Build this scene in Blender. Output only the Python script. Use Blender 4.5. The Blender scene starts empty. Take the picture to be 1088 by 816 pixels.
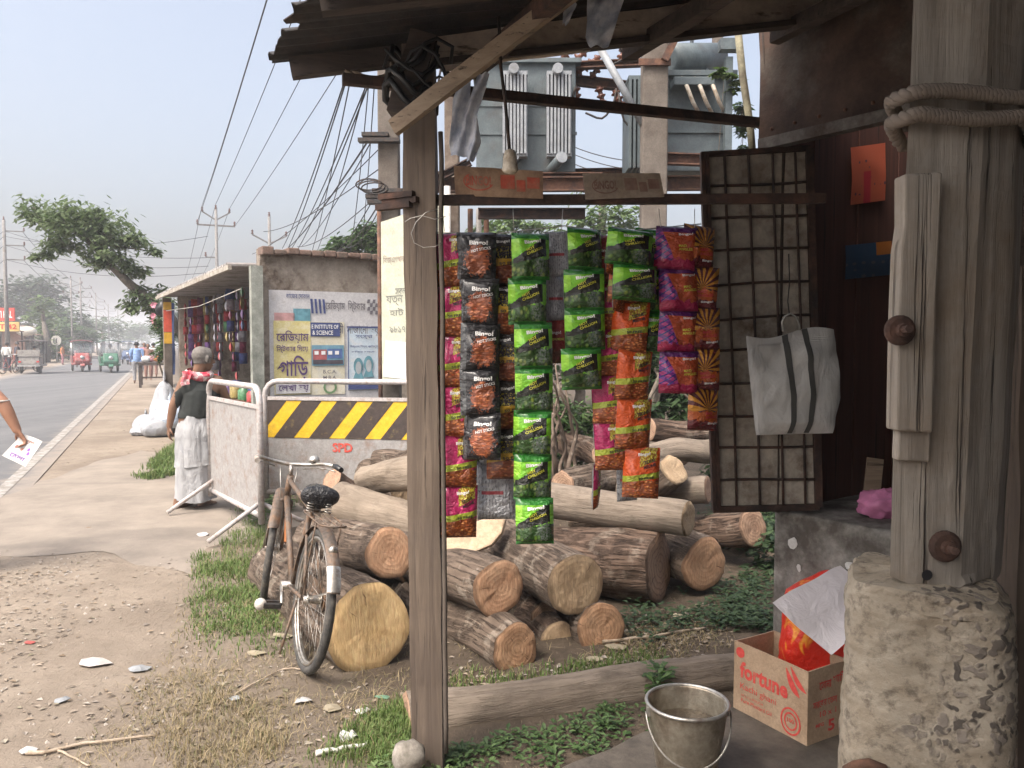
import bpy, math, random
import numpy as np
from math import sin, cos, pi, radians as R, sqrt, atan2
from mathutils import Vector as V, Matrix, Quaternion, noise
random.seed(7)
SC = bpy.context.scene
COL = SC.collection
F, H = 850.0, 1.55
PT = math.atan(43/850)
cp, sp = cos(PT), sin(PT)

def P(px, py, Y):
    """the world point at depth Y that the photograph shows at pixel px, py"""
    xr, yr = (px-544)/F, (408-py)/F
    dx, dy, dz = xr, cp+yr*sp, -sp+yr*cp
    t = Y/dy
    return V((dx*t, Y, H+dz*t))
def G(px, py):
    """the point of the flat ground seen at a pixel"""
    xr, yr = (px-544)/F, (408-py)/F
    dx, dy, dz = xr, cp+yr*sp, -sp+yr*cp
    t = -H/dz
    return V((dx*t, dy*t, 0))
RD = V((-.402, .916, 0)); RN = V((.916, .402, 0))     # along the road, and across it to the right
def UV2(u, v, z=0): return RD*u + RN*v + V((0, 0, z))
def rnd(a, b): return random.uniform(a, b)
def nz(p, s=1.0): return noise.noise(V(p)*s)

# ---------------------------------------------------------------- objects
def tag(o, label=None, cat=None, group=None, kind=None):
    if label: o['label'] = label
    if cat: o['category'] = cat
    if group: o['group'] = group
    if kind: o['kind'] = kind
    return o
def thing(name, label, cat, loc=(0, 0, 0), group=None):
    o = bpy.data.objects.new(name, None); COL.objects.link(o)
    o.location = loc; o.empty_display_size = .1
    return tag(o, label, cat, group, 'thing')
def adopt(o, parent):
    if parent is not None:
        o.parent = parent
        if parent.type == 'EMPTY':
            o.matrix_parent_inverse = Matrix.Translation(-V(parent.location))
    return o
def kids(o): return [c for c in COL.objects if c.parent == o]
def copy_tree(o, parent=None):
    ch = kids(o)
    c = o.copy(); COL.objects.link(c)
    if parent is not None: c.parent = parent
    for k in ch: copy_tree(k, c)
    return c

class MB:
    def __init__(s): s.v = []; s.f = []; s.m = []; s.uv = []; s.sm = []
    def add(s, vs, fs, mi=0, uvs=None, smooth=False):
        b = len(s.v); s.v += [tuple(x) for x in vs]
        for i, f in enumerate(fs):
            s.f.append([b+j for j in f]); s.m.append(mi); s.sm.append(smooth)
            s.uv.append(uvs[i] if uvs else [(0, 0)]*len(f))
        return s
    def box(s, c, size, rot=None, mi=0):
        x, y, z = [k/2 for k in size]
        M = rot if isinstance(rot, Matrix) else Matrix.Rotation(rot or 0, 3, 'Z')
        c = V(c)
        p = [c + M @ V((a*x, b*y, d*z)) for d in (-1, 1) for b in (-1, 1) for a in (-1, 1)]
        return s.hexa(p, mi)
    def hexa(s, p, mi=0):
        return s.add(p, [(0, 2, 3, 1), (4, 5, 7, 6), (0, 1, 5, 4), (2, 6, 7, 3), (0, 4, 6, 2), (1, 3, 7, 5)], mi)
    def bar(s, a, b, w, h, up=(0, 0, 1), mi=0, w2=None, h2=None):
        """a rectangular bar from a to b; w across, h along up"""
        a, b = V(a), V(b); d = (b-a).normalized(); x = d.cross(V(up)).normalized(); z = x.cross(d)
        w2 = w if w2 is None else w2; h2 = h if h2 is None else h2
        p = []
        for q, ww, hh in ((a, w, h), (b, w2, h2)):
            p += [q - x*ww/2 - z*hh/2, q + x*ww/2 - z*hh/2, q - x*ww/2 + z*hh/2, q + x*ww/2 + z*hh/2]
        return s.hexa(p, mi)
    def rough_bar(s, a, b, w, h, up=(0, 0, 1), mi=0, amp=.004, seg=14, freq=6, seed=0):
        """a hewn bar: many rings, wavering faces"""
        a, b = V(a), V(b); d = (b-a).normalized(); x = d.cross(V(up)).normalized(); z = x.cross(d)
        vs, fs = [], []
        prof = [(-1, -1), (-.5, -1), (0, -1), (.5, -1), (1, -1), (1, -.5), (1, 0), (1, .5), (1, 1), (.5, 1), (0, 1), (-.5, 1), (-1, 1), (-1, .5), (-1, 0), (-1, -.5)]
        n = len(prof)
        for i in range(seg+1):
            q = a.lerp(b, i/seg)
            for (u, v) in prof:
                p = q + x*u*w/2*(.97 if abs(u) == 1 and abs(v) == 1 else 1) + z*v*h/2*(.97 if abs(u) == 1 and abs(v) == 1 else 1)
                k = V((seed*3.1, seed, 0))
                p += (x*nz(p*freq+k) + z*nz(p*freq+k+V((7, 3, 1))))*amp
                vs.append(p)
        for i in range(seg):
            for j in range(n):
                fs.append((i*n+j, i*n+(j+1) % n, (i+1)*n+(j+1) % n, (i+1)*n+j))
        fs.append(tuple(range(n))[::-1]); fs.append(tuple(range(seg*n, seg*n+n)))
        return s.add(vs, fs, mi)
    def tube(s, pts, r, n=8, mi=0, caps=True, smooth=True, closed=False, flat=1.0):
        pts = [V(p) for p in pts]; k = len(pts)
        rs = r if isinstance(r, (list, tuple)) else [r]*k
        vs, fs = [], []
        t = (pts[1]-pts[0]).normalized()
        x = t.cross(V((0, 0, 1)))
        if x.length < .05: x = t.cross(V((0, 1, 0)))
        x.normalize()
        for i, p in enumerate(pts):
            if closed: tt = (pts[(i+1) % k]-pts[i-1])
            else: tt = pts[min(i+1, k-1)]-pts[max(i-1, 0)]
            if tt.length > 1e-9: t = tt.normalized()
            x = (x - t*x.dot(t))
            if x.length < 1e-6: x = t.orthogonal()
            x.normalize(); y = t.cross(x)
            for j in range(n):
                a = 2*pi*j/n
                vs.append(p + x*cos(a)*rs[i] + y*sin(a)*rs[i]*flat)
        for i in range(k if closed else k-1):
            for j in range(n):
                i2 = (i+1) % k
                fs.append((i*n+j, i*n+(j+1) % n, i2*n+(j+1) % n, i2*n+j))
        s.add(vs, fs, mi, smooth=smooth)
        if caps and not closed:
            b = len(s.v)-k*n
            for f in (list(range(b, b+n))[::-1], list(range(b+(k-1)*n, b+k*n))):
                s.f.append(f); s.m.append(mi); s.sm.append(False); s.uv.append([(0, 0)]*n)
        return s
    def lathe(s, prof, c=(0, 0, 0), n=20, M=None, mi=0, smooth=True):
        c = V(c); M = M or Matrix.Identity(3); vs, fs = [], []
        for (r, z) in prof:
            for j in range(n):
                a = 2*pi*j/n; vs.append(c + M @ V((r*cos(a), r*sin(a), z)))
        for i in range(len(prof)-1):
            for j in range(n):
                fs.append((i*n+j, i*n+(j+1) % n, (i+1)*n+(j+1) % n, (i+1)*n+j))
        return s.add(vs, fs, mi, smooth=smooth)
    def cyl(s, a, b, r, n=16, mi=0, smooth=True): return s.tube([a, b], r, n, mi, True, smooth)
    def ball(s, c, r, n=10, mi=0, sc=(1, 1, 1)):
        c = V(c); prof = [(max(1e-4, sin(pi*i/n))*r, -cos(pi*i/n)*r) for i in range(n+1)]
        return s.lathe(prof, c, n*2, Matrix.Diagonal(V(sc)), mi)
    def grid(s, fn, nu, nv, mi=0, smooth=True, wrapu=False):
        vs = [fn(i/nu, j/nv) for j in range(nv+1) for i in range(nu+1)]
        fs, uv = [], []
        w = nu+1
        for j in range(nv):
            for i in range(nu):
                fs.append((j*w+i, j*w+i+1, (j+1)*w+i+1, (j+1)*w+i))
                uv.append([(i/nu, j/nv), ((i+1)/nu, j/nv), ((i+1)/nu, (j+1)/nv), (i/nu, (j+1)/nv)])
        return s.add(vs, fs, mi, uv, smooth)
    def slab(s, fn, nu, nv, th, mi=0, smooth=True):
        """a sheet with thickness: fn gives the front; the back is th behind it along its normal"""
        pts = [[V(fn(i/nu, j/nv)) for i in range(nu+1)] for j in range(nv+1)]
        du = pts[0][nu]-pts[0][0]; dv = pts[nv][0]-pts[0][0]; nn = du.cross(dv).normalized()*th
        s.grid(lambda u, v: pts[round(v*nv)][round(u*nu)], nu, nv, mi, smooth)
        s.grid(lambda u, v: pts[round(v*nv)][nu-round(u*nu)]-nn, nu, nv, mi, smooth)
        ring = [pts[0][i] for i in range(nu+1)] + [pts[j][nu] for j in range(1, nv+1)] + [pts[nv][i] for i in range(nu-1, -1, -1)] + [pts[j][0] for j in range(nv-1, 0, -1)]
        k = len(ring); vs = ring + [p-nn for p in ring]
        return s.add(vs, [(i+k, (i+1) % k+k, (i+1) % k, i) for i in range(k)], mi)
    def prism(s, poly, a, b, mi=0):
        """poly: list of points; extruded by vector from a offset to b offset (vectors)"""
        a, b = V(a), V(b); k = len(poly)
        vs = [V(p)+a for p in poly]+[V(p)+b for p in poly]
        fs = [tuple(range(k))[::-1], tuple(range(k, 2*k))]+[(i, (i+1) % k, (i+1) % k+k, i+k) for i in range(k)]
        return s.add(vs, fs, mi)
    def text(s, body, fn, mi=0, w=None, h=None, x0=0, y0=0, bold=0):
        """lettering: its flat outline, scaled to width w / height h at x0,y0, laid on a surface by fn(x, y)"""
        vs, fs = text_mesh(body, bold)
        xs = [p[0] for p in vs]; ys = [p[1] for p in vs]
        ax, bx, ay, by = min(xs), max(xs), min(ys), max(ys)
        kx = w/(bx-ax) if w else None; ky = h/(by-ay) if h else None
        kx = kx or ky; ky = ky or kx
        return s.add([fn(x0+(p[0]-ax)*kx, y0+(p[1]-ay)*ky) for p in vs], fs, mi)
    def build(s, name, mats, parent=None, label=None, cat=None, group=None, kind=None, bevel=0):
        me = bpy.data.meshes.new(name)
        me.from_pydata(s.v, [], s.f)
        for m in (mats if isinstance(mats, (list, tuple)) else [mats]): me.materials.append(m)
        n = len(s.f)
        me.polygons.foreach_set('material_index', s.m)
        me.polygons.foreach_set('use_smooth', s.sm)
        ul = me.uv_layers.new(name='UVMap')
        ul.data.foreach_set('uv', [c for f in s.uv for q in f for c in q])
        me.update()
        o = bpy.data.objects.new(name, me); COL.objects.link(o)
        adopt(o, parent)
        if bevel:
            b = o.modifiers.new('bevel', 'BEVEL'); b.width = bevel; b.segments = 2; b.limit_method = 'ANGLE'; b.angle_limit = R(40)
        return tag(o, label, cat, group, kind)

_T = {}
def text_mesh(body, bold=0):
    k = (body, bold)
    if k not in _T:
        c = bpy.data.curves.new('lettering', 'FONT'); c.body = body; c.size = 1; c.resolution_u = 2; c.offset = bold
        o = bpy.data.objects.new('lettering', c); COL.objects.link(o)
        me = bpy.data.meshes.new_from_object(o.evaluated_get(bpy.context.evaluated_depsgraph_get()))
        _T[k] = ([tuple(v.co) for v in me.vertices], [tuple(p.vertices) for p in me.polygons])
        bpy.data.objects.remove(o); bpy.data.curves.remove(c); bpy.data.meshes.remove(me)
    return _T[k]
def plane_fn(o, x, y, off=0):
    """surface coordinates to world on a flat face with corner o and unit axes x, y"""
    o, x, y = V(o), V(x), V(y); n = x.cross(y).normalized()*off
    return lambda a, b: o + x*a + y*b + n

# ---------------------------------------------------------------- materials
class NT:
    def __init__(s, name):
        s.mat = bpy.data.materials.new(name); s.mat.use_nodes = True
        s.t = s.mat.node_tree; s.t.nodes.clear()
        s.out = s.t.nodes.new('ShaderNodeOutputMaterial'); s.b = s.t.nodes.new('ShaderNodeBsdfPrincipled')
        s.t.links.new(s.b.outputs[0], s.out.inputs[0])
    def put(s, sock, val):
        if isinstance(val, bpy.types.NodeSocket): s.t.links.new(val, sock)
        elif val is not None:
            if hasattr(sock.default_value, '__len__') and not isinstance(val, (int, float)):
                val = tuple(val); n = len(sock.default_value)
                sock.default_value = (val+(1,))[:n] if len(val) < n else val[:n]
            elif hasattr(sock.default_value, '__len__'): sock.default_value = [val]*len(sock.default_value)
            else: sock.default_value = val
    def n(s, typ, ins=None, **props):
        nd = s.t.nodes.new('ShaderNode'+typ)
        for k, v in props.items(): setattr(nd, k, v)
        for k, v in (ins or {}).items(): s.put(nd.inputs[k], v)
        return nd
    def obj(s): return s.n('TexCoord').outputs['Object']
    def uv(s): return s.n('TexCoord').outputs['UV']
    def map(s, vec, scale=(1, 1, 1), rot=(0, 0, 0), loc=(0, 0, 0)):
        return s.n('Mapping', {'Vector': vec, 'Scale': scale, 'Rotation': rot, 'Location': loc}).outputs[0]
    def noise(s, vec, scale, detail=4, rough=.55, dist=0, out=0):
        return s.n('TexNoise', {'Vector': vec, 'Scale': scale, 'Detail': detail, 'Roughness': rough, 'Distortion': dist}).outputs[out]
    def vor(s, vec, scale, feature='F1', out=0, rnd=1):
        return s.n('TexVoronoi', {'Vector': vec, 'Scale': scale, 'Randomness': rnd}, feature=feature).outputs[out]
    def ramp(s, fac, stops, interp='LINEAR'):
        nd = s.n('ValToRGB', {0: fac}); cr = nd.color_ramp; cr.interpolation = interp
        while len(cr.elements) < len(stops): cr.elements.new(.5)
        for e, (p, c) in zip(cr.elements, stops):
            e.position = p; e.color = (c, c, c, 1) if isinstance(c, (int, float)) else tuple(c)+(1,)
        return nd.outputs[0]
    def mix(s, fac, a, b, blend='MIX'):
        nd = s.n('Mix', data_type='RGBA', blend_type=blend); nd.clamp_factor = True
        s.put(nd.inputs[0], fac); s.put(nd.inputs[6], a); s.put(nd.inputs[7], b)
        return nd.outputs[2]
    def math(s, op, a, b=0, c=None):
        d = {0: a, 1: b}
        if c is not None: d[2] = c
        return s.n('Math', d, operation=op).outputs[0]
    def sep(s, v): return s.n('SeparateXYZ', {0: v}).outputs
    def comb(s, x, y, z=0): return s.n('CombineXYZ', {0: x, 1: y, 2: z}).outputs[0]
    def bump(s, h, strength=.5, dist=.01):
        s.put(s.b.inputs['Normal'], s.n('Bump', {'Height': h, 'Strength': strength, 'Distance': dist}).outputs[0])
    def fin(s, col, rough=.8, metal=0, spec=None, **kw):
        s.put(s.b.inputs['Base Color'], col); s.put(s.b.inputs['Roughness'], rough); s.put(s.b.inputs['Metallic'], metal)
        if spec is not None: s.put(s.b.inputs['Specular IOR Level'], spec)
        for k, v in kw.items(): s.put(s.b.inputs[k], v)
        return s.mat

def flat(name, col, rough=.7, metal=0, var=.25, scale=14, bump=.15):
    """paint or cloth: one colour, faint uneven wear"""
    s = NT(name); o = s.obj(); a = s.noise(o, scale, 5); c = V(col)
    col2 = s.ramp(a, [(.3, c*(1-var)), (.7, [min(1, x*(1+var*.5)) for x in c])])
    s.bump(s.noise(o, scale*6, 3), bump, .004)
    return s.fin(col2, rough, metal)
def worn(name, c1, c2, stain, scale=5, rough=.85, stain_at=.55, bump=.4, metal=0, fine=60, soft=.12, stretch=(1, 1, 1)):
    """two tones in patches with a third colour in blotches over them"""
    s = NT(name); o = s.map(s.obj(), stretch)
    base = s.mix(s.ramp(s.noise(o, scale*2.3, 6), [(.35, 0), (.65, 1)]), c1, c2)
    st = s.ramp(s.noise(s.map(o, loc=(3, 7, 1)), scale, 8, .65), [(stain_at-soft, 0), (stain_at+soft, 1)])
    col = s.mix(st, base, stain)
    f = s.noise(o, fine, 5, .7)
    col = s.mix(.35, col, s.ramp(f, [(.3, .25), (.7, .75)]), 'OVERLAY')
    s.bump(s.math('ADD', f, s.math('MULTIPLY', st, .4)), bump, .01)
    return s.fin(col, rough, metal)
def wood(name, c1, c2, dark, axis='Z', grain=26, rough=.85, bump=.5, weather=None):
    """sawn or weathered wood, grain along an axis"""
    s = NT(name); o = s.obj(); k = {'X': (.05, 1, 1), 'Y': (1, .05, 1), 'Z': (1, 1, .05)}[axis]
    g = s.noise(s.map(o, k), grain, 8, .65, .6)
    col = s.mix(s.ramp(g, [(.3, 0), (.7, 1)]), c1, c2)
    cr = s.ramp(s.noise(s.map(o, [x*1.0 if x == 1 else .025 for x in k]), grain*2.2, 4, .6), [(.30, 1), (.40, 0)])
    col = s.mix(cr, col, dark)
    if weather is not None:
        col = s.mix(s.ramp(s.noise(o, 4, 7, .7), [(.45, 0), (.7, .8)]), col, weather)
    s.bump(s.math('SUBTRACT', g, cr), bump, .006)
    return s.fin(col, rough)
def leafmat(name, cols, rough=.55, trans=.25):
    s = NT(name); g = s.n('NewGeometry')
    r = g.outputs['Random Per Island']
    col = s.ramp(r, [(i/(len(cols)-1) if len(cols) > 1 else 0, c) for i, c in enumerate(cols)])
    s.fin(col, rough)
    tr = s.n('BsdfTranslucent', {'Color': col})
    mx = s.n('MixShader', {0: trans})
    s.t.links.new(s.b.outputs[0], mx.inputs[1]); s.t.links.new(tr.outputs[0], mx.inputs[2])
    s.t.links.new(mx.outputs[0], s.out.inputs[0])
    return s.mat

# ---------------------------------------------------------------- camera, world, light
SC.render.engine = 'CYCLES'
cd = bpy.data.cameras.new('camera'); cam = bpy.data.objects.new('camera', cd); COL.objects.link(cam)
cam.location = (0, 0, H); cam.rotation_euler = (pi/2-PT, 0, 0)
cd.sensor_width = 36; cd.lens = 36*F/1088; cd.clip_start = .05; cd.clip_end = 3000
SC.camera = cam
SUN_EL, SUN_AZ = R(56), R(-138)          # azimuth from +Y (the view) clockwise: the sun stands high to the left
wd = bpy.data.worlds.new('World'); SC.world = wd; wd.use_nodes = True
wt = wd.node_tree; bg = wt.nodes['Background']
sky = wt.nodes.new('ShaderNodeTexSky'); sky.sky_type = 'NISHITA'; sky.sun_disc = False
sky.sun_elevation = SUN_EL; sky.sun_rotation = SUN_AZ; sky.air_density = 1.0; sky.dust_density = 9.0; sky.ozone_density = 1.2
hs = wt.nodes.new('ShaderNodeHueSaturation'); hs.inputs['Saturation'].default_value = .68
wt.links.new(sky.outputs[0], hs.inputs['Color']); wt.links.new(hs.outputs[0], bg.inputs[0]); bg.inputs[1].default_value = .15
sl = bpy.data.lights.new('sun', 'SUN'); sl.energy = 1.0; sl.angle = R(20); sl.color = (1, .94, .85)
so = bpy.data.objects.new('sun', sl); COL.objects.link(so); so.location = (-20, 0, 40)
sdir = V((sin(SUN_AZ)*cos(SUN_EL), cos(SUN_AZ)*cos(SUN_EL), sin(SUN_EL)))
so.rotation_euler = sdir.to_track_quat('Z', 'Y').to_euler()
vs_ = SC.view_settings; vs_.view_transform = 'Standard'; vs_.look = 'None'; vs_.gamma = 1; vs_.use_curve_mapping = False
vs_.exposure = 1.25
SC.cycles.use_denoising = True
SC.cycles.max_bounces = 7; SC.cycles.diffuse_bounces = 3; SC.cycles.glossy_bounces = 3; SC.cycles.transmission_bounces = 4
SC.cycles.volume_bounces = 1; SC.cycles.transparent_max_bounces = 8
SC.cycles.sample_clamp_indirect = 6

# air
s = NT('haze_air')
for l in list(s.t.links): s.t.links.remove(l)
s.t.nodes.remove(s.b)
pv = s.n('VolumePrincipled', {'Color': (.93, .95, 1.0), 'Density': .0024, 'Anisotropy': .2})
s.t.links.new(pv.outputs[0], s.out.inputs['Volume'])
MB().box((0, 330, 8.9), (1400, 900, 19.8)).build('haze', s.mat, kind='stuff', label='pale hazy air over the road')
# ---------------------------------------------------------------- ground, road
def v_of(p): return p[0]*RN[0]+p[1]*RN[1]
def ground_mat():
    s = NT('dirt'); o = s.obj()
    sx = s.sep(o)
    v = s.math('ADD', s.math('MULTIPLY', sx[0], RN[0]), s.math('MULTIPLY', sx[1], RN[1]))
    big = s.noise(o, .8, 7, .65); mid = s.noise(o, 4.5, 10, .78); fine = s.noise(o, 45, 6, .75)
    dust = s.mix(s.ramp(mid, [(.3, 0), (.7, 1)]), (.22, .178, .138), (.32, .270, .216))
    dust = s.mix(s.ramp(big, [(.42, 0), (.62, .75)]), dust, (.170, .136, .106))
    soil = s.mix(s.ramp(mid, [(.35, 0), (.65, 1)]), (.052, .040, .030), (.125, .096, .070))
    # the trodden shoulder is dusty, the plot on its right is dark soil with leaf mould
    k = s.ramp(s.math('ADD', s.math('MULTIPLY', v, .33), s.math('MULTIPLY', s.math('SUBTRACT', mid, .5), .55)), [(.0, 0), (.32, 1)])
    col = s.mix(k, dust, soil)
    speck = s.ramp(s.vor(o, 26), [(.03, 1), (.075, 0)])
    col = s.mix(s.math('MULTIPLY', speck, .5), col, (.33, .29, .25))
    dk = s.ramp(s.noise(s.map(o, loc=(9, 2, 0)), 16, 6, .7), [(.60, 0), (.72, .7)])
    col = s.mix(dk, col, (.05, .04, .03))
    straw = s.ramp(s.noise(s.map(o, (1, .12, 1), rot=(0, 0, .7)), 60, 3, .6), [(.62, 0), (.70, .55)])
    straw2 = s.ramp(s.noise(s.map(o, (.12, 1, 1), rot=(0, 0, .3)), 60, 3, .6), [(.63, 0), (.71, .55)])
    col = s.mix(s.math('MULTIPLY', s.math('MAXIMUM', straw, straw2), s.ramp(k, [(0, .25), (1, 1)])), col, (.27, .215, .145))
    tr = s.noise(s.map(o, (1, .2, 1), rot=(0, 0, -.41)), 4, 4, .6)
    s.bump(s.math('ADD', s.math('ADD', mid, s.math('MULTIPLY', fine, .35)), s.math('MULTIPLY', s.math('ADD', straw, tr), .3)), .7, .03)
    return s.fin(col, .95, spec=.2)
DIRT = ground_mat()
def gz(x, y):
    """height of the near ground: low bumps away from the road"""
    v = v_of((x, y)); d = sqrt(x*x+y*y)
    k = min(1, max(0, (v+.9)/1.2))*max(0, 1-d/26)
    u_ = x*RD[0]+y*RD[1]; k3 = max(0, 1-d/14)*min(1, max(0, (v+1.25)/.2))*max(0, min(1, (1.2-v)/.5))
    rut = .016*noise.noise(V((v*3.2, u_*.35, 8)))+.010*noise.noise(V((v*9, u_*.9, 2)))
    return k3*rut + k*(.018*noise.noise(V((x*1.3, y*1.3, 0)))+.010*noise.noise(V((x*4.2, y*4.2, 3)))) - .004*(1-k)
g = MB()
def sp_axis(a, b, lo, hi, step, grow=1.35):
    xs = []; x = lo
    while x < hi: xs.append(x); x += step
    xs.append(hi); d = step
    while xs[-1] < b: d *= grow; xs.append(min(b, xs[-1]+d))
    d = step
    while xs[0] > a: d *= grow; xs.insert(0, max(a, xs[0]-d))
    return xs
gx = sp_axis(-640, 640, -5.5, 3, .11); gy = sp_axis(-90, 740, 1.5, 11, .11)
nx = len(gx)
g.add([(x, y, gz(x, y)) for y in gy for x in gx], [(j*nx+i, j*nx+i+1, (j+1)*nx+i+1, (j+1)*nx+i) for j in range(len(gy)-1) for i in range(nx-1)], smooth=True)
g.build('ground', DIRT, kind='structure', label='dusty dirt ground beside the road')

s = NT('asphalt'); o = s.obj(); sx = s.sep(o)
v = s.math('ADD', s.math('MULTIPLY', sx[0], RN[0]), s.math('MULTIPLY', sx[1], RN[1]))
a = s.noise(o, 2.2, 7, .7); b = s.noise(o, 90, 4, .7)
tracks = s.noise(s.map(o, (1, .03, 1), rot=(0, 0, -.414)), 1.1, 4, .6)
col = s.mix(s.ramp(a, [(.3, 0), (.7, 1)]), (.085, .086, .09), (.125, .124, .123))
col = s.mix(s.ramp(tracks, [(.4, 0), (.65, .55)]), col, (.155, .152, .15))
edge = s.ramp(s.math('ADD', s.math('ADD', v, 1.75), s.math('MULTIPLY', s.math('SUBTRACT', a, .5), 1.3)), [(0, 0), (.45, 1)])
edge2 = s.ramp(s.math('ADD', s.math('SUBTRACT', -6.1, v), s.math('MULTIPLY', s.math('SUBTRACT', a, .5), 1.6)), [(0, 0), (.6, 1)])
col = s.mix(s.math('MAXIMUM', edge, edge2), col, (.235, .20, .168))
col = s.mix(.3, col, s.ramp(b, [(.3, .3), (.7, .7)]), 'OVERLAY')
s.bump(b, .4, .006)
ASPH = s.fin(col, .85)
RL, RR = -6.9, -1.3
r_ = MB(); us = [-60, -20, -8, 0, 4, 8, 12, 20, 40, 80, 160, 320, 700]
r_.slab(lambda a_, b_: UV2(us[round(b_*12)], RL+(RR-RL)*a_, .008), 8, 12, .06, 0, False)
r_.build('road', ASPH, kind='structure', label='grey asphalt road running off into the haze')
s = NT('road_paint'); o = s.obj()
wv = s.ramp(s.noise(o, 7, 7, .75), [(.42, 0), (.58, 1)])
LINE = s.fin(s.mix(wv, (.33, .315, .29), (.19, .165, .142)), .8)
l_ = MB(); l_.grid(lambda a_, b_: UV2(-30+b_*560, -1.62+.13*a_, .0125), 1, 40, smooth=False)
l_.build('road_line', LINE, kind='structure', label='worn white edge line of the road')
# far verge on the other side of the road and the paved mouth of the yard
s = NT('yard_paving'); o = s.obj(); a = s.noise(o, 1.7, 8, .7)
col = s.ramp(a, [(.3, (.165, .140, .115)), (.5, (.225, .190, .156)), (.7, (.285, .242, .196))])
tr = s.ramp(s.noise(s.map(o, (.35, 1.6, 1), rot=(0, 0, -.35)), 1.3, 3, .5), [(.56, 0), (.64, .3)])
col = s.mix(tr, col, (.11, .096, .083))
s.bump(s.noise(o, 40, 5, .7), .4, .01)
YARD = s.fin(col, .9)
d = MB(); ed = [(-40, 531), (40, 512), (100, 490), (150, 478), (190, 488), (260, 520), (320, 535), (330, 556), (250, 580), (212, 592), (205, 612), (180, 604), (120, 590), (40, 588), (-60, 590)]
pts = [G(x, y) for x, y in ed]; cc = G(150, 530)
ring = []
for i in range(len(pts)):
    p, q = pts[i], pts[(i+1) % len(pts)]
    for k in range(6):
        w = p.lerp(q, k/6); w = cc + (w-cc)*(1+.10*nz(w, 2.1)); ring.append(w)
vs = [cc+V((0, 0, .022))]; n = len(ring)
for k in (.35, .7, 1): vs += [(cc+(p-cc)*k).to_tuple()[:2]+((.02 if k < 1 else -.002)+max(0, gz(*(cc+(p-cc)*k).to_tuple()[:2])),) for p in ring]
fs = [(0, 1+i, 1+(i+1) % n) for i in range(n)]
for k in range(2): fs += [(1+k*n+i, 1+(k+1)*n+i, 1+(k+1)*n+(i+1) % n, 1+k*n+(i+1) % n) for i in range(n)]
d.add(vs, fs, smooth=True); d.build('yard_paving', YARD, kind='structure', label='worn grey concrete apron crossing the dirt shoulder')
# concrete floor under the stall
s = NT('stall_floor'); o = s.obj(); a = s.noise(o, 6, 8, .7)
col = s.ramp(a, [(.3, (.035, .030, .024)), (.5, (.085, .070, .056)), (.75, (.15, .128, .102))])
s.bump(s.noise(o, 30, 6, .7), .5, .012)
FLOORM = s.fin(col, .75)
d = MB()
fl = [G(596, 822), G(655, 798), G(700, 779), G(742, 764), G(775, 757), G(812, 752), G(870, 745), V((2.6, 3.9, 0)), V((2.6, 1.0, 0)), V((.15, 1.0, 0)), V((.12, 2.3, 0))]
rr = []
for i in range(len(fl)):
    for k in range(5):
        w = fl[i].lerp(fl[(i+1) % len(fl)], k/5); w += V((nz(w, 5), nz(w+V((5, 5, 5)), 5), 0))*.03; rr.append(w)
d.prism(rr, (0, 0, -.05), (0, 0, .028)); d.build('stall_floor', FLOORM, kind='structure', label='dark stained concrete floor of the stall', bevel=.012)
FZ = .028

# ---------------------------------------------------------------- shared materials
TIMBER = wood('grey_timber', (.17, .148, .125), (.40, .36, .31), (.03, .024, .02), 'Z', 22, weather=(.21, .155, .105), bump=1.0)
POSTW = wood('post_wood', (.075, .055, .042), (.19, .145, .11), (.018, .014, .011), 'Z', 30, weather=(.11, .085, .07))
LATHW = wood('lath_wood', (.20, .145, .10), (.36, .28, .20), (.05, .035, .025), 'X', 30)
DARKW = wood('dark_wood', (.035, .026, .022), (.085, .062, .05), (.01, .008, .007), 'X', 30)
PANELW = wood('red_brown_wood', (.055, .022, .016), (.13, .05, .035), (.012, .007, .006), 'Z', 14)
FASCIAW = wood('fascia_wood', (.46, .37, .29), (.60, .51, .42), (.06, .045, .035), 'X', 12, weather=(.17, .13, .105))
RUST = worn('rusted_steel', (.095, .045, .029), (.17, .085, .052), (.05, .032, .027), 9, .9, .55)
RUSTD = worn('dark_rust', (.05, .028, .022), (.10, .05, .034), (.022, .016, .014), 9, .85, .52)
RUSTSHEET = worn('rusted_sheet', (.040, .024, .018), (.085, .052, .038), (.13, .12, .10), 3, .9, .62)
TIN = worn('dark_tin', (.016, .014, .014), (.036, .030, .028), (.07, .04, .028), 6, .7, .62)  # near-black roof sheet with brown blotches
IRON = worn('black_iron', (.022, .02, .02), (.05, .044, .04), (.09, .05, .032), 18, .6, .6, metal=.4)
STEEL = worn('dull_steel', (.42, .40, .37), (.55, .53, .49), (.20, .13, .09), 12, .42, .66, bump=.15, metal=.85)
CONC = worn('grey_concrete', (.20, .19, .175), (.32, .30, .275), (.09, .08, .07), 5, .92, .56)
CONCP = worn('pole_concrete', (.105, .088, .073), (.165, .14, .118), (.09, .07, .055), 3, .92, .58)
STONE = worn('stone', (.20, .18, .155), (.31, .28, .245), (.10, .09, .07), 12, .92, .55)
BLACKP = flat('black_plastic', (.012, .012, .013), .4)
WHITEP = worn('dirty_white_paint', (.46, .43, .39), (.56, .53, .49), (.30, .20, .14), 14, .55, .68)
PAPER = worn('old_paper', (.46, .45, .43), (.55, .54, .52), (.36, .33, .29), 8, .85, .66, bump=.1)
WHITE = flat('white_ink', (.8, .8, .8), .5, var=.05)
BLACK = flat('black_ink', (.015, .015, .018), .6, var=.1)
RED = flat('red_ink', (.55, .03, .02), .6, var=.2)
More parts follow.
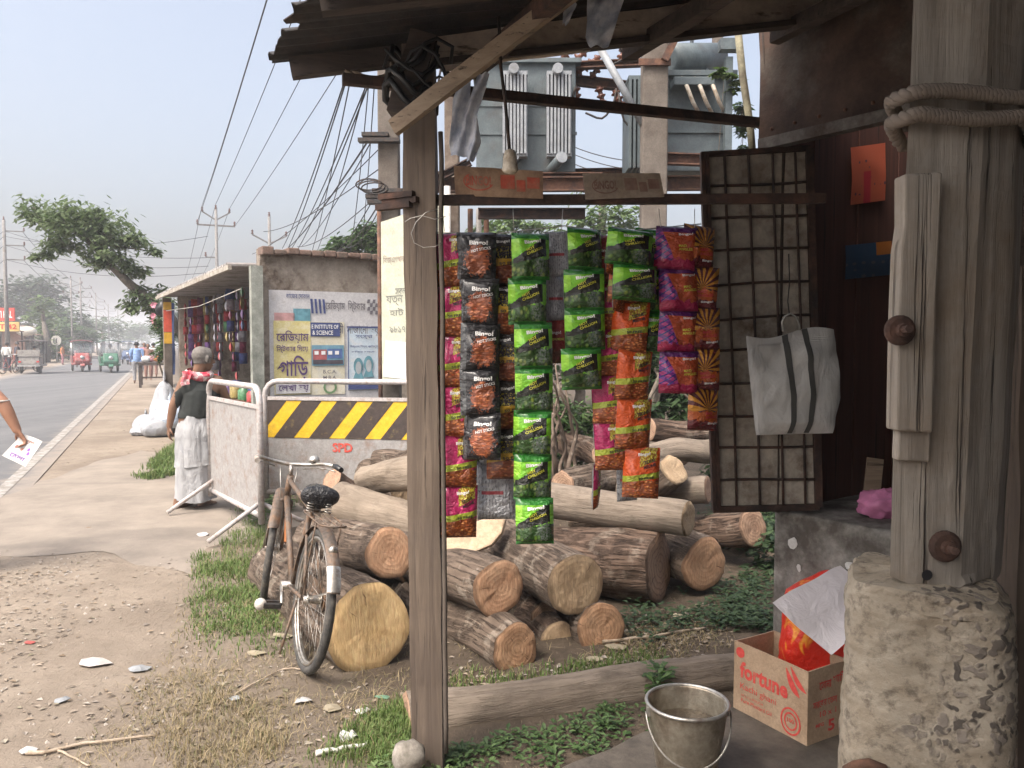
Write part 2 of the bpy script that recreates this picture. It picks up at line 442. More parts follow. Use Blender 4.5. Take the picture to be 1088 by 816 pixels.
# ---------------------------------------------------------------- the stall: roof, post, booth
A0 = P(822, 540, 3.45); A0 = V((A0.x, A0.y, 0))
EB = V((.6, -.8, 0)); NB = V((.8, .6, 0))            # along the booth's front, and into the booth
stall = thing('market_stall', 'dark timber and rusted sheet roadside stall with its tin awning on a wooden post', 'stall', A0)
C1 = P(285, 68, 3.0); C2 = P(872, 3, 3.35); L1 = P(312, 0, 2.42); L1.z = C1.z
rl = (L1-C1)                                          # along the roof's low edge, towards and past the camera
wdir = (C2-C1)
def roof_pt(u, k):                                    # u across (0 low edge .. 1), k along
    return C1 + wdir*u + rl*k
def roof_fn(u, v):
    p = roof_pt(u*1.75, v*5.2)
    e = 0
    if u < .02: e = .05*nz(p*9)+.03*nz(p*23)
    p = p - wdir.normalized()*max(-.06, e)*(1 if u < .02 else 0)
    p.z += .012*sin(v*5.2*rl.length/.076*2*pi) if False else 0
    return p
m = MB()
nu, nv = 24, 200
def corr(u, v):
    p = roof_pt(u*1.75, v*5.2)
    if u < .02:
        p -= wdir.normalized()*(.035*nz(p, 6)+.03*nz(p, 19)+.02*round(nz(p, 14)*2))
    p.z += .010*sin(v*5.2*rl.length/.075*2*pi)+.006*nz(p, 3)
    return p
m.slab(lambda u, v: corr(u, v), nu, nv, .004, 0, True)
roof = m.build('roof', TIN, stall)
# battens and rafters under the sheet
dz = V((0, 0, -1))
for k, (w, h) in ((.16, (.05, .07)), (1.1, (.05, .06)), (2.1, (.05, .06)), (3.3, (.05, .06))):
    b = MB(); b.rough_bar(roof_pt(.03, k)+dz*.055, roof_pt(1.62, k)+dz*.055, w, h, seed=k); b.build('rafter', DARKW, roof)
for u in (.34, .62, .9):
    b = MB(); b.rough_bar(roof_pt(u, .04)+dz*.12, roof_pt(u, 4.6)+dz*.12, .05, .06, seed=u*9); b.build('purlin', RUSTD if u < .5 else DARKW, roof)
# pale fascia board at the far edge
b = MB(); b.rough_bar(P(466, 58, 2.86), P(872, 2, 3.22), .03, .115, amp=.005, seed=2, seg=24)
b.build('fascia_board', FASCIAW, stall)
b = MB(); b.bar(P(452, 69, 2.845), P(874, 22, 3.20), .05, .022); b.build('fascia_edge', DARKW, stall)
# post and its tangled head
pt0 = P(445, 52, 2.86); pt1 = P(456, 842, 2.86); pt1.z = -.03
b = MB(); b.rough_bar(pt1, pt0, .115, .10, up=(0, -1, 0), amp=.006, seg=30, seed=4, freq=5); post = b.build('post', POSTW, stall)
b = MB()
for i in range(9):
    h = 2.53+rnd(-.18, .10); c = V((pt0.x+rnd(-.05, .04), 2.84, h)); r = rnd(.06, .10)
    b.tube([c+V((cos(a)*r*rnd(.8, 1.3), sin(a)*r*.9, .05*sin(a*2+i))) for a in np.linspace(0, 6, 14)], rnd(.004, .011), 6)
b.build('wire_binding', BLACKP, post)
b = MB(); b.rough_bar(V((pt0.x-.06, 2.84, 2.34)), V((pt0.x+.02, 2.84, 2.62)), .095, .09, up=(0, 1, 0), amp=.01, seed=9); b.build('post_head', DARKW, post)
b = MB()
q0 = P(468, 140, 2.80); q1 = P(474, 800, 2.80)
b.tube([q0.lerp(q1, t)+V((.006*nz((t*9, 1, 0)), 0, 0)) for t in np.linspace(0, 1, 24)], .0085, 6)
b.build('post_rope', flat('grey_cord', (.10, .08, .065), .9), post)
b = MB()
w0 = P(432, 232, 2.79)
b.tube([P(x, y, 2.785) for x, y in ((465, 222), (452, 226), (442, 236), (437, 248), (440, 258), (450, 263), (462, 262), (470, 258))], .0016, 5)
b.tube([P(x, y, 2.785) for x, y in ((430, 236), (436, 232), (448, 229), (462, 233), (474, 230))], .0016, 5)
b.build('loose_wire', STEEL, post)
# bars
b = MB(); b.rough_bar(P(418, 136, 2.74), P(612, -12, 2.50), .028, .055, amp=.003, seed=5); b.build('brace', LATHW, stall)
b = MB(); b.bar(P(364, 84, 2.87), P(812, 131, 3.47), .035, .036); b.build('crossbar', RUSTD, stall)
b = MB(); b.bar(P(416, 213, 2.845), P(876, 211, 2.90), .03, .034); b.build('crossbar', RUSTD, stall)
b = MB()
for i, (dx, dy) in enumerate(((0, 0), (4, 6), (-3, 11))): b.bar(P(404+dx, 210+dy, 2.86), P(440+dx, 206+dy, 2.80), .03, .02)
b.build('clamp_block', RUSTD, stall)
# booth
ZF = .83
def B(s, d, z): return A0 + EB*s + NB*d + V((0, 0, z))
b = MB(); b.prism([B(0, 0, 0), B(2.4, 0, 0), B(2.4, 1.5, 0), B(0, 1.5, 0)], (0, 0, -.05), (0, 0, ZF))
PLINTH = worn('stained_plaster', (.19, .18, .165), (.28, .265, .24), (.08, .07, .06), 7, .92, .5, bump=.6)
pl = b.build('plinth', PLINTH, stall, bevel=.015)
for (s_, z_, w_, h_) in ((.10, .70, .045, .05), (.13, .60, .02, .03), (.12, .5, .03, .07), (.36, .66, .05, .03)):
    b = MB(); k = 9
    b.prism([B(s_+cos(a)*w_*rnd(.4, .6), -.003, z_+sin(a)*h_*rnd(.4, .6)) for a in np.linspace(0, 2*pi, k, False)], (0, 0, 0), NB*.004)
    b.build('torn_paper', PAPER, pl)
# side wall seen through the opening: planks
b = MB()
for i in range(6):
    a, c = .02+i*.18, .02+(i+1)*.18-.006
    b.hexa([B(.0, a, ZF), B(.035+.004*(i % 2), a, ZF), B(0, c, ZF), B(.035+.004*(i % 2), c, ZF), B(0, a, 3.0), B(.035+.004*(i % 2), a, 3.0), B(0, c, 3.0), B(.035+.004*(i % 2), c, 3.0)])
b.build('side_wall', PANELW, stall)
b = MB(); b.prism([B(.04, 1.1, ZF), B(2.4, 1.1, ZF), B(2.4, 1.13, ZF), B(.04, 1.13, ZF)], (0, 0, 0), (0, 0, 2.2)); b.build('back_wall', DARKW, stall)
b = MB(); b.prism([B(2.35, 0, ZF), B(2.4, 0, ZF), B(2.4, 1.09, ZF), B(2.35, 1.09, ZF)], (0, 0, .004), (0, 0, 2.2)); b.build('side_wall', DARKW, stall)
# jamb, header of rusted sheet, lintel
b = MB(); b.rough_bar(B(.03, -.03, ZF+.002), B(.03, -.03, 3.0), .06, .055, up=NB, seed=3, amp=.003); b.build('jamb', DARKW, stall)
hd = MB()
def hfn(u, v):
    p = B(-.05+2.3*u, -.075, 2.40+.95*v); return p - NB*(.012*nz(p, 3)+.012*sin(u*9))
hd.slab(hfn, 40, 16, .004); header = hd.build('header_panel', RUSTSHEET, stall)
b = MB(); b.bar(B(-.03, -.085, 2.385), B(2.3, -.085, 2.385), .05, .045); b.build('lintel', worn('grey_lintel', (.10, .09, .08), (.17, .155, .14), (.06, .04, .03), 8), stall)
for i in range(14):
    b = MB(); b.ball(B(.03+i*.11, -.095-.012*sin((.03+i*.11+.05)/2.3*9), 2.44), .008, 5); b.build('rivet', RUST, header)
# corner stick beyond the booth
b = MB(); b.tube([P(783, 22, 3.62), P(789, 80, 3.62), P(797, 133, 3.62), P(800, 168, 3.62)], .017, 8); b.build('corner_pole', worn('lichen_wood', (.17, .16, .11), (.26, .24, .16), (.12, .10, .07), 15), stall)
b = MB(); b.rough_bar(P(815, 10, 3.45), P(826, 190, 3.45), .07, .05, up=(0, 1, 0), seed=8); b.build('corner_board', DARKW, stall)
# door leaf with a grid of rusty bars, hung on the jamb
dl, dr = P(745, 0, 3.36), P(862, 0, 3.36)
D00 = P(757, 541, 3.36); D10 = P(869, 538, 3.38); D01 = P(744, 165, 3.36); D11 = P(859, 158, 3.38)
def D(u, v, o=0): return D00.lerp(D10, u).lerp(D01.lerp(D11, u), v) + V((0, -o, 0))
door = MB(); door.hexa([D(0, 0, 0), D(1, 0, 0), D(0, 0, -.012), D(1, 0, -.012), D(0, 1, 0), D(1, 1, 0), D(0, 1, -.012), D(1, 1, -.012)])
DOORP = worn('grimy_door_board', (.35, .31, .255), (.47, .42, .35), (.12, .075, .05), 9, .8, .62, fine=40)
door = door.build('door_leaf', DOORP, stall)
f = MB()
for a, c, w in (((0, 0), (1, 0), .026), ((0, 1), (1, 1), .022), ((1, 0), (1, 1), .030)): f.bar(D(*a, .008), D(*c, .008), w, .022, up=(0, 1, 0))
for u in (.01, .05): f.bar(D(u, 0, .012), D(u, 1, .012), .016, .03, up=(0, 1, 0))
f.build('door_frame', RUSTD, door)
us_ = [.22, .44, .66, .87]; vs2 = [.082, .175, .265, .36, .455, .54, .635, .73, .82, .91]
for u in us_:
    b = MB(); b.tube([D(u+.006*sin(t*5), t, .014) for t in np.linspace(.01, .99, 9)], .0055, 6); b.build('grid_bar', RUSTD, door)
for v_ in vs2:
    b = MB(); b.tube([D(t, v_+.003*sin(t*4+v_*9), .012) for t in np.linspace(.03, .98, 7)], .006, 6); b.build('grid_bar', RUSTD, door)
# unseen awning, its beam and a rear wall, added to shade the pillar
m = MB(); m.slab(lambda u, v: V((-.75+4.2*u, 1.2-3.2*v, 2.92+.01*sin(u*330)+.05*v)), 160, 4, .004); m.build('added_shade_awning', TIN, stall)
m = MB(); m.bar((-.75, -1.9, 1.45), (3.4, -1.9, 1.45), .04, 2.9); m.build('added_shade_wall', DARKW, stall)
m = MB(); m.bar((-.7, 1.1, 2.86), (3.4, 1.1, 2.86), .06, .08); m.build('added_awning_beam', DARKW, stall)
m = MB(); m.bar(B(2.2, -.04, 1.9), B(4.4, -.04, 1.9), .04, 2.2); m.build('booth_front', DARKW, stall)
# ---------------------------------------------------------------- timber pillar on its stone stub
pil = thing('timber_pillar', 'weathered grey timber pillar bolted to a broken stone stub', 'pillar', (.72, 1.3, 0))
YP = 1.30
def PP(px, py, y=YP): return P(px, py, y)
m = MB()
rows = [(-60, 972, 1090), (0, 971, 1086), (60, 969, 1084), (130, 966, 1080), (200, 962, 1076), (300, 957, 1072), (400, 952, 1066), (480, 949, 1063), (560, 947, 1057), (612, 946, 1054), (637, 1006, 1051)]
def tim(u, v):
    """u round the section, v from foot to head"""
    k = (1-v)*(len(rows)-1); i = min(int(k), len(rows)-2); t = k-i
    y = rows[i][0]*(1-t)+rows[i+1][0]*t; a = rows[i][1]*(1-t)+rows[i+1][1]*t; b = rows[i][2]*(1-t)+rows[i+1][2]*t
    if v < .06: a = 946
    l, r = PP(a, y), PP(b, y); fr = l.lerp(r, .70)
    foot = max(0, .06-v)*0
    sec = [l, fr, r+V((.035, .05, 0)), r+V((.11, .15, 0)), l+V((.09, .16, 0)), l+V((.03, .05, 0))]
    q = u*6; j = int(q) % 6; w = sec[j].lerp(sec[(j+1) % 6], q-int(q))
    c = l.lerp(r, .5)+V((.045, .08, 0)); d = (w-c); d.z = 0
    return w + d.normalized()*(.004*nz(w*V((1, 1, .25)) if False else V((w.x*14, w.y*14, w.z*3)))+.002*nz(w, 40))
m.grid(tim, 72, 60, 0, False); tb = m.build('timber', TIMBER, pil)
# splint plank
m = MB(); sl_ = [(953, 188), (993, 186), (986, 330), (983, 458), (944, 456), (946, 345), (949, 268), (953, 240)]
m.prism([PP(x, y, YP-.004) for x, y in sl_], (0, .012, 0), (0, -.026, 0)); m.build('splint', TIMBER, pil, bevel=.004)
m = MB(); m.prism([PP(x, y, YP-.002) for x, y in ((952, 440), (990, 188), (994, 190), (984, 490), (950, 488))], (0, .01, 0), (0, -.013, 0)); m.build('splint', TIMBER, pil, bevel=.003)
def bolt(c, r):
    m = MB(); Mx = Matrix.Rotation(pi/2, 3, 'X')
    m.lathe([(0, 0), (r, 0), (r, .006), (r*.8, .010), (r*.45, .011), (r*.42, .020), (0, .021)], c, 18, Mx, smooth=False)
    m.cyl(c+V((0, -.012, 0)), c+V((-.004, -.042, .002)), r*.26, 6, smooth=False); return m
bolt(PP(955, 351, YP-.035), .024).build('bolt', RUSTD, pil)
bolt(PP(1003, 580, YP-.005), .026).build('bolt', RUSTD, pil)
m = MB(); m.lathe([(0, 0), (.009, 0)], PP(985, 611, YP-.004), 12, Matrix.Rotation(pi/2, 3, 'X')); m.build('knot_hole', BLACK, pil)
# second timber behind
m = MB(); m.rough_bar(PP(1085, 830, 1.52), PP(1092, 285, 1.52), .085, .1, up=(0, 1, 0), amp=.005, seg=24, seed=11); m.build('rear_timber', POSTW, pil)
# stone stub full of pebbles
s = NT('pebble_concrete'); o = s.obj()
vd = s.n('TexVoronoi', {'Vector': s.mix(.12, o, s.noise(o, 20, 3, .5, out=1)), 'Scale': 42})
ag = s.ramp(vd.outputs['Distance'], [(.36, 1), (.50, 0)])
region = s.ramp(s.math('ADD', s.noise(s.map(o, loc=(1, 2, 3)), 9, 5, .6), s.math('MULTIPLY', s.math('SUBTRACT', s.sep(o)[0], .70), 3.0)), [(.40, 0), (.50, 1)])
aggc = s.ramp(s.sep(vd.outputs['Color'])[0], [(0, (.085, .075, .066)), (.45, (.15, .13, .112)), (1, (.27, .235, .20))])
mat_ = s.mix(s.ramp(s.noise(o, 11, 8, .7), [(.3, 0), (.7, 1)]), (.27, .22, .16), (.42, .375, .305))
mat_ = s.mix(s.ramp(s.noise(o, 40, 6, .7), [(.50, 0), (.66, .8)]), mat_, (.12, .10, .08))
col = s.mix(s.math('MULTIPLY', ag, region), mat_, aggc)
mossy = s.ramp(s.noise(s.map(o, loc=(4, 0, 0)), 5, 7, .7), [(.6, 0), (.68, .6)]); col = s.mix(mossy, col, (.11, .105, .09))
s.bump(s.math('ADD', s.math('MULTIPLY', s.math('MULTIPLY', ag, region), .5), s.noise(o, 90, 7, .75)), .8, .005)
PEB = s.fin(col, .95, spec=.2)
st = [(626, 905, 1052), (640, 897, 1064), (665, 899, 1070), (700, 897, 1072), (740, 897, 1071), (780, 893, 1069), (830, 889, 1069), (1200, 880, 1080)]
m = MB()
def stub(u, v):
    k = v*(len(st)-1); i = min(int(k), len(st)-2); t = k-i
    y = st[i][0]*(1-t)+st[i+1][0]*t; a = st[i][1]*(1-t)+st[i+1][1]*t; b = st[i][2]*(1-t)+st[i+1][2]*t
    l, r = PP(a, y, YP-.03), PP(b, y, YP-.01)
    hx = (r-l).length/2*.93; hy = .13; ray = V((.465, .885, 0)); exx = V((.885, -.465, 0))
    c = l.lerp(r, .5)+ray*.11
    an = u*2*pi; e = 4.5; cx, cy_ = cos(an), sin(an)
    rr_ = (abs(cx)**e+abs(cy_)**e)**(-1/e)
    w = c + exx*cx*hx*rr_ + ray*cy_*hy*rr_
    w += (exx*cx+ray*cy_)*(.007*nz(w, 6)+.003*nz(w, 34)+.005*abs(nz(w, 60))-.004*abs(nz(w, 21))); w.z += .02*nz(w, 9) if v < .2 else 0
    w.z = max(w.z, -.02)
    return w
m.grid(stub, 110, 120, 0, True)
top = [stub(i/110, 0) for i in range(110)]; cc = sum(top, V())/110+V((0, 0, .012))
vs = [cc]+[cc.lerp(p, .55)+V((0, 0, .012*nz(p, 20))) for p in top]+top
m.add(vs, [(0, 1+i, 1+(i+1) % 110) for i in range(110)]+[(1+i, 111+i, 111+(i+1) % 110, 1+(i+1) % 110) for i in range(110)], smooth=True)
stb = m.build('stone_stub', PEB, pil)
m = MB()
gp = [(1056, 700), (1064, 697), (1069, 712), (1068, 730), (1063, 748), (1054, 742), (1051, 722)]
m.prism([PP(x, y, YP-.046) for x, y in gp], (0, -.002, 0), (0, .05, 0)); m.build('paint_patch', flat('green_paint', (.03, .16, .10), .6), stb)
m = MB(); c = PP(924, 812, YP-.05); m.tube([c+V((-.028, .02, -.02)), c+V((-.026, -.004, .0)), c+V((-.01, -.02, .012)), c+V((.012, -.02, .004)), c+V((.03, 0, -.02))], .008, 8); m.build('iron_loop', RUST, stb)
# rope wound twice round the timber
ROPE = NT('rope_fibre'); o = ROPE.uv()
tw = ROPE.n('TexWave', {'Vector': ROPE.map(o, (1, 1, 1), rot=(0, 0, .6)), 'Scale': 9, 'Distortion': .6}, bands_direction='Y').outputs[1]
ROPE.bump(tw, .8, .01); ROPE = ROPE.fin(ROPE.mix(tw, (.17, .14, .115), (.36, .32, .27)), .95)
m = MB()
for yl, yr, ph in ((101, 104, 0), (125, 127, 2)):
    l, r = PP(960, yl, YP-.016), PP(1092, yr, YP-.016)
    loop = [l+V((-.004, .03, 0)), l.lerp(r, .04)+V((0, -.008, 0))]+[l.lerp(r, t)+V((0, -.012, .004*sin(t*5+ph))) for t in np.linspace(.1, .92, 12)]+[r+V((.04, .05, 0)), r+V((.115, .17, 0)), l+V((.085, .18, 0)), l+V((.035, .1, 0)), l+V((.008, .055, 0))]
    # three twisted strands
    k = len(loop); dense = []
    for i in range(k):
        for t in range(5): dense.append(loop[i].lerp(loop[(i+1) % k], t/5))
    for s3 in range(3):
        pts = []
        for i, p in enumerate(dense):
            a = i*.95+s3*2*pi/3; tn = (dense[(i+1) % len(dense)]-dense[i-1]).normalized(); x = tn.cross(V((0, 0, 1))).normalized(); y = tn.cross(x)
            pts.append(p+x*cos(a)*.0055+y*sin(a)*.0055)
        m.tube(pts, .0075, 7, closed=True)
m.build('rope', ROPE, label='thick grey rope wound twice round the timber pillar', cat='rope')
# ---------------------------------------------------------------- snack packets hanging in strips
def packet_mat(name, kind):
    s = NT(name); uv = s.uv(); q = s.sep(uv); u, v = q[0], q[1]
    o = s.obj(); rn = s.n('ObjectInfo').outputs['Random']
    uvr = s.n('VectorMath', {0: uv, 1: s.comb(rn, s.math('MULTIPLY', rn, 3.3))}, operation='ADD').outputs[0]
    n1 = s.noise(uvr, 7, 4, .6); n2 = s.noise(uvr, 22, 3, .6)
    def below(x, h, w=.02): return s.ramp(s.math('SUBTRACT', h, x), [(0, 0), (w, 1)])
    def band(x, lo, hi): return s.math('MULTIPLY', s.math('GREATER_THAN', x, lo), s.math('LESS_THAN', x, hi))
    def food(cols, rot, sc=(1, 1, 1), scale=9):
        m = s.map(uvr, sc, rot=(0, 0, rot)); d = s.n('TexVoronoi', {'Vector': m, 'Scale': scale, 'Randomness': 1})
        c = s.ramp(s.sep(d.outputs['Color'])[0], [(i/(len(cols)-1), x) for i, x in enumerate(cols)])
        return s.mix(s.ramp(d.outputs['Distance'], [(.18, 0), (.5, 1)]), c, [x*.4 for x in cols[0]])
    ed = s.math('ADD', v, s.math('MULTIPLY', s.math('SUBTRACT', n1, .5), .35))
    diag = s.math('SUBTRACT', v, s.math('MULTIPLY', u, .42))
    if kind in ('pink', 'orange'):
        base = {'pink': (.50, .022, .13), 'orange': (.72, .10, .012)}[kind]
        col = s.mix(s.math('MULTIPLY', n1, .5), base, [x*.55 for x in base])
        col = s.mix(below(ed, .40), col, food([(.60, .14, .03), (.75, .32, .08), (.45, .06, .02), (.66, .22, .04)], .8, (1, 2.6, 1), 9))
        col = s.mix(band(s.math('SUBTRACT', v, s.math('MULTIPLY', u, .12)), .30, .42), col, (.36, .42, .035))
        col = s.mix(s.math('MULTIPLY', band(s.math('ADD', v, s.math('MULTIPLY', u, -.3)), .48, .80), band(s.math('ADD', u, s.math('MULTIPLY', n2, .12)), .50, .98)), col, s.mix(band(n2, .5, .9), (.52, .45, .05), (.30, .12, .02)))
    elif kind == 'black':
        col = s.mix(n1, (.010, .010, .013), (.026, .024, .028))
        blob = s.math('ADD', s.n('VectorMath', {0: s.n('VectorMath', {0: uv, 1: (.56, .40, 0)}, operation='SUBTRACT').outputs[0]}, operation='LENGTH').outputs[1], s.math('MULTIPLY', s.math('ADD', n1, n2), .36))
        col = s.mix(s.ramp(blob, [(.66, 1), (.69, 0)]), col, food([(.60, .16, .06), (.78, .30, .12), (.40, .07, .03), (.70, .21, .08)], -.75, (1.6, 5.5, 1), 4))
        col = s.mix(s.math('MULTIPLY', band(u, .0, .13), s.ramp(n1, [(.4, 0), (.5, .8)])), col, (.11, .115, .12))
    elif kind == 'gold':
        col = s.mix(n1, (.012, .010, .010), (.03, .022, .02))
        col = s.mix(below(ed, .42), col, food([(.42, .10, .03), (.55, .20, .06), (.25, .04, .02)], .8, (1, 2.6, 1), 9))
        col = s.mix(band(s.math('SUBTRACT', v, s.math('MULTIPLY', u, .15)), .33, .48), col, (.55, .33, .03))
        col = s.mix(s.math('MULTIPLY', band(v, .52, .76), band(s.math('ADD', u, s.math('MULTIPLY', n2, .15)), .3, .95)), col, s.mix(band(n2, .47, .9), (.40, .32, .04), (.02, .02, .02)))
    elif kind == 'green':
        col = s.mix(n1, (.12, .44, .016), (.26, .64, .03))
        col = s.mix(below(ed, .46), col, food([(.05, .16, .02), (.16, .30, .03), (.10, .12, .07), (.26, .34, .05)], .3, (1.3, 1, 1), 7))
        gb = s.math('MULTIPLY', s.ramp(s.n('VectorMath', {0: s.n('VectorMath', {0: s.map(uv, (1, .7, 1)), 1: (.74, .21, 0)}, operation='SUBTRACT').outputs[0]}, operation='LENGTH').outputs[1], [(.12, 1), (.22, 0)]), s.ramp(n2, [(.4, 0), (.6, .8)]))
        col = s.mix(gb, col, (.17, .19, .19))
        dd = s.math('SUBTRACT', v, s.math('MULTIPLY', u, .38)); thick = s.math('MULTIPLY', s.math('ADD', u, .22), .20)
        bl = s.math('LESS_THAN', s.math('ABSOLUTE', s.math('ADD', s.math('SUBTRACT', dd, .375), s.math('MULTIPLY', s.math('SUBTRACT', n2, .5), .10))), thick)
        col = s.mix(s.math('MULTIPLY', bl, band(u, .03, .90)), col, (.012, .014, .010))
        col = s.mix(s.math('MULTIPLY', band(u, 0, .16), s.ramp(diag, [(.45, 0), (.6, .9)])), col, (.34, .70, .06))
        col = s.mix(s.math('MAXIMUM', s.math('GREATER_THAN', v, .86), s.math('LESS_THAN', v, .07)), col, (.022, .19, .018))
    elif kind == 'purple':
        wv = s.math('PINGPONG', s.math('ADD', s.math('MULTIPLY', v, 5), s.math('MULTIPLY', u, 3)), .5)
        col = s.mix(s.math('GREATER_THAN', wv, .25), (.16, .02, .22), (.42, .05, .22))
        col = s.mix(s.math('GREATER_THAN', s.math('PINGPONG', s.math('SUBTRACT', s.math('MULTIPLY', v, 7), s.math('MULTIPLY', u, 5)), .5), .38), col, (.02, .03, .20))
        col = s.mix(s.ramp(s.math('ADD', u, s.math('MULTIPLY', v, .5)), [(.55, 0), (.58, 1)]), col, s.mix(n1, (.45, .045, .03), (.50, .11, .02)))
        col = s.mix(below(ed, .24), col, (.36, .012, .07))
        col = s.mix(s.math('GREATER_THAN', v, .85), col, (.10, .015, .12))
    elif kind == 'burst':
        w = s.n('VectorMath', {0: uv, 1: (.55, .50, 0)}, operation='SUBTRACT').outputs[0]; w3 = s.sep(w)
        an = s.math('ARCTAN2', w3[1], w3[0])
        ray = s.math('GREATER_THAN', s.math('PINGPONG', s.math('MULTIPLY', an, 2.6), .5), .25)
        col = s.mix(ray, (.55, .24, .025), (.10, .018, .02))
        col = s.mix(below(ed, .46), col, s.mix(n1, (.42, .06, .02), (.50, .14, .02)))
        col = s.mix(below(ed, .22), col, (.12, .010, .014))
    elif kind == 'maroon':
        col = s.mix(n1, (.17, .012, .014), (.28, .03, .02))
        col = s.mix(below(ed, .3), col, food([(.30, .10, .04), (.42, .17, .06), (.20, .03, .02)], .5))
    elif kind == 'silver':
        tx = s.math('MULTIPLY', s.math('GREATER_THAN', s.math('PINGPONG', s.math('MULTIPLY', u, 11), .5), .22), s.math('GREATER_THAN', s.noise(s.map(uvr, (1, .35, 1)), 45, 2, .5), .52))
        col = s.mix(s.math('MULTIPLY', tx, .7), s.mix(n1, (.34, .345, .36), (.48, .48, .50)), (.10, .10, .11))
        col = s.mix(s.math('MULTIPLY', band(v, .44, .50), band(u, .1, .7)), col, (.35, .05, .06))
    col = s.mix(.22, col, s.ramp(s.n('ObjectInfo').outputs['Random'], [(0, .35), (1, .62)]), 'OVERLAY')
    crimp = s.math('MAXIMUM', s.math('GREATER_THAN', v, .945), s.math('LESS_THAN', v, .055))
    cw = s.math('PINGPONG', s.math('MULTIPLY', v, 90), .5)
    col = s.mix(s.math('MULTIPLY', crimp, .35), col, s.mix(.5, col, (.02, .02, .02)))
    s.bump(s.math('ADD', s.math('MULTIPLY', s.noise(s.map(uvr, (1, 1.6, 1)), 4.5, 5, .55, 1.2), 1.7), s.math('MULTIPLY', s.math('MULTIPLY', crimp, cw), .3)), .55, .03)
    return s.fin(col, .27 if kind != 'silver' else .36, .1 if kind != 'silver' else .3, **{'Coat Weight': .5, 'Coat Roughness': .15})
PK = {k: packet_mat('packet_'+k, k) for k in ('pink', 'orange', 'black', 'gold', 'green', 'purple', 'burst', 'maroon', 'silver')}
INK = {'white': flat('packet_white', (.80, .78, .76), .4, var=.03), 'lime': flat('packet_lime', (.62, .60, .06), .4, var=.05), 'dark': flat('packet_dark', (.02, .015, .02), .4, var=.05), 'red': flat('packet_red', (.45, .02, .03), .4, var=.05)}
PW, PH = .152, .178
def puff(u, v, seed=0):
    e = max(0, 1-abs(2*u-1)**3.2)*max(0, 1-abs(2*v-1)**5)
    e = e**.75 if e > 0 else 0
    return .031*e*(1+.55*nz((u*2.6+seed, v*3.1, seed)))
def packet_protos(kind, seed):
    """mesh datas of one packet: pouch, its printed words"""
    m = MB()
    def fr(u, v): return V(((u-.5)*PW*(1-.05*puff(u, v)/.031), -puff(u, v, seed)-.0006, -PH+v*PH))
    def bk(u, v): return V(((.5-u)*PW*(1-.05*puff(u, v)/.031), puff(1-u, v, seed+5)*.8+.0006, -PH+v*PH))
    m.grid(fr, 14, 18, 0); m.grid(bk, 14, 18, 1)
    ob = m.build('packet', [PK[kind], PK['silver'] if kind != 'silver' else PK['maroon']])
    tl = []
    def on(x, y, rot=0, cx=.5, cy=.5):
        X, Y = x, y
        if rot: X = cx+(x-cx)*cos(rot)-(y-cy)*sin(rot); Y = cy+(x-cx)*sin(rot)+(y-cy)*cos(rot)
        u, v = X/PW, Y/PH
        p = fr(min(1, max(0, u)), min(1, max(0, v))); return p+V((0, -.0015, 0))
    def word(_t, txt, x, y, w, h, ink, rot=.0, bold=.02):
        t = MB(); tl.append(t); t.text(txt, lambda a, b: on(a, b, rot, x*PW, y*PH), ink, w*PW, h*PH, x*PW, y*PH, bold)
    inks = [INK['white'], INK['lime'], INK['dark'], INK['red']]
    t = MB()
    if kind in ('pink', 'orange'):
        word(t, 'Bingo!', .40, .81, .34, .075, 0, .12); word(t, 'TEDHE\nMEDHE', .56, .58, .36, .15, 2, .25, .03)
        word(t, '50 FREE', .42, .365, .44, .05, 2, .1, .03)
    elif kind == 'black':
        word(t, 'Bingo!', .34, .70, .48, .12, 0, .0, .04); word(t, 'HOT STICKS', .40, .56, .50, .06, 0, .2)
    elif kind == 'gold':
        word(t, 'Bingo!', .30, .80, .32, .07, 0, .1); word(t, 'TEDHE\nMEDHE', .34, .56, .46, .17, 2, .15, .03); word(t, '50 FREE', .34, .39, .5, .055, 2, .1, .03)
    elif kind == 'green':
        word(t, 'Bingo!', .30, .72, .46, .10, 0, .12, .04); word(t, ' HOT\nCHILLION', .36, .50, .48, .14, 1, .38, .02)
    elif kind == 'purple': word(t, 'Bingo!', .55, .76, .36, .07, 0, .1); word(t, 'MAD\nANGLES', .56, .42, .36, .14, 1, .1)
    elif kind == 'burst': word(t, 'MAD\nANGLES', .42, .27, .46, .16, 3, .1, .03); word(t, 'Bingo!', .55, .13, .35, .06, 0, .1)
    elif kind == 'maroon': word(t, 'Bingo!', .2, .62, .5, .09, 0, .0); word(t, 'TEDHE MEDHE', .2, .50, .6, .05, 1, .0)
    elif kind == 'silver':
        for i in range(4): word(t, ('NUTRITION', 'INGREDIENTS', 'BEST BEFORE', 'NET WT')[i], .12+.2*i, .12, .5, .05, 2, pi/2) if False else None
    me = ob.data; bpy.data.objects.remove(ob); tes = []
    for t in tl:
        to = t.build('lettering', inks); tes.append(to.data); bpy.data.objects.remove(to)
    return me, tes
PROTO = {}
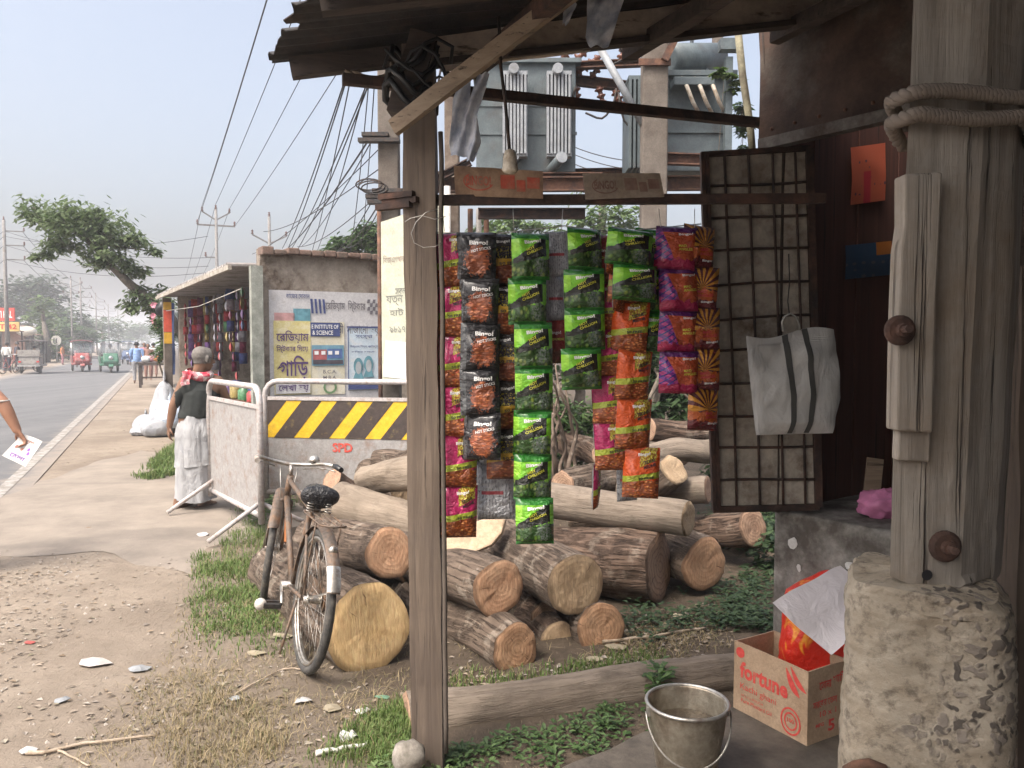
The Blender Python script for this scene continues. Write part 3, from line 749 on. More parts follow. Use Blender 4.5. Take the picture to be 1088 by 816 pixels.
def strip(label, kinds, x0, y0, x1, y1, Y, wpx, yaw=0, taper=0, back=False, first_twist=0, tilt=0):
    """a strip of packets hanging from (x0,y0) to (x1,y1) in the photograph, at depth Y; wpx wide"""
    top, bot = P(x0, y0, Y), P(x1, y1, Y+tilt)
    n = len(kinds); root = thing('snack_strip', label, 'snack packets', top, 'strips of snack packets hanging in the stall')
    step = (bot-top)/n; hh = step.length
    for i, k in enumerate(kinds):
        sd = (i*2+len(label)) % 5
        if (k, sd) not in PROTO: PROTO[(k, sd)] = packet_protos(k, sd*2.7+1)
        me, te = PROTO[(k, sd)]
        o = bpy.data.objects.new('packet', me); COL.objects.link(o)
        o.parent = root
        w = 1.07*wpx*Y/850/PW; ya = yaw+rnd(-.24, .24)+(first_twist if i == 0 else 0)
        if back: ya += pi
        o.rotation_euler = (rnd(-.10, .06)+atan2(step.y, -step.z), rnd(-.05, .05)-atan2(-step.x, -step.z)*1.0, ya)
        o.location = step*i + V((rnd(-.009, .009), 0, 0)); o.scale = (w, w*1.0, hh/PH*1.05)
        for t_ in te:
            l = bpy.data.objects.new('lettering', t_); COL.objects.link(l); l.parent = o
    return root
YS = 2.86
strip('pink snack strip partly hidden behind the wooden post', ['pink']*5, 462, 250, 470, 470, YS+.07, 34, 1.15)
strip('bright pink snack strip hanging closest to the wooden post, six packets long', ['pink']*6, 480, 248, 490, 568, YS, 37, .06)
strip('black snack strip with brown sticks on every packet', ['black']*5, 506, 247, 512, 486, YS-.03, 39.5, -.06)
strip('black and yellow snack strip peeping out beside the plain black strip', ['gold']*5, 534, 249, 543, 506, YS+.03, 44, .12)
strip('silver backs of snack packets showing below the black strips', ['silver']*5, 527, 256, 524, 548, YS+.10, 38, .1)
strip('longest green snack strip, seven packets down to the log pile', ['green']*7, 561, 248, 571, 575, YS-.02, 38, .05)
strip('single maroon snack packet with a silver back above it, between two green strips', ['silver', 'silver', 'maroon'], 593, 246, 590, 384, YS+.06, 26, .35)
strip('maroon snack packets showing at the top between the longest green strip and a silver back', ['maroon']*1, 582, 250, 582, 310, YS+.12, 16, .1)
strip('short green snack strip with a twisted top, next to the silver packet backs', ['green']*4, 621, 243, 617, 412, YS-.03, 40, -.05, first_twist=.35)
strip('strip of pink packets turned edge on, with silver backs, low behind the short green strip', ['pink']*3, 632, 400, 636, 538, YS+.08, 17, 1.0)
strip('pink snack strip hanging between the short green and the orange packets', ['maroon', 'pink', 'pink', 'pink', 'pink'], 645, 250, 652, 497, YS+.02, 33, .1)
strip('silver backs of snack packets between the pink and the orange strips', ['silver']*5, 662, 290, 664, 530, YS+.11, 22, .2)
strip('orange snack strip reaching down over the smooth log', ['orange']*5, 666, 268, 684, 526, YS, 36, .08)
strip('dark red snack packet turned sideways at the top of the orange strip', ['orange']*2, 651, 250, 660, 330, YS-.02, 20, .9)
strip('green snack strip two packets long in front of the orange one', ['green']*2, 673, 244, 680, 318, YS-.05, 46, .12)
strip('darker green snack strip beside the purple packets', ['green']*3, 694, 244, 700, 374, YS+.04, 42, .1)
strip('purple and red snack strip with zigzag print', ['purple']*4, 720, 241, 725, 416, YS, 40, .12)
strip('red and yellow sunburst snack strip in front of the grid door', ['burst']*5, 741, 240, 749, 455, YS+.03, 36, .18)
# the line they hang from
m = MB()
ln = [P(459, 247, YS+.02), P(520, 249, YS+.0), P(600, 240, YS), P(622, 243, YS), P(660, 247, YS), P(690, 243, YS), P(745, 238, YS+.04)]
m.tube(ln, .0022, 5)
for x in (470, 545, 598, 700, 738): m.tube([P(x, 222, 2.86), P(x+rnd(-3, 3), 246, YS)], .0014, 5)
m.build('hanging_wire', STEEL, label='thin wire under the rusty bar that carries the snack strips', cat='wire')
# box lids with a printed name on the bar
CARD = worn('brown_card', (.25, .155, .095), (.34, .225, .145), (.16, .09, .06), 8, .9, .6, bump=.25)
REDP = worn('faded_red_print', (.36, .06, .035), (.42, .10, .06), (.28, .17, .11), 16, .9, .58, bump=.1)
def card(c4, Y, label, mats):
    a, b, c, d = [P(x, y, Y) for x, y in c4]     # bl, br, tr, tl
    r = MB()
    def fn(u, v): p = a.lerp(b, u).lerp(d.lerp(c, u), v); return p+V((0, .006*nz(p, 14)-.004*sin(v*3), 0))
    r.slab(fn, 18, 8, .006); o = r.build('card_lid', mats[0], label=label, cat='box lid', group='printed box lids on the bar')
    w = (b-a).length; h = (d-a).length
    def on(x, y): return fn(x/w, y/h)+V((0, -.0022, 0))
    t = MB(); t.text('BiNGO!', on, 0, w*.28, h*.34, w*.13, h*.36, .03)
    ring = [(w*.27+cos(q)*w*.17, h*.5+sin(q)*h*.31) for q in np.linspace(2.2, 6.0, 22)]
    t.add([on(x, y) for x, y in ring]+[on(w*.27+(x-w*.27)*.93, h*.5+(y-h*.5)*.86) for x, y in ring], [(i, i+1, 23+i, 22+i) for i in range(21)])
    t.build('lettering', mats[1], o)
    for (x0, y0, x1, y1) in ((.52, .30, .68, .78), (.70, .22, .80, .62), (.82, .34, .96, .74)):
        t = MB(); t.grid(lambda u, v: on(w*(x0+(x1-x0)*u), h*(y0+(y1-y0)*v)), 4, 4); t.build('print_patch', mats[1], o)
card([(484, 208), (577, 211), (577, 182), (482, 176)], 2.84, 'reddish brown card lid with red print, the first beside the wooden post', (CARD, REDP))
card([(622, 212), (706, 209), (701, 184), (619, 184)], 2.85, 'faded grey brown card lid on the bar, nearer the grid door', (worn('grey_card', (.23, .18, .135), (.30, .24, .19), (.15, .11, .08), 8, .9, .6, bump=.25), worn('grey_print', (.15, .08, .06), (.20, .12, .09), (.22, .17, .13), 16, .9, .58, bump=.1)))
# torn plastic ribbons
PLAST = worn('pale_plastic', (.52, .55, .62), (.70, .72, .77), (.30, .36, .48), 16, .35, .6, bump=.3)
def ribbon(pts, Y, name='plastic_ribbon', label='', mat=None, group=None):
    """pts: (x, y, half width) from the top down"""
    k = len(pts); m = MB()
    def fn(u, v):
        q = v*(k-1); i = min(int(q), k-2); t = q-i
        x, y, w = [pts[i][j]*(1-t)+pts[i+1][j]*t for j in range(3)]
        p = P(x+(u*2-1)*w, y, Y); return p+V((0, .014*sin(u*7+v*9)+.01*nz(p, 20), .004*nz(p, 30)))
    m.slab(fn, 8, 24, .001); return m.build(name, mat or PLAST, label=label, cat='plastic strip', group=group)
ribbon([(494, 84, 6), (490, 105, 9), (488, 130, 8), (486, 150, 9), (489, 166, 10)], 2.78, label='torn pale plastic strip hanging closest to the post, wide at its foot')
ribbon([(514, 78, 6), (507, 100, 7), (501, 125, 6), (503, 150, 8), (500, 172, 4)], 2.76, label='torn pale blue plastic strip slanting under the brace')
ribbon([(644, -4, 20), (640, 20, 16), (636, 40, 14), (637, 50, 9)], 2.72, label='torn white plastic scrap hanging from the pale fascia board')
ribbon([(607, 4, 6), (603, 16, 5), (600, 26, 2)], 2.66, label='small scrap of plastic hanging above the brace')
# cord with a white weight
m = MB(); c = [P(530, 18, 2.6), P(532, 70, 2.6), P(537, 110, 2.6), P(542, 166, 2.6)]
m.tube(c, .0055, 6); o = m.build('pull_cord', IRON, label='dark hanging cord with a worn cream plug at its end', cat='cord')
m = MB(); e = P(542, 160, 2.6)
m.lathe([(0.004, .005), (.016, 0), (.022, -.02), (.024, -.05), (.027, -.062), (.020, -.07), (.0, -.075)], e, 14); m.build('plug', worn('cream_plastic', (.55, .48, .38), (.66, .60, .50), (.25, .18, .12), 20), o)
# coil of cable under the roof corner
m = MB()
for i in range(7):
    c0 = P(393, 66, 2.95)+V((rnd(-.01, .01), .02*i, rnd(-.01, .012))); r = rnd(.055, .085)
    m.tube([c0+V((cos(a)*r*1.25, sin(a*1.3)*.02, sin(a)*r*.75)) for a in np.linspace(0, 2*pi, 20, False)], .006, 6, closed=True)
m.build('cable_coil', flat('beige_cable', (.36, .28, .21), .6), label='coil of beige cable hung under the tin awning', cat='cable')
# woven white bag hung on the door
WOVEN = NT('woven_plastic'); o = WOVEN.uv()
w1 = WOVEN.n('TexWave', {'Vector': o, 'Scale': 26}, bands_direction='X').outputs[1]; w2 = WOVEN.n('TexWave', {'Vector': o, 'Scale': 34}, bands_direction='Y').outputs[1]
cr = WOVEN.noise(WOVEN.map(WOVEN.obj(), (1, 1, .4)), 11, 5, .6, 1.0)
WOVEN.bump(WOVEN.math('ADD', WOVEN.math('MULTIPLY', WOVEN.math('ADD', w1, w2), .05), cr), .8, .03)
WOVEN = WOVEN.fin(WOVEN.mix(WOVEN.ramp(cr, [(.3, 0), (.7, 1)]), (.50, .49, .47), (.70, .69, .66)), .6)
bag = thing('woven_bag', 'white woven shopping bag with dark straps hung on the grid door', 'bag', P(842, 462, 3.18))
q = [(803, 461), (886, 459), (893, 420), (888, 352), (793, 358), (797, 420)]
def bagf(u, v, s_=1):
    l = [(803, 462), (799, 425), (795, 385), (793, 357)]; r = [(884, 460), (893, 424), (891, 380), (887, 350)]
    k = v*3; i = min(int(k), 2); t = k-i
    a = V(l[i]).lerp(V(l[i+1]), t); b = V(r[i]).lerp(V(r[i+1]), t); c = a.lerp(b, u)
    p = P(c.x, c.y+ (4*sin(u*pi*2) if v > .9 else 0), 3.20)
    puf = .055*sin(pi*u)**.6*(1-.75*v**2)*(1-max(0, .12-v)/.12)
    return p+V((0, -s_*puf-.018*nz(p, 8)-.010*nz(p, 21), 0))
m = MB(); m.grid(lambda u, v: bagf(u, v), 32, 32); m.grid(lambda u, v: bagf(1-u, v, -.6), 20, 20); m.build('bag_body', WOVEN, bag)
for u in (.42, .64):
    m = MB(); m.grid(lambda a, b: bagf(u+.05*(a-.5)*1.3, .01+b*.99)+V((0, -.004, 0)), 3, 24); m.build('strap', flat('dark_strap', (.065, .065, .06), .8), bag)
m = MB()
hk = [(832, 352), (831, 342), (834, 336), (840, 333), (846, 337), (849, 344), (850, 351)]
m.tube([P(x, y, 3.19) for x, y in hk], .009, 6, flat=.4); m.build('handle', flat('grey_handle', (.30, .29, .26), .8), bag)
m = MB(); m.tube([P(838, 270, 3.33), P(839, 300, 3.27), P(837, 320, 3.23), P(839, 336, 3.20)], .0025, 5); m.build('hook_wire', IRON, bag)
# packets pinned on the booth's inner wall
def wall_card(px0, py0, px1, py1, mat, name, label, cat):
    # find where those pixels meet the side wall's inner face (the plane s = .045)
    def hit(px, py):
        a, b = P(px, py, 2), P(px, py, 4); d = b-a; o0 = A0+EB*.046
        t = (o0-a).dot(EB)/d.dot(EB); return a+d*t
    bl, br, tr, tl = hit(px0, py1), hit(px1, py1-5), hit(px1, py0), hit(px0, py0+5)
    m = MB()
    def fn(u, v): p = bl.lerp(br, u).lerp(tl.lerp(tr, u), v); return p+EB*(.004*sin(v*3)+.003*nz(p, 12)+.004)
    m.slab(fn, 10, 12, -.002); return m.build(name, mat, label=label, cat=cat), fn
s = NT('orange_card'); uv = s.uv(); q = s.sep(uv); d = s.n('TexVoronoi', {'Vector': uv, 'Scale': 7, 'Randomness': .5}).outputs[0]
col = s.mix(s.math('MULTIPLY', s.ramp(d, [(.16, 1), (.24, 0)]), s.math('LESS_THAN', s.math('ABSOLUTE', s.math('SUBTRACT', q[1], .45)), .3)), (.55, .12, .06), (.10, .05, .08))
col = s.mix(s.math('MULTIPLY', s.math('LESS_THAN', s.math('ABSOLUTE', s.math('SUBTRACT', q[0], .55)), .10), s.math('LESS_THAN', q[1], .55)), col, (.50, .03, .05))
OC = s.fin(col, .5)
o, fn = wall_card(903, 152, 939, 218, OC, 'poster', 'orange red printed card pinned up inside the stall', 'poster')
s = NT('blue_card'); uv = s.uv(); q = s.sep(uv); d = s.n('TexVoronoi', {'Vector': uv, 'Scale': 5, 'Randomness': .3}).outputs[0]
col = s.mix(s.math('MULTIPLY', s.ramp(d, [(.2, 1), (.28, 0)]), s.math('LESS_THAN', q[1], .55)), (.015, .06, .13), (.10, .10, .14))
col = s.mix(s.math('MULTIPLY', s.math('GREATER_THAN', q[1], .62), s.math('LESS_THAN', q[0], .36)), col, (.42, .14, .02))
o, fn = wall_card(897, 256, 946, 297, s.fin(col, .5), 'poster', 'dark blue printed card pinned below the orange one inside the stall', 'poster')
# ---------------------------------------------------------------- on and about the stall floor
FOIL = flat('pink_plastic', (.62, .22, .40), .45, bump=.5)
c = B(.36, .30, ZF); m = MB()
def crump(c, r, sc, k=26):
    def fn(u, v):
        th, ph = u*2*pi, v*pi; d = V((cos(th)*sin(ph), sin(th)*sin(ph), -cos(ph)))
        n_ = 1+.30*nz(d*2.2+V(c)*3)+.18*nz(d*6+V(c))
        p = V(c)+V((d.x*r*sc[0], d.y*r*sc[1], d.z*r*sc[2]))*n_; return p
    return fn
cb = P(934, 538, 3.30); m.grid(crump(V((cb.x+.02, 3.30, ZF+.05)), .085, (1.2, 1, .75)), 30, 18); m.build('plastic_bag', FOIL, label='crumpled pink plastic bag on the stall counter', cat='bag')
# small leaning board inside the opening
m = MB(); m.bar(P(925, 535, 3.42), P(930, 487, 3.45), .07, .012, up=(0, 1, 0)); m.build('small_board', LATHW, label='small brown board leaning inside the stall opening', cat='board')
# bucket
bk = P(730, 752, 2.74); bk.z = FZ
bucket = thing('bucket', 'dull metal bucket of murky water standing in front of the carton', 'bucket', bk)
BUCK = worn('bucket_metal', (.30, .265, .21), (.42, .38, .31), (.17, .125, .085), 9, .42, .55, bump=.2, metal=.75)
m = MB()
m.lathe([(.0, .0), (.098, 0), (.101, .004), (.112, .08), (.124, .16), (.1255, .166), (.127, .172), (.138, .262), (.139, .27), (.136, .27), (.134, .262), (.122, .16), (.099, .012), (0, .01)], bk, 48); bd = m.build('bucket_body', BUCK, bucket)
m = MB(); m.tube([bk+V((cos(a)*.141, sin(a)*.141, .27)) for a in np.linspace(0, 2*pi, 48, False)], .0062, 8, closed=True); m.build('rim', STEEL, bucket)
s = NT('murky_water'); 
MUD = worn('murk', (.045, .035, .025), (.08, .06, .042), (.10, .08, .06), 20, .25, .62, bump=.5)
m = MB(); m.lathe([(0, .19), (.07, .192), (.125, .188)], bk, 32); m.build('water', MUD, bucket)
m = MB(); hp = [bk+V((cos(a)*.143*1.03, -sin(a)*.10-.02, .245-sin(a)*.155)) for a in np.linspace(0, pi, 26)]
m.tube(hp, .0032, 6); m.build('handle', STEEL, bucket)
for sx in (-1, 1):
    m = MB(); m.box(bk+V((sx*.137, -.01, .245)), (.012, .03, .035)); m.build('ear', STEEL, bucket, bevel=.003)
# carton
k1 = P(857, 810, 2.955); k1.z = FZ; k0 = P(779, 766, 3.28); k0.z = FZ
ax = (k1-k0).normalized(); L = (k1-k0).length; ay = V((-ax.y, ax.x, 0)); W = .235; HH = .285
CART = worn('carton_board', (.34, .235, .15), (.42, .30, .20), (.27, .18, .115), 5, .9, .62, bump=.2, fine=90)
CINK = worn('carton_print', (.52, .05, .045), (.60, .08, .06), (.42, .20, .13), 26, .9, .66, bump=.1)
carton = thing('cardboard_box', 'open brown carton with red printing beside the bucket', 'box', k0)
th = .006
def panel(a, b, z0=.0, z1=HH, inward=None, lean=0):
    m = MB(); n_ = inward*th
    up = V((0, 0, z1)); ln_ = -inward*lean
    def fn(u, v): p = a.lerp(b, u)+V((0, 0, z0+(z1-z0)*v))+ln_*v; return p+inward*(.004*sin(u*3.1)*v+.0025*nz(p, 8))
    m.slab(fn, 16, 12, -th if False else th); return m.build('side_panel', CART, carton), fn
ca, cb_, cc_, cd_ = k0, k1, k1+ay*W, k0+ay*W
pf, ff = panel(ca, cb_, inward=ay)                        # long printed side facing the bucket
pr, fr_ = panel(cb_, cc_, inward=-ax)
pb, fb = panel(cc_, cd_, inward=-ay, lean=.0)
pc, fc = panel(cd_, ca, inward=ax)
m = MB(); m.prism([ca+ay*.008+ax*.008, cb_+ay*.008-ax*.008, cc_-ay*.008-ax*.008, cd_-ay*.008+ax*.008], (0, 0, .004), (0, 0, .01)); m.build('base_panel', CART, carton)
def onp(f, w, h, nrm): return lambda x, y: f(min(1, max(0, x/w)), min(1, max(0, y/h)))+nrm*.0018
o1 = onp(ff, L, HH, -ay)
t = MB()
def wrd(t, f, txt, x, y, w, h, bold=.02, mi=0): t.text(txt, f, mi, w, h, x, y, bold)
wrd(t, o1, 'fortune', L*.09, HH*.50, L*.66, HH*.24, .035)
t.build('lettering', CINK, pf)
t = MB(); wrd(t, o1, 'Kachi ghani', L*.10, HH*.31, L*.50, HH*.12, 0); t.build('lettering', CINK, pf)
t = MB(); wrd(t, o1, 'Pure Mustard Oil', L*.12, HH*.15, L*.42, HH*.06, 0); t.build('lettering', CINK, pf)
t = MB(); wrd(t, o1, '10 x 1 L POUCH', L*.12, HH*.235, L*.3, HH*.035, 0); t.build('lettering', CINK, pf)
def disc(t, f, cx, cy, rx, ry, r0=0, n=28):
    if r0 <= 0: t.add([f(cx, cy)]+[f(cx+cos(a)*rx, cy+sin(a)*ry) for a in np.linspace(0, 2*pi, n, False)], [(0, 1+i, 1+(i+1) % n) for i in range(n)])
    else: t.add([f(cx+cos(a)*rx*q, cy+sin(a)*ry*q) for q in (r0, 1) for a in np.linspace(0, 2*pi, n, False)], [(i, (i+1) % n, n+(i+1) % n, n+i) for i in range(n)])
t = MB(); disc(t, o1, L*.79, HH*.22, L*.13, HH*.19, .86); disc(t, o1, L*.79, HH*.22, L*.085, HH*.125, .8); wrd(t, o1, '100', L*.745, HH*.20, L*.09, HH*.06, .02)
t.build('seal_print', CINK, pf)
t = MB(); disc(t, o1, L*.09, HH*.86, L*.06, HH*.075, 0); t.build('seal_print', CINK, pf)
t = MB()
for (x0, y0, x1, y1, b_) in ((.72, .93, .90, .60, .035), (.78, .97, .985, .70, .03)):
    n_ = 10; A_ = []; B__ = []
    for i in range(n_+1):
        q = i/n_; x = x0+(x1-x0)*q; y = y0+(y1-y0)*q-.05*sin(q*pi); w_ = b_*sin(pi*(q*.9+.05))
        A_.append(o1(L*(x+w_), HH*(y+w_*.6))); B__.append(o1(L*(x-w_), HH*(y-w_*.6)))
    t.add(A_+B__, [(i, i+1, n_+2+i, n_+1+i) for i in range(n_)])
t.build('leaf_print', CINK, pf)
o2 = onp(fr_, W, HH, ax); t = MB()
wrd(t, o2, 'েসানা', W*.28, HH*.70, W*.3, HH*.14, .02); wrd(t, o2, 'খািট', W*.62, HH*.74, W*.3, HH*.14, .02)
wrd(t, o2, 'সরেষর েতল', W*.12, HH*.47, W*.6, HH*.1, .01); wrd(t, o2, '10 x 1', W*.3, HH*.33, W*.4, HH*.08, .01); wrd(t, o2, 'MFG', W*.2, HH*.2, W*.2, HH*.05); wrd(t, o2, '5', W*.5, HH*.1, W*.16, HH*.16, .03)
t.build('lettering', CINK, pr)
o3 = onp(fb, W*1.6, HH, -ay); t = MB()
o3 = lambda x, y: fb(1-min(1, max(0, x/L)), min(1, max(0, y/HH)))-ay*(th+.002)
wrd(t, o3, 'ফরচুন', L*.50, HH*.66, L*.42, HH*.18, .03); t.build('lettering', CINK, pb)
# red packet and its white sheet, propped against the plinth behind the carton
REDBAG = NT('red_sack'); n_ = REDBAG.noise(REDBAG.map(REDBAG.obj(), loc=(2, 1, 0)), 7, 3, .5, 1.0)
REDBAG.bump(REDBAG.noise(REDBAG.obj(), 9, 5, .6), .7, .03)
REDBAG = REDBAG.fin(REDBAG.ramp(n_, [(.0, (.55, .02, .012)), (.55, (.60, .03, .015)), (.60, (.75, .30, .03)), (.66, (.65, .06, .02))]), .4)
rb = thing('printed_sack', 'red and orange printed sack with a white sheet folded over it behind the carton', 'sack', P(880, 700, 3.2))
rb.location.z = 0
def sackf(u, v):
    th_ = u*2*pi; c0 = P(880, 690, 3.24)
    zz = FZ+v*.60*(1-.0)
    k = (1-.15*v)*min(1, (1-v)*6+.05)
    e = 3.2; cx, cy_ = cos(th_), sin(th_); rr_ = (abs(cx)**e+abs(cy_)**e)**(-1/e)
    p = V((c0.x+.02+cx*rr_*.225*k, 3.24+cy_*rr_*.11*k, zz)); return p+V((cx, cy_, 0))*(.02*nz(p, 7)+.01*nz(p, 18))
m = MB(); m.grid(sackf, 48, 30); m.build('sack_body', REDBAG, rb)
SHEET = NT('white_sheet'); SHEET.bump(SHEET.noise(SHEET.obj(), 10, 5, .6, .8), .6, .025); SHEET = SHEET.fin((.66, .62, .64), .7)
c4 = [P(821, 640, 3.02), P(884, 697, 2.93), P(950, 640, 3.0), P(945, 588, 3.34)]
def shf(u, v):
    p = c4[0].lerp(c4[1], u).lerp(c4[3].lerp(c4[2], u), v)
    return p+V((0, 0, .03*sin(v*pi)*(1-u)+.012*nz(p, 7)))+V((0, -.012*sin(u*6), 0))
m = MB(); m.slab(shf, 24, 24, .002); m.build('sheet', SHEET, rb)
# a stone at the foot of the post
def rock(c, r, sc, name, mat, label, cat='stone', group=None, k=20):
    def fn(u, v):
        th_, ph = u*2*pi, v*pi; d = V((cos(th_)*sin(ph), sin(th_)*sin(ph), -cos(ph)))
        return V(c)+V((d.x*sc[0], d.y*sc[1], d.z*sc[2]))*r*(1+.28*nz(d*1.5+V(c)*4)+.10*nz(d*5+V(c)))
    m = MB(); m.grid(fn, k, k//2); return m.build(name, mat, label=label, cat=cat, group=group)
rock(P(434, 804, 2.72), .06, (1, 1, .9), 'stone', STONE, 'rounded grey brown stone against the foot of the wooden post')
# ---------------------------------------------------------------- the log pile
def bark_mat(name, c1, c2, dark, ridge=1.0, pale=None, along=.085):
    s = NT(name); uv = s.uv(); o = s.obj()
    st = s.map(uv, (1, along, 1))
    w = s.mix(.09, st, s.noise(st, 22, 5, .7, out=1))
    vd = s.vor(w, 30, 'DISTANCE_TO_EDGE'); crack = s.math('MULTIPLY', s.ramp(vd, [(.0, 1), (.16, 0)]), s.ramp(s.noise(uv, 9, 5, .7), [(.38, .15), (.6, 1)]))
    n1 = s.noise(st, 30, 7, .7); big = s.noise(o, 5, 5, .6)
    col = s.mix(s.ramp(n1, [(.3, 0), (.7, 1)]), c1, c2)
    col = s.mix(s.math('MULTIPLY', crack, .8*ridge), col, dark)
    if pale is not None: col = s.mix(s.ramp(s.noise(s.map(o, loc=(2, 5, 1)), 8, 6, .65), [(.54, 0), (.62, .85)]), col, pale)
    col = s.mix(s.ramp(big, [(.4, 0), (.7, .45)]), col, [x*.55 for x in c1])
    s.bump(s.math('SUBTRACT', s.math('MULTIPLY', n1, .8), s.math('MULTIPLY', crack, ridge)), .8, .02*ridge+.006)
    return s.fin(col, .93, spec=.25)
BARKB = bark_mat('brown_bark', (.115, .083, .062), (.22, .168, .13), (.035, .024, .018), 1.0, (.30, .25, .20))
BARKG = bark_mat('grey_bark', (.17, .135, .105), (.28, .232, .185), (.07, .052, .04), .4, (.17, .14, .11))
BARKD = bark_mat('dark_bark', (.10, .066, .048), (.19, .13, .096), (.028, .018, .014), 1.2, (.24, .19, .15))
BARKP = bark_mat('pale_bark', (.20, .158, .12), (.31, .255, .198), (.12, .09, .065), .3, (.17, .135, .105))
def end_mat(name, c1, c2, ring, crack, rings=9, bright=None):
    rings = rings*1.5
    s = NT(name); uv0 = s.uv(); rr0 = s.n('ObjectInfo').outputs['Random']
    uv = uv0; sh = s.n('VectorMath', {0: uv0, 1: s.comb(s.math('MULTIPLY', rr0, 17), s.math('MULTIPLY', rr0, 31), 0)}, operation='ADD').outputs[0]
    ns = s.noise(sh, 2.5, 5, .6); w = s.n('VectorMath', {0: uv, 1: s.mix(.12, (.5, .5, .5), s.noise(sh, 3, 4, .6, out=1))}, operation='ADD').outputs[0]
    w = s.n('VectorMath', {0: w, 1: (1.04, 1.015, .5)}, operation='SUBTRACT').outputs[0]
    q = s.sep(w); d = s.math('SQRT', s.math('ADD', s.math('MULTIPLY', q[0], q[0]), s.math('MULTIPLY', q[1], q[1])))
    rg = s.math('PINGPONG', s.math('MULTIPLY', d, rings), .5)
    col = s.mix(s.ramp(ns, [(.3, 0), (.7, 1)]), c1, c2)
    col = s.mix(s.math('MULTIPLY', s.ramp(rg, [(.0, 1), (.22, 0)]), ring[3]), col, ring[:3])
    an = s.math('ARCTAN2', q[1], q[0]); cr = s.noise(s.comb(s.math('MULTIPLY', an, 2.2), s.math('MULTIPLY', d, .7), s.math('MULTIPLY', rr0, 9)), 3.2, 3, .6)
    col = s.mix(s.ramp(cr, [(.29, 1), (.33, 0)]), col, crack)
    fib = s.noise(s.map(sh, (1, .18, 1), rot=(0, 0, .3)), 34, 5, .7); col = s.mix(.45, col, s.ramp(fib, [(.3, .22), (.7, .78)]), 'OVERLAY')
    col = s.mix(s.ramp(s.math('ADD', d, s.math('MULTIPLY', ns, .18)), [(.54, 0), (.60, .9)]), col, [x*.38 for x in c1])
    st = s.ramp(s.noise(s.map(sh, loc=(3, 1, 0)), 2.8, 7, .75), [(.56, 0), (.70, .6)]); col = s.mix(st, col, [x*.5 for x in c2])
    s.bump(s.math('ADD', fib, s.math('MULTIPLY', rg, .3)), .6, .012)
    return s.fin(col, .85)
ENDY = end_mat('fresh_yellow_cut', (.56, .37, .17), (.68, .49, .26), (.50, .31, .13, .25), (.28, .17, .08), 5)
ENDR = end_mat('reddish_cut', (.39, .215, .122), (.49, .31, .19), (.28, .13, .07, .38), (.10, .045, .025), 8)
ENDB = end_mat('brown_cut', (.38, .21, .115), (.49, .305, .18), (.22, .11, .058, .55), (.09, .05, .03), 9)
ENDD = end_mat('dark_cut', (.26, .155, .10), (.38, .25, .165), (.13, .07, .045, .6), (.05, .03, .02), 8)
ENDT = end_mat('tan_cut', (.38, .26, .155), (.48, .355, .225), (.32, .22, .14, .25), (.15, .10, .06), 7)
def log(label, p0, p1, r0, r1, bark, end, seed=0, lump=.10, bend=.10, n=44, seg=26, flat_=1.0, both=False, ends=True, name='log', group='sawn logs heaped beside the road', cat='log'):
    p0, p1 = V(p0), V(p1); ax_ = (p1-p0); L_ = ax_.length; d = ax_.normalized(); x = d.cross(V((0, 0, 1))).normalized(); z = x.cross(d)
    k0 = V((seed*5.3, seed*2.1, seed))
    def ringp(i, j):
        t = i/seg; a = 2*pi*j/n
        c = p0.lerp(p1, t)+(x*nz(k0+V((t*1.7, 0, 0)))+z*nz(k0+V((t*1.7, 5, 0)))*.6)*bend*sin(pi*t)
        r = (r0+(r1-r0)*t)*(1+lump*nz(V((cos(a)*1.1, sin(a)*1.1, t*L_*2.2))+k0)*1.6+lump*.5*nz(V((cos(a)*3, sin(a)*3, t*L_*7))+k0))
        return c+x*cos(a)*r+z*sin(a)*r*flat_
    m = MB(); vs = [ringp(i, j) for i in range(seg+1) for j in range(n)]
    fs, uv = [], []; cf = 2*pi*r0
    for i in range(seg):
        for j in range(n):
            fs.append((i*n+j, (i+1)*n+j, (i+1)*n+(j+1) % n, i*n+(j+1) % n))
            ua, ub = j/n*cf, (j+1)/n*cf; va, vb = i/seg*L_, (i+1)/seg*L_
            uv.append([(ua+seed, va), (ua+seed, vb), (ub+seed, vb), (ub+seed, va)])
    m.add(vs, fs, 0, uv, True)
    if not both: m.add([ringp(seg, j) for j in range(n)], [tuple(range(n))[::-1]], 0)
    o = m.build(name, bark, label=label, cat=cat, group=group)
    if not ends: return o
    for (i, cc, sg) in ((0, p0, 1),)+(((seg, p1, -1),) if both else ()):
        e = MB(); ring_ = [ringp(i, j) for j in range(n)]; c = sum(ring_, V())/n
        vs, uvs = [c], [(.5, .5)]
        for q in (.35, .7, .93, 1.0):
            for j in range(n):
                p = c.lerp(ring_[j], q); off = -d*sg*(.006*nz(p, 30)+.004*nz(p, 60)+(.006 if q < 1 else -.001)); vs.append(p+off)
                a = 2*pi*j/n; uvs.append((.5+.5*q*cos(a), .5+.5*q*sin(a)))
        fs = [(0, 1+(j+1) % n, 1+j) for j in range(n)]
        for q in range(3):
            fs += [(1+q*n+j, 1+q*n+(j+1) % n, 1+(q+1)*n+(j+1) % n, 1+(q+1)*n+j) for j in range(n)]
        if sg < 0: fs = [f[::-1] for f in fs]
        e.add(vs, fs, 0, [[uvs[i_] for i_ in f] for f in fs], True)
        e.build('cut_face', end, o)
    return o
log('biggest log with a pale yellow sawn face, lying behind the bicycle wheel', P(391, 668, 3.76), P(296, 606, 5.25), .212, .20, BARKB, ENDY, 1, .05)
log('log with a reddish ringed face lying on top of the biggest yellow faced log', P(414, 588, 4.12), P(334, 571, 5.5), .135, .15, BARKB, ENDR, 2, .09)
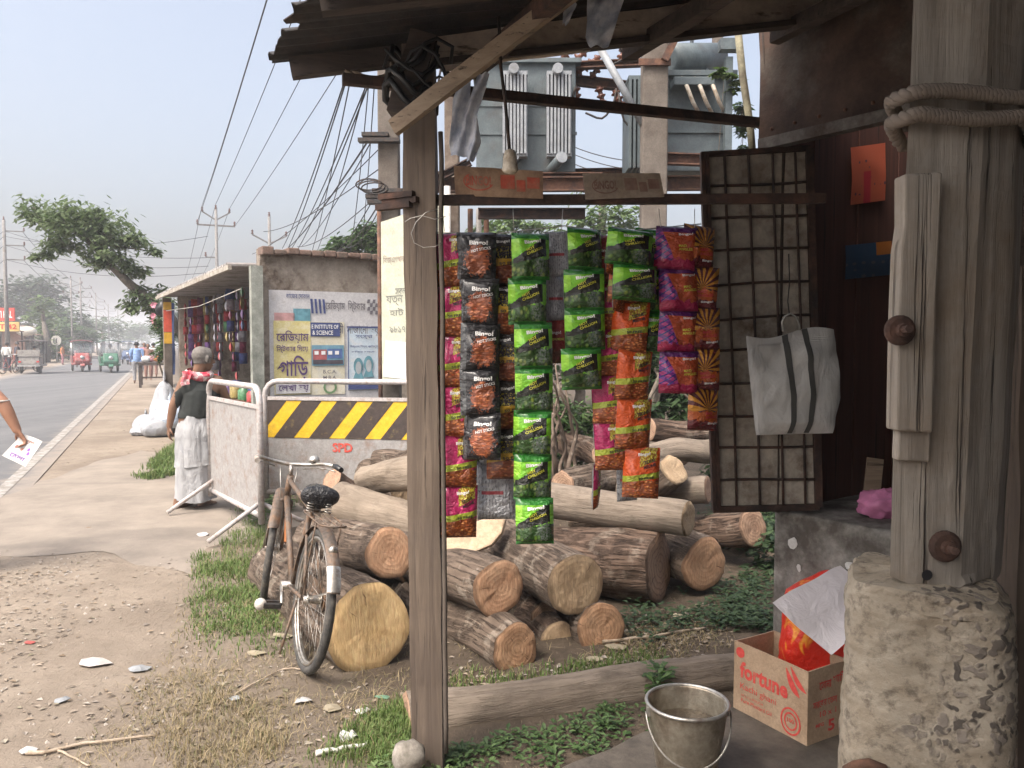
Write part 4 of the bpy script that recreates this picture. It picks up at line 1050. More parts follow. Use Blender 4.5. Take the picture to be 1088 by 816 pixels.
log('log with an orange brown face propped next to the wooden post', P(530, 625, 3.98), P(430, 590, 5.1), .142, .15, BARKB, ENDR, 3, .07)
log('lowest log by the post, its brown face showing clear growth rings', P(547, 690, 3.78), P(440, 630, 4.95), .124, .13, BARKB, ENDB, 4, .08)
log('long thick log slanting down through the middle of the heap', P(612, 622, 4.05), P(505, 552, 5.6), .158, .17, BARKB, ENDT, 5, .06)
log('short log with an orange brown face under the long slanting log', P(638, 668, 4.05), P(580, 640, 4.8), .132, .13, BARKB, ENDB, 6, .05)
log('small log with a split pale face wedged beside the ringed one', P(592, 680, 4.12), P(545, 650, 4.9), .095, .10, BARKD, ENDT, 7, .1)
log('small dark log stub filling the gap above the split pale one', P(577, 655, 4.3), P(545, 640, 4.9), .075, .08, BARKD, ENDD, 8, .1)
log('smooth grey log lying across the top of the heap under the orange packets', P(731, 551, 4.72), P(578, 531, 5.3), .105, .12, BARKG, ENDT, 9, .05, .03)
log('chunky rough stump with cracked bark under the smooth grey log', P(700, 603, 4.75), P(590, 592, 5.1), .215, .21, BARKD, ENDD, 10, .16, .02)
log('log with an orange face at the far end of the heap below the grid door', P(748, 600, 4.85), P(672, 566, 5.6), .165, .17, BARKB, ENDR, 11, .08)
log('smooth pale forked trunk lying behind the post, beside the barrier', P(448, 560, 5.2), P(362, 540, 5.5), .13, .19, BARKP, ENDT, 12, .10, .03)
log('smooth pale upper limb of the forked trunk, its end sawn off beside the barrier', P(388, 510, 5.65), P(460, 500, 5.3), .10, .13, BARKP, ENDY, 13, .12, .03)
log('rough brown log standing out at the top of the heap in front of the barrier', P(402, 492, 6.1), P(450, 488, 5.8), .09, .12, BARKB, ENDT, 14, .12)
log('grey brown log lying behind the reddish ringed one', P(446, 600, 4.9), P(372, 560, 5.9), .15, .16, BARKB, ENDB, 27, .09)
log('short brown log end sticking out above the forked trunk, close to the post', P(430, 520, 5.9), P(392, 505, 6.5), .12, .13, BARKB, ENDT, 28, .1)
log('small dark log behind the bicycle saddle', P(352, 510, 6.0), P(385, 530, 6.2), .10, .10, BARKD, ENDD, 15, .12)
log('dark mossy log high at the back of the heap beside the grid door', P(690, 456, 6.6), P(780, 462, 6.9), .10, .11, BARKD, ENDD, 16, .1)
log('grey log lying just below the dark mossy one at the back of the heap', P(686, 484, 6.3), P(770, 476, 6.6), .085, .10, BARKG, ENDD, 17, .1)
log('crooked log with a pale slanting cut, standing out near the foot of the grid door', P(716, 500, 5.6), P(672, 530, 5.9), .115, .15, BARKB, ENDT, 18, .14)
log('grey brown log half hidden by the grid door', P(752, 520, 5.7), P(660, 522, 6.0), .10, .11, BARKG, ENDD, 19, .08)
log('gnarled root end lying left of the smooth grey log', P(598, 516, 5.7), P(650, 506, 6.1), .11, .13, BARKB, ENDD, 20, .2)
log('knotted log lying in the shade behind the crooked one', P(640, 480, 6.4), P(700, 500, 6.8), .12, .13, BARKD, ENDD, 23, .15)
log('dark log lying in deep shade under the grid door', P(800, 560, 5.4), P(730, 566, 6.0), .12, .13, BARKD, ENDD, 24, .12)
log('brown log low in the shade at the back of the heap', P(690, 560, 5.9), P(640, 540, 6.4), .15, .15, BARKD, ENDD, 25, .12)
log('thick brown log stacked at the back between the orange packets and the door', P(712, 535, 6.1), P(610, 548, 6.5), .13, .14, BARKB, ENDT, 31, .1)
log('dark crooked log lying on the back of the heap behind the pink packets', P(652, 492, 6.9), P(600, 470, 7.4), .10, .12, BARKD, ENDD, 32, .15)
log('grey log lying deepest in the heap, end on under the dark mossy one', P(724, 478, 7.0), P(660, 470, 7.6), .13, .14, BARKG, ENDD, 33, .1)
log('thin brown log leaning on the back of the heap under the silver packet backs', P(560, 520, 6.2), P(480, 530, 6.6), .10, .12, BARKB, ENDB, 34, .1)
log('broad brown log filling the back of the heap behind the pale wood slab', P(545, 548, 5.9), P(460, 545, 6.3), .16, .17, BARKB, ENDB, 35, .1)
# soil heap beneath the raised logs
# fallen trunk along the edge of the stall floor
log('long grey fallen trunk along the edge of the stall floor', P(434, 767, 3.24), P(784, 714, 3.62), .118, .092, BARKG, ENDD, 21, .10, .05, 44, 60, name='fallen_log', group=None, cat='log')
# pale sawn slab
m = MB(); sc_ = P(503, 568, 4.35)
out_ = [(468, 592), (478, 594), (492, 589), (508, 585), (522, 579), (533, 566), (537, 552), (528, 547), (514, 551), (500, 556), (486, 566), (470, 570)]
m.prism([P(x, y, 4.38+(592-y)*.004) for x, y in out_], (0, .0, 0), (.01, .06, -.02))
m.build('wood_slab', ENDT if False else worn('raw_wood', (.40, .29, .19), (.50, .38, .26), (.28, .19, .12), 9, .85, .6), label='pale curved wood slab between the post and the longest green packets', cat='slab', bevel=.01)
# ---------------------------------------------------------------- roots and creepers behind the packets
m = MB()
random.seed(31)
for i in range(7):
    x = rnd(588, 622); y = rnd(505, 530); yy = rnd(6.6, 7.2); pts = []
    for k in range(9):
        t = k/8; pts.append(P(x+14*sin(k*.9+i)*t+rnd(-3, 3)+(i-5)*2*t, y-t*rnd(110, 150), yy+.1*sin(k+i)))
    m.tube(pts, [.026*(1-.7*k/8)*rnd(.6, 1.1) for k in range(9)], 8)
roots = m.build('aerial_roots', BARKB, label='tangle of pale aerial roots between the green packets', cat='roots', kind='thing')
# ---------------------------------------------------------------- bicycle
rc, fc = G(322, 713), G(281, 642)
bd_ = (fc-rc); WB = bd_.length; bd_.normalize(); br_ = V((bd_.y, -bd_.x, 0))
LEAN = R(9)
def bk_(a, h, side=0):
    """bicycle coordinates: a forward of the rear hub, h up the frame, side to the right; leaning right on the logs"""
    return rc + bd_*a + br_*(h*sin(LEAN)+side*cos(LEAN)) + V((0, 0, h*cos(LEAN)-side*sin(LEAN)+.004))
bike = thing('bicycle', 'old black bicycle with a wrapped black saddle leaning on the logs', 'bicycle', rc)
RUB = worn('dusty_rubber', (.035, .034, .033), (.07, .066, .06), (.13, .115, .095), 20, .8, .6)
RIM = worn('worn_chrome', (.36, .34, .31), (.48, .46, .42), (.19, .12, .08), 24, .38, .6, bump=.1, metal=.8)
FRM = worn('old_frame_paint', (.075, .058, .046), (.125, .098, .078), (.17, .095, .05), 22, .55, .55)
WR = .335
def wheel(a0, steer=0):
    def w(ang, r, s_=0):
        x, z = cos(ang)*r, sin(ang)*r
        return bk_(a0+x*cos(steer), WR+z, s_-x*sin(steer)*1.0)
    m = MB(); wh = None
    N = 44
    ty = MB(); ty.tube([w(2*pi*i/N, WR-.02) for i in range(N)], .021, 10, closed=True); wh = ty.build('wheel', RUB, bike)
    ri = MB()
    for s_ in (-.011, .011): ri.tube([w(2*pi*i/N, WR-.044, s_) for i in range(N)], .007, 6, closed=True)
    ri.tube([w(2*pi*i/N, WR-.050) for i in range(N)], .008, 6, closed=True)
    ri.build('rim', RIM, wh)
    sp_ = MB()
    for i in range(32):
        a = 2*pi*i/32; b = a+(.5 if i % 4 < 2 else -.5); sd = .03 if i % 2 else -.03
        sp_.tube([w(a, WR-.05), w(b, .025, sd)], .0014, 4)
    sp_.build('spokes', RIM, wh)
    hb = MB(); hb.cyl(w(0, 0, -.05), w(0, 0, .05), .019, 10); hb.cyl(w(0, 0, -.034), w(0, 0, -.030), .032, 14); hb.cyl(w(0, 0, .030), w(0, 0, .034), .032, 14); hb.build('hub', RIM, wh)
    # mudguard
    mg = MB(); a_lo, a_hi = (R(8), R(160)) if a0 < .5 else (R(-20), R(150))
    def mf(u, v):
        a = a_lo+(a_hi-a_lo)*v; q = (u-.5)*2; return w(a, WR+.022-.014*q*q, q*.030)
    mg.slab(mf, 8, 30, .0015); g_ = mg.build('mudguard', FRM, bike)
    if a0 < .5:
        tp = MB(); tp.slab(lambda u, v: (lambda q, a: w(a, WR+.025-.014*q*q, q*.031))((u-.5)*2, R(140)+R(19)*v), 8, 8, .001); tp.build('tail_patch', RIM, g_)
    st_ = MB()
    for a in ((a_hi, ) if a0 < .5 else (a_lo, a_hi)):
        for s_ in (-.03, .03): st_.tube([w(a, WR+.008, s_), w(0, .01, s_*1.6)], .0022, 4)
    st_.build('stay', RIM, g_)
    return w
wheel(0); STEER = R(-14); wheel(WB, STEER)
f = MB(); bb = (.46, .28); sd_ = (.29, .71); hd0, hd1 = (WB-.17, .66), (WB-.20, .80)
def tb_(a, b, r, n=10): f.tube([bk_(*a), bk_(*b)], r, n)
tb_(bb, sd_, .0155); tb_(sd_, (hd1[0]+.01, hd1[1]-.03), .014); tb_(bb, (hd0[0], hd0[1]+.02), .0165); tb_(hd0, hd1, .019)
for s_ in (-.045, .045):
    f.tube([bk_(0, WR, s_), bk_(bb[0], bb[1], s_*.5)], .009, 8); f.tube([bk_(0, WR, s_), bk_(sd_[0], sd_[1]-.03, s_*.3)], .008, 8)
f.build('frame', FRM, bike)
f = MB()
for s_ in (-.048, .048): f.tube([bk_(WB, WR, s_), bk_(WB-.07, .52, s_), bk_(WB-.150, .64, s_*.8), bk_(hd0[0], hd0[1], 0)], .011, 8)
f.build('fork', FRM, bike)
# handlebar and its rods, turned a little
hc = (hd1[0]+.02, hd1[1]+.055)
def hb_(x, fwd, up=0): return bk_(hc[0]+fwd*cos(STEER)-x*sin(STEER)*-1, hc[1]+up, x*cos(STEER))
h = MB(); h.tube([bk_(*hd1), bk_(*hc)], .012, 8)
h.tube([hb_(x, y_, z_) for x, y_, z_ in ((-.225, -.20, .03), (-.215, -.14, .035), (-.18, -.02, .03), (-.10, .04, .01), (0, .04, 0), (.10, .04, .01), (.18, -.02, .03), (.215, -.12, .035))], .0115, 10)
hbar = h.build('handlebar', RIM, bike)
for sx in (-1, 1):
    g_ = MB(); g_.tube([hb_(sx*.213, -.11, .035), hb_(sx*.218, -.15, .035), hb_(sx*.227, -.22, .028)], [.014, .0165, .015], 10); g_.build('grip', BLACKP if sx > 0 else worn('old_grip', (.42, .38, .34), (.52, .48, .43), (.2, .16, .13), 20), hbar)
    l_ = MB(); l_.tube([hb_(sx*.08, .05, -.02), hb_(sx*.15, .01, .0), hb_(sx*.19, -.09, .01), hb_(sx*.207, -.17, .01)], .004, 6); l_.tube([hb_(sx*.05, .05, -.02), bk_(hd0[0]+.01, hd0[1]-.05, sx*.02)], .003, 5); l_.build('brake_rod', RIM, hbar)
b_ = MB(); c = hb_(.13, .03, .035); b_.lathe([(.0, .035), (.022, .03), (.032, .012), (.034, 0), (.0, -.002)], c, 14); b_.cyl(c+V((0, 0, -.03)), c, .007, 6); b_.build('bell', RIM, hbar)
# saddle in a black plastic cover
s_ = MB(); sc0 = (sd_[0]-.03, sd_[1]+.10)
def sad(u, v):
    th_, t = u*2*pi, v
    a = sc0[0]+.16-.30*t; w_ = .025+.085*(max(0, t-.25)/.75)**.9 if t > .25 else .025+.0*t
    w_ *= sqrt(max(0, 1-max(0, (t-.88)/.12)**2)) if t > .88 else 1
    w_ *= sqrt(min(1, t/.06)) if t < .06 else 1
    hh_ = .050*min(1, .5+t)*(sqrt(max(0, 1-max(0, (t-.86)/.14)**2)) if t > .86 else 1)
    y_ = cos(th_)*w_; z_ = sin(th_)*hh_*(1 if sin(th_) > 0 else 1.35)
    p = bk_(a, sc0[1]+z_-.02+.02*t, y_); return p+V((0, 0, 1))*.006*nz(p, 26)
s_.grid(sad, 30, 26); POLY = NT('black_polythene'); POLY.bump(POLY.noise(POLY.obj(), 34, 5, .6, 1.2), .9, .02); POLY = POLY.fin((.013, .013, .015), .22)
sdl = s_.build('saddle', POLY, bike)
s_ = MB(); s_.tube([bk_(*sd_), bk_(sc0[0], sc0[1]-.05)], .0125, 8)
s_.build('seat_post', RIM, sdl)
for q in (-.045, .045):
    s_ = MB(); s_.tube([bk_(sc0[0]-.12+.022*cos(a)*.5, sc0[1]-.085+t*.05, q+.016*sin(a)) for t, a in [(i/30, i/30*2*pi*4) for i in range(31)]], .0028, 5); s_.build('saddle_spring', RIM, sdl)
# carrier
c_ = MB()
for q in (-.06, -.02, .02, .06): c_.tube([bk_(.20, .72, q), bk_(-.16, .72, q)], .0045, 6)
c_.tube([bk_(.20, .72, -.06), bk_(.20, .72, .06)], .005, 6); c_.tube([bk_(-.16, .72, -.06), bk_(-.19, .72, 0), bk_(-.16, .72, .06)], .005, 6)
for q in (-.06, .06): c_.tube([bk_(-.08, .72, q), bk_(0, WR, q)], .004, 6)
c_.build('carrier', FRM, bike)
c_ = MB(); c_.lathe([(0, 0), (.022, 0), (.02, -.012), (0, -.016)], bk_(-.21, .62, 0), 12, (bd_.to_track_quat('Z', 'Y')).to_matrix()); c_.build('reflector', RIM, bike)
# crank, pedals, chain case, stand
c_ = MB()
for sg, an in ((-1, R(200)), (1, R(20))):
    e_ = (bb[0]+.165*cos(an), bb[1]+.165*sin(an)); c_.tube([bk_(*bb, sg*.055), bk_(*e_, sg*.075)], .009, 8)
c_.cyl(bk_(*bb, -.06), bk_(*bb, .06), .022, 12)
cr_ = c_.build('crank', RIM, bike)
for sg, an in ((-1, R(200)), (1, R(20))):
    e_ = (bb[0]+.165*cos(an), bb[1]+.165*sin(an)); p_ = MB()
    p_.cyl(bk_(*e_, sg*.075), bk_(*e_, sg*.17), .008, 8)
    for q in (-.03, .03): p_.bar(bk_(e_[0]+q, e_[1], sg*.085), bk_(e_[0]+q, e_[1], sg*.17), .022, .022)
    if sg < 0: p_.ball(bk_(*e_, sg*.18), .030, 8, 1)
    p_.build('pedal', [IRON, WHITEP], cr_)
c_ = MB()
def cg(u, v):
    a = u*2*pi; t = v
    return bk_(bb[0], bb[1], .042) 
N = 24; ringc = [bk_(bb[0]+.105*cos(q), bb[1]+.105*sin(q), .045) for q in np.linspace(-pi/2, pi/2, 14)]+[bk_(.0+.05*cos(q), WR+.05*sin(q), .045) for q in np.linspace(pi/2, 3*pi/2, 12)]
c_.prism(ringc, br_*-.004, br_*.006); c_.build('chain_guard', FRM, bike)
c_ = MB(); c_.tube([bk_(.12, .30, -.05), bk_(.05, .06, -.11)], .007, 6); c_.tube([bk_(.12, .30, .05), bk_(.05, .12, .08)], .007, 6); c_.build('kickstand', FRM, bike)
c_ = MB(); c_.bar(bk_(WB-.33, .44, .01), bk_(WB-.25, .58, .01), .036, .04); c_.build('rag', flat('orange_rag', (.33, .12, .04), .9), bike)
# ---------------------------------------------------------------- police barriers
GALV = worn('barrier_paint', (.27, .255, .245), (.34, .325, .315), (.22, .15, .115), 9, .6, .63, bump=.2)
TUBEP = worn('barrier_tube_paint', (.38, .35, .335), (.48, .445, .43), (.28, .17, .12), 18, .5, .64, bump=.2)
def barrier(label, A, Bq, stripes, legs):
    """a tube frame from foot A to foot Bq with a sheet panel in it; A, Bq on the ground"""
    A, Bq = V(A), V(Bq); d = (Bq-A).normalized(); L_ = (Bq-A).length; n_ = V((d.y, -d.x, 0))
    root = thing('police_barrier', label, 'barrier', A, 'road barriers by the log heap')
    def q(a, z, o=0): return A+d*a+V((0, 0, z))+n_*o
    T, r = 1.21, .026
    f = MB(); c = .13
    loop = [q(0, .14), q(0, T-c)]+[q(c-c*cos(t), T-c+c*sin(t)) for t in (.4, .8, 1.2)]+[q(c, T), q(L_-c, T)]+[q(L_-c+c*sin(t), T-c+c*cos(t)) for t in (.4, .8, 1.2)]+[q(L_, T-c), q(L_, .14)]
    f.tube(loop, r, 10); f.tube([q(0, .2), q(L_, .2)], r*.9, 10); f.build('tube_frame', TUBEP, root)
    f = MB(); f.bar(q(.03, 1.055), q(L_-.03, 1.055), .03, .03); f.build('top_rail', TUBEP, root)
    p = MB(); p.bar(q(.028, .63), q(L_-.028, .63), .006, .82); pan = p.build('panel', GALV, root)
    if stripes:
        z0, z1 = .70, 1.035; s_ = MB(); s_.bar(q(.028, (z0+z1)/2, .0055), q(L_-.028, (z0+z1)/2, .0055), .003, z1-z0)
        st = s_.build('stripe_board', worn('barrier_yellow', (.62, .38, .015), (.72, .46, .03), (.40, .26, .05), 9, .5, .68, bump=.1), pan)
        w_ = .19; sl_ = .27; x = -.25
        while x < L_+.1:
            lo, hi = .028, L_-.028
            def clipx(a, z):
                return min(hi, max(lo, a)), z
            a0, a1 = x, x+w_
            poly = []
            pts = [(a0, z0), (a1, z0), (a1+sl_, z1), (a0+sl_, z1)]
            # clip the slanted stripe to the board
            def cut(poly, xc, keep_gt):
                out = []
                for i in range(len(poly)):
                    p0, p1 = poly[i], poly[(i+1) % len(poly)]
                    in0, in1 = (p0[0] >= xc) == keep_gt, (p1[0] >= xc) == keep_gt
                    if in0: out.append(p0)
                    if in0 != in1: t = (xc-p0[0])/(p1[0]-p0[0]); out.append((xc, p0[1]+(p1[1]-p0[1])*t))
                return out
            pts = cut(pts, lo, True)
            if pts: pts = cut(pts, hi, False)
            if len(pts) > 2:
                m = MB(); m.add([q(a, z, .009) for a, z in pts], [tuple(range(len(pts)))]); m.build('stripe', STRD, st)
            x += .335
        t = MB(); t.text('SPD', plane_fn(q(.64, .575, .0055), d, (0, 0, 1), .001), 0, .19, .085, 0, 0, .035)
        t.build('lettering', worn('red_paint', (.50, .05, .04), (.58, .09, .06), (.40, .25, .22), 30, .6, .64), pan)
    else:
        m = MB()
        for k in range(5):
            a = k*2*pi/5+pi/2; c0 = q(L_*.55, .72, .006)
            m.add([c0, c0+d*cos(a-.6)*.03+V((0, 0, sin(a-.6)*.03)), c0+d*cos(a)*.085+V((0, 0, sin(a)*.085)), c0+d*cos(a+.6)*.03+V((0, 0, sin(a+.6)*.03))], [(0, 1, 2, 3)])
        m.build('faded_mark', flat('faded_red', (.42, .27, .24), .8), pan)
    for a in legs:
        m = MB(); m.tube([q(a, .30), q(a, .05, .46)], .019, 8); m.tube([q(a, .30), q(a, .05, -.40)], .019, 8); m.build('leg', TUBEP, root)
    return root
STRD = worn('stripe_dark', (.040, .028, .024), (.06, .043, .036), (.26, .19, .06), 13, .6, .70, bump=.1)
bA = G(283, 612); bB = G(222, 556)
barrier('grey panel barrier standing edge on between the man in white and the bicycle', P(279, 565, 6.05)*V((1, 1, 0)) if False else V((P(277, 500, 6.2).x, 6.2, 0)), V((P(223, 480, 7.35).x, 7.35, 0)), False, (.03, 1.33))
barrier('grey barrier with black and yellow stripes and red letters behind the logs', V((P(282, 450, 7.25).x, 7.25, 0)), V((P(462, 450, 7.0).x, 7.0, 0)), True, (.25, 1.25))

# ---------------------------------------------------------------- people
SKIN = flat('brown_skin', (.20, .105, .062), .55, var=.12, bump=.08)
SKIN2 = flat('warm_skin', (.33, .165, .10), .5, var=.1, bump=.05)
HAIR = flat('grey_hair', (.15, .135, .12), .8, var=.4, scale=60)
HAIRB = flat('black_hair', (.012, .011, .011), .6)
def body(caps, vox, mat, parent, name='body', smooth=5):
    """one continuous figure grown from tapered limbs: caps = (points, radii[, flatten])"""
    m = MB()
    for cp_ in caps:
        pts, rs = cp_[0], cp_[1]; fl_ = cp_[2] if len(cp_) > 2 else 1
        m.tube(pts, list(rs), 14, flat=fl_)
        for p, r in ((pts[0], rs[0]), (pts[-1], rs[-1])): m.ball(p, r, 7)
        for p, r in list(zip(pts, rs))[1:-1]: m.ball(p, r*.985, 7)
    o = m.build('tmp', mat); rm = o.modifiers.new('r', 'REMESH'); rm.mode = 'VOXEL'; rm.voxel_size = vox; rm.use_smooth_shade = True
    sm_ = o.modifiers.new('s', 'SMOOTH'); sm_.iterations = smooth; sm_.factor = .5
    me = bpy.data.meshes.new_from_object(o.evaluated_get(bpy.context.evaluated_depsgraph_get()))
    bpy.data.objects.remove(o)
    me.materials.clear(); me.materials.append(mat)
    for p in me.polygons: p.use_smooth = True
    b = bpy.data.objects.new(name, me); COL.objects.link(b); adopt(b, parent); return b
def shell(bo, pred, off, mat, name, parent, wob=0):
    """cloth: the body's own surface where pred holds, lifted off it"""
    me = bo.data; used, fs, vs = {}, [], []
    nr = [v.normal.copy() for v in me.vertices]
    for p in me.polygons:
        if pred(p.center):
            f = []
            for i in p.vertices:
                if i not in used:
                    used[i] = len(vs); c = me.vertices[i].co
                    vs.append(c+nr[i]*(off+wob*nz(c, 16)))
                f.append(used[i])
            fs.append(f)
    m = MB(); m.add(vs, fs, 0, None, True); o = m.build(name, mat, parent)
    sd = o.modifiers.new('thick', 'SOLIDIFY'); sd.thickness = off*.8; sd.offset = -1
    return o
def hand(w, fdir, palm_n, side, s=1.0, curl=.35):
    """capsules of a hand at wrist w: fdir to the fingertips, palm_n out of the palm, thumb on side"""
    f, n_ = V(fdir).normalized(), V(palm_n).normalized(); x = f.cross(n_).normalized()*side
    out = []
    for i, (k, ln) in enumerate(((-.030, .070), (-.010, .080), (.010, .075), (.028, .058))):
        a = V(w)+f*.085*s-x*k*s; b = a+(f*cos(curl)+n_*sin(curl))*ln*.5*s; c = b+(f*cos(curl*2.6)+n_*sin(curl*2.6))*ln*.5*s
        out.append(([V(w)+f*.01*s-x*k*.7*s, a, b, c], [.0125*s, .0105*s, .0088*s, .0072*s]))
    t0 = V(w)+f*.02*s+x*.022*s; t1 = t0+(f*.5+x*.75+n_*.25)*.045*s; out.append(([t0, t1, t1+(f*.9+x*.2+n_*.3)*.032*s], [.0135*s, .0105*s, .008*s]))
    return out
def head(c, fwd, r=.098, s=1.0, up=V((0, 0, 1))):
    """capsules of a head: skull, jaw, nose, brow, ears"""
    f = V(fwd).normalized(); x = f.cross(up).normalized(); c = V(c); u = up
    return [([c-f*.025+u*.03, c+f*.02+u*.03], [.082*s, .078*s]), ([c+f*.03-u*.02, c+f*.045-u*.075], [.058*s, .036*s]), ([c-f*.02, c-f*.03-u*.03], [.07*s, .06*s]),
            ([c+f*.085+u*.015, c+f*.108-u*.022], [.010*s, .016*s]), ([c+f*.078+u*.03-x*.03, c+f*.078+u*.03+x*.03], [.016*s, .016*s]), ([c+f*.083-u*.058-x*.018, c+f*.083-u*.058+x*.018], [.010*s, .010*s]),
            ([c-x*.083-f*.005+u*.01, c-x*.085-f*.012-u*.03], [.017*s, .011*s]), ([c+x*.083-f*.005+u*.01, c+x*.085-f*.012-u*.03], [.017*s, .011*s])]
# the man in a white lungi, seen from behind
MY = 7.42
def M_(px, py, dy=0): return P(px, py, MY+dy)
man = thing('person', 'man in dark vest and white lungi with a red checked scarf, seen from behind', 'person', (P(206, 540, MY).x, MY, 0))
hc_ = M_(216, 381); hf = V((.62, .78, -.12)).normalized()
hipL, hipR = M_(200, 442, -.04), M_(216, 442, .05); nk = M_(210, 399)
shL, shR = M_(197, 405, -.05), M_(231, 405, .06)
elL, haL = M_(184, 431, -.08), M_(180, 453, -.06)
elR, haR = M_(242, 428, .14), M_(258, 428, .36)
an1, an2 = V((M_(190, 538).x, MY-.02, .07)), V((M_(213, 538).x, MY+.04, .07))
caps = head(hc_, hf, s=.98)
caps += [([nk+V((0, 0, -.03)), hc_+V((-.02, -.02, -.06))], [.062, .055])]
caps += [([shL+V((.03, 0, 0)), nk+V((0, 0, -.05)), shR+V((-.03, 0, 0))], [.062, .085, .062])]
ch, wa = M_(211, 418), M_(208, 440)
caps += [([nk+V((0, 0, -.08)), ch, wa], [.10, .135, .13]), ([shL+V((.05, .0, -.05)), ch+V((-.05, 0, 0)), wa+V((-.04, 0, 0))], [.09, .10, .10]), ([shR+V((-.05, 0, -.05)), ch+V((.06, 0, 0)), wa+V((.03, 0, 0))], [.09, .10, .10])]
caps += [([shL, shL.lerp(elL, .5), elL], [.056, .050, .040]), ([elL, elL.lerp(haL, .4), haL], [.040, .038, .027])]
caps += [([shR, shR.lerp(elR, .5), elR], [.056, .050, .040]), ([elR, elR.lerp(haR, .4), haR], [.040, .038, .027])]
caps += hand(haL, (haL-elL)+V((0, .02, -.05)), (.6, .5, 0), 1, .95) + hand(haR, haR-elR, (0, 0, -1), -1, .95)
for an_, hp in ((an1, hipL), (an2, hipR)):
    kn = hp.lerp(an_, .5)+V((0, .03, 0)); caps += [([hp, kn, an_], [.085, .06, .040]), ([an_, an_+V((.04, .11, -.045)), an_+V((.055, .17, -.052))], [.042, .034, .022], .8), ([an_+V((0, 0, 0)), an_+V((-.01, -.02, -.04))], [.04, .03])]
mb_ = body(caps, .0075, SKIN, man)
zlo, zhi = wa.z-.03, nk.z-.035
VEST = flat('dark_vest', (.022, .026, .024), .85, bump=.4, scale=30)
axis = (nk+wa)/2
def in_vest(c):
    if not (zlo < c.z < zhi): return False
    t = (c.z-zlo)/(zhi-zlo); hw = .175+.01*t if t < .62 else .175-(t-.62)*.28
    cx = wa.x+(nk.x-wa.x)*t
    return abs(c.x-cx-.01) < hw and (c-shL).length > .085 and abs(c.y-MY) < .3 and not (c.x < ch.x-.17)
shell(mb_, in_vest, .010, VEST, 'vest', man, .006)
# lungi: folded cloth from waist to ankle, doubled over at the knee
CLOTH = NT('white_lungi'); cr = CLOTH.noise(CLOTH.map(CLOTH.obj(), (1, 1, .5)), 9, 5, .6, .8)
CLOTH.bump(cr, .9, .04); CLOTH = CLOTH.fin(CLOTH.mix(CLOTH.ramp(cr, [(.3, 0), (.7, 1)]), (.27, .275, .285), (.39, .39, .395)), .85)
def lung(z0, z1, grow, sd):
    m = MB()
    def fn(u, v):
        z = z0+(z1-z0)*v; t = (z-.08)/(wa.z-.08); th_ = u*2*pi
        rx = .150+.036*(1-t)+grow; ry = .135+.035*(1-t)+grow
        if t > .85: rx -= (t-.85)*.28; ry -= (t-.85)*.2
        c = V((wa.x*(t)+(P(208, 530, MY).x)*(1-t), MY+.0, z))
        f_ = (.010*sin(th_*6+z*2+sd)+.006*sin(th_*13+sd+z*3))*(1-t*.5)+.010*nz((cos(th_)*1.6, sin(th_)*1.6, z*3+sd))+.0035*sin(z*38+3*nz((th_, z*3, sd)))*t
        return c+V((cos(th_)*(rx+f_), sin(th_)*(ry+f_), .012*sin(th_*2+sd) if v < .02 else 0))
    m.grid(fn, 64, 40); return m
lg_ = lung(.10, wa.z+.03, 0, 1).build('lungi', CLOTH, man); lung(.42, wa.z+.02, .016, 3).build('lungi_fold', CLOTH, lg_)
sc_ = MB()
def scf(u, v):
    th_ = u*2*pi; c = nk+V((.01, 0, .012)); r = .098+.03*sin(v*pi)+.012*nz((cos(th_)*3, sin(th_)*3, v*2)); z = (v-.5)*.085
    return c+V((cos(th_)*r*1.05, sin(th_)*r*.95, z+.02*cos(th_-2.2)))
sc_.grid(scf, 40, 12)
sc_.grid(lambda u, v: nk+V((-.09+.085*u+.01*sin(v*6), -.14-.012*sin(u*7)-.012*v, .04-.13*v+.02*u)), 10, 10)
s = NT('red_check_scarf'); o = s.obj(); ck = s.n('TexChecker', {'Vector': s.map(o, rot=(.4, .5, .7)), 'Scale': 26}).outputs[1]
n_ = s.noise(o, 10, 4, .6)
SCARF = s.fin(s.mix(s.ramp(n_, [(.46, 0), (.54, 1)]), s.mix(ck, (.55, .50, .48), (.38, .20, .21)), s.mix(ck, (.42, .02, .05), (.50, .10, .12))), .9)
sc_.build('scarf', SCARF, man)
shell(mb_, lambda c: (c-hc_).length < .14 and c.z > hc_.z-.045 and (c-hc_).dot(hf) < .045, .003, HAIR, 'hair', man, .0015)
g_ = MB(); xx = hf.cross(V((0, 0, 1))).normalized()
for sx in (-1, 1):
    c0 = hc_+hf*.098+xx*sx*.034+V((0, 0, .012)); g_.tube([c0+xx*cos(a)*.022+V((0, 0, sin(a)*.018)) for a in np.linspace(0, 2*pi, 14, False)], .0025, 5, closed=True)
    g_.tube([c0+xx*sx*.022, hc_+xx*sx*.085+V((0, 0, .015))], .002, 4)
g_.build('spectacles', BLACKP, man)
for sx in (-1, 1):
    m = MB(); m.ball(hc_+hf*.083+xx*sx*.032+V((0, 0, .012)), .011, 6); m.build('eye', flat('eye_dark', (.05, .04, .035), .3), man)
for an_ in (an1, an2):
    m = MB(); f_ = V((.3, .95, 0)).normalized(); x_ = V((f_.y, -f_.x, 0)); c = an_+f_*.055; c.z = .022
    m.prism([c+f_*a*.135+x_*b for a, b in ((-1, -.03), (-.6, -.04), (.3, -.045), (.8, -.04), (1, 0), (.8, .04), (.3, .045), (-.6, .04), (-1, .03))], (0, 0, -.012), (0, 0, .008))
    m.tube([c+f_*.03+x_*.045, c+f_*.045+x_*.0+V((0, 0, .055)), c+f_*.03-x_*.045], .009, 6, flat=.6); m.build('sandal', flat('brown_sandal', (.10, .05, .03), .7), man)
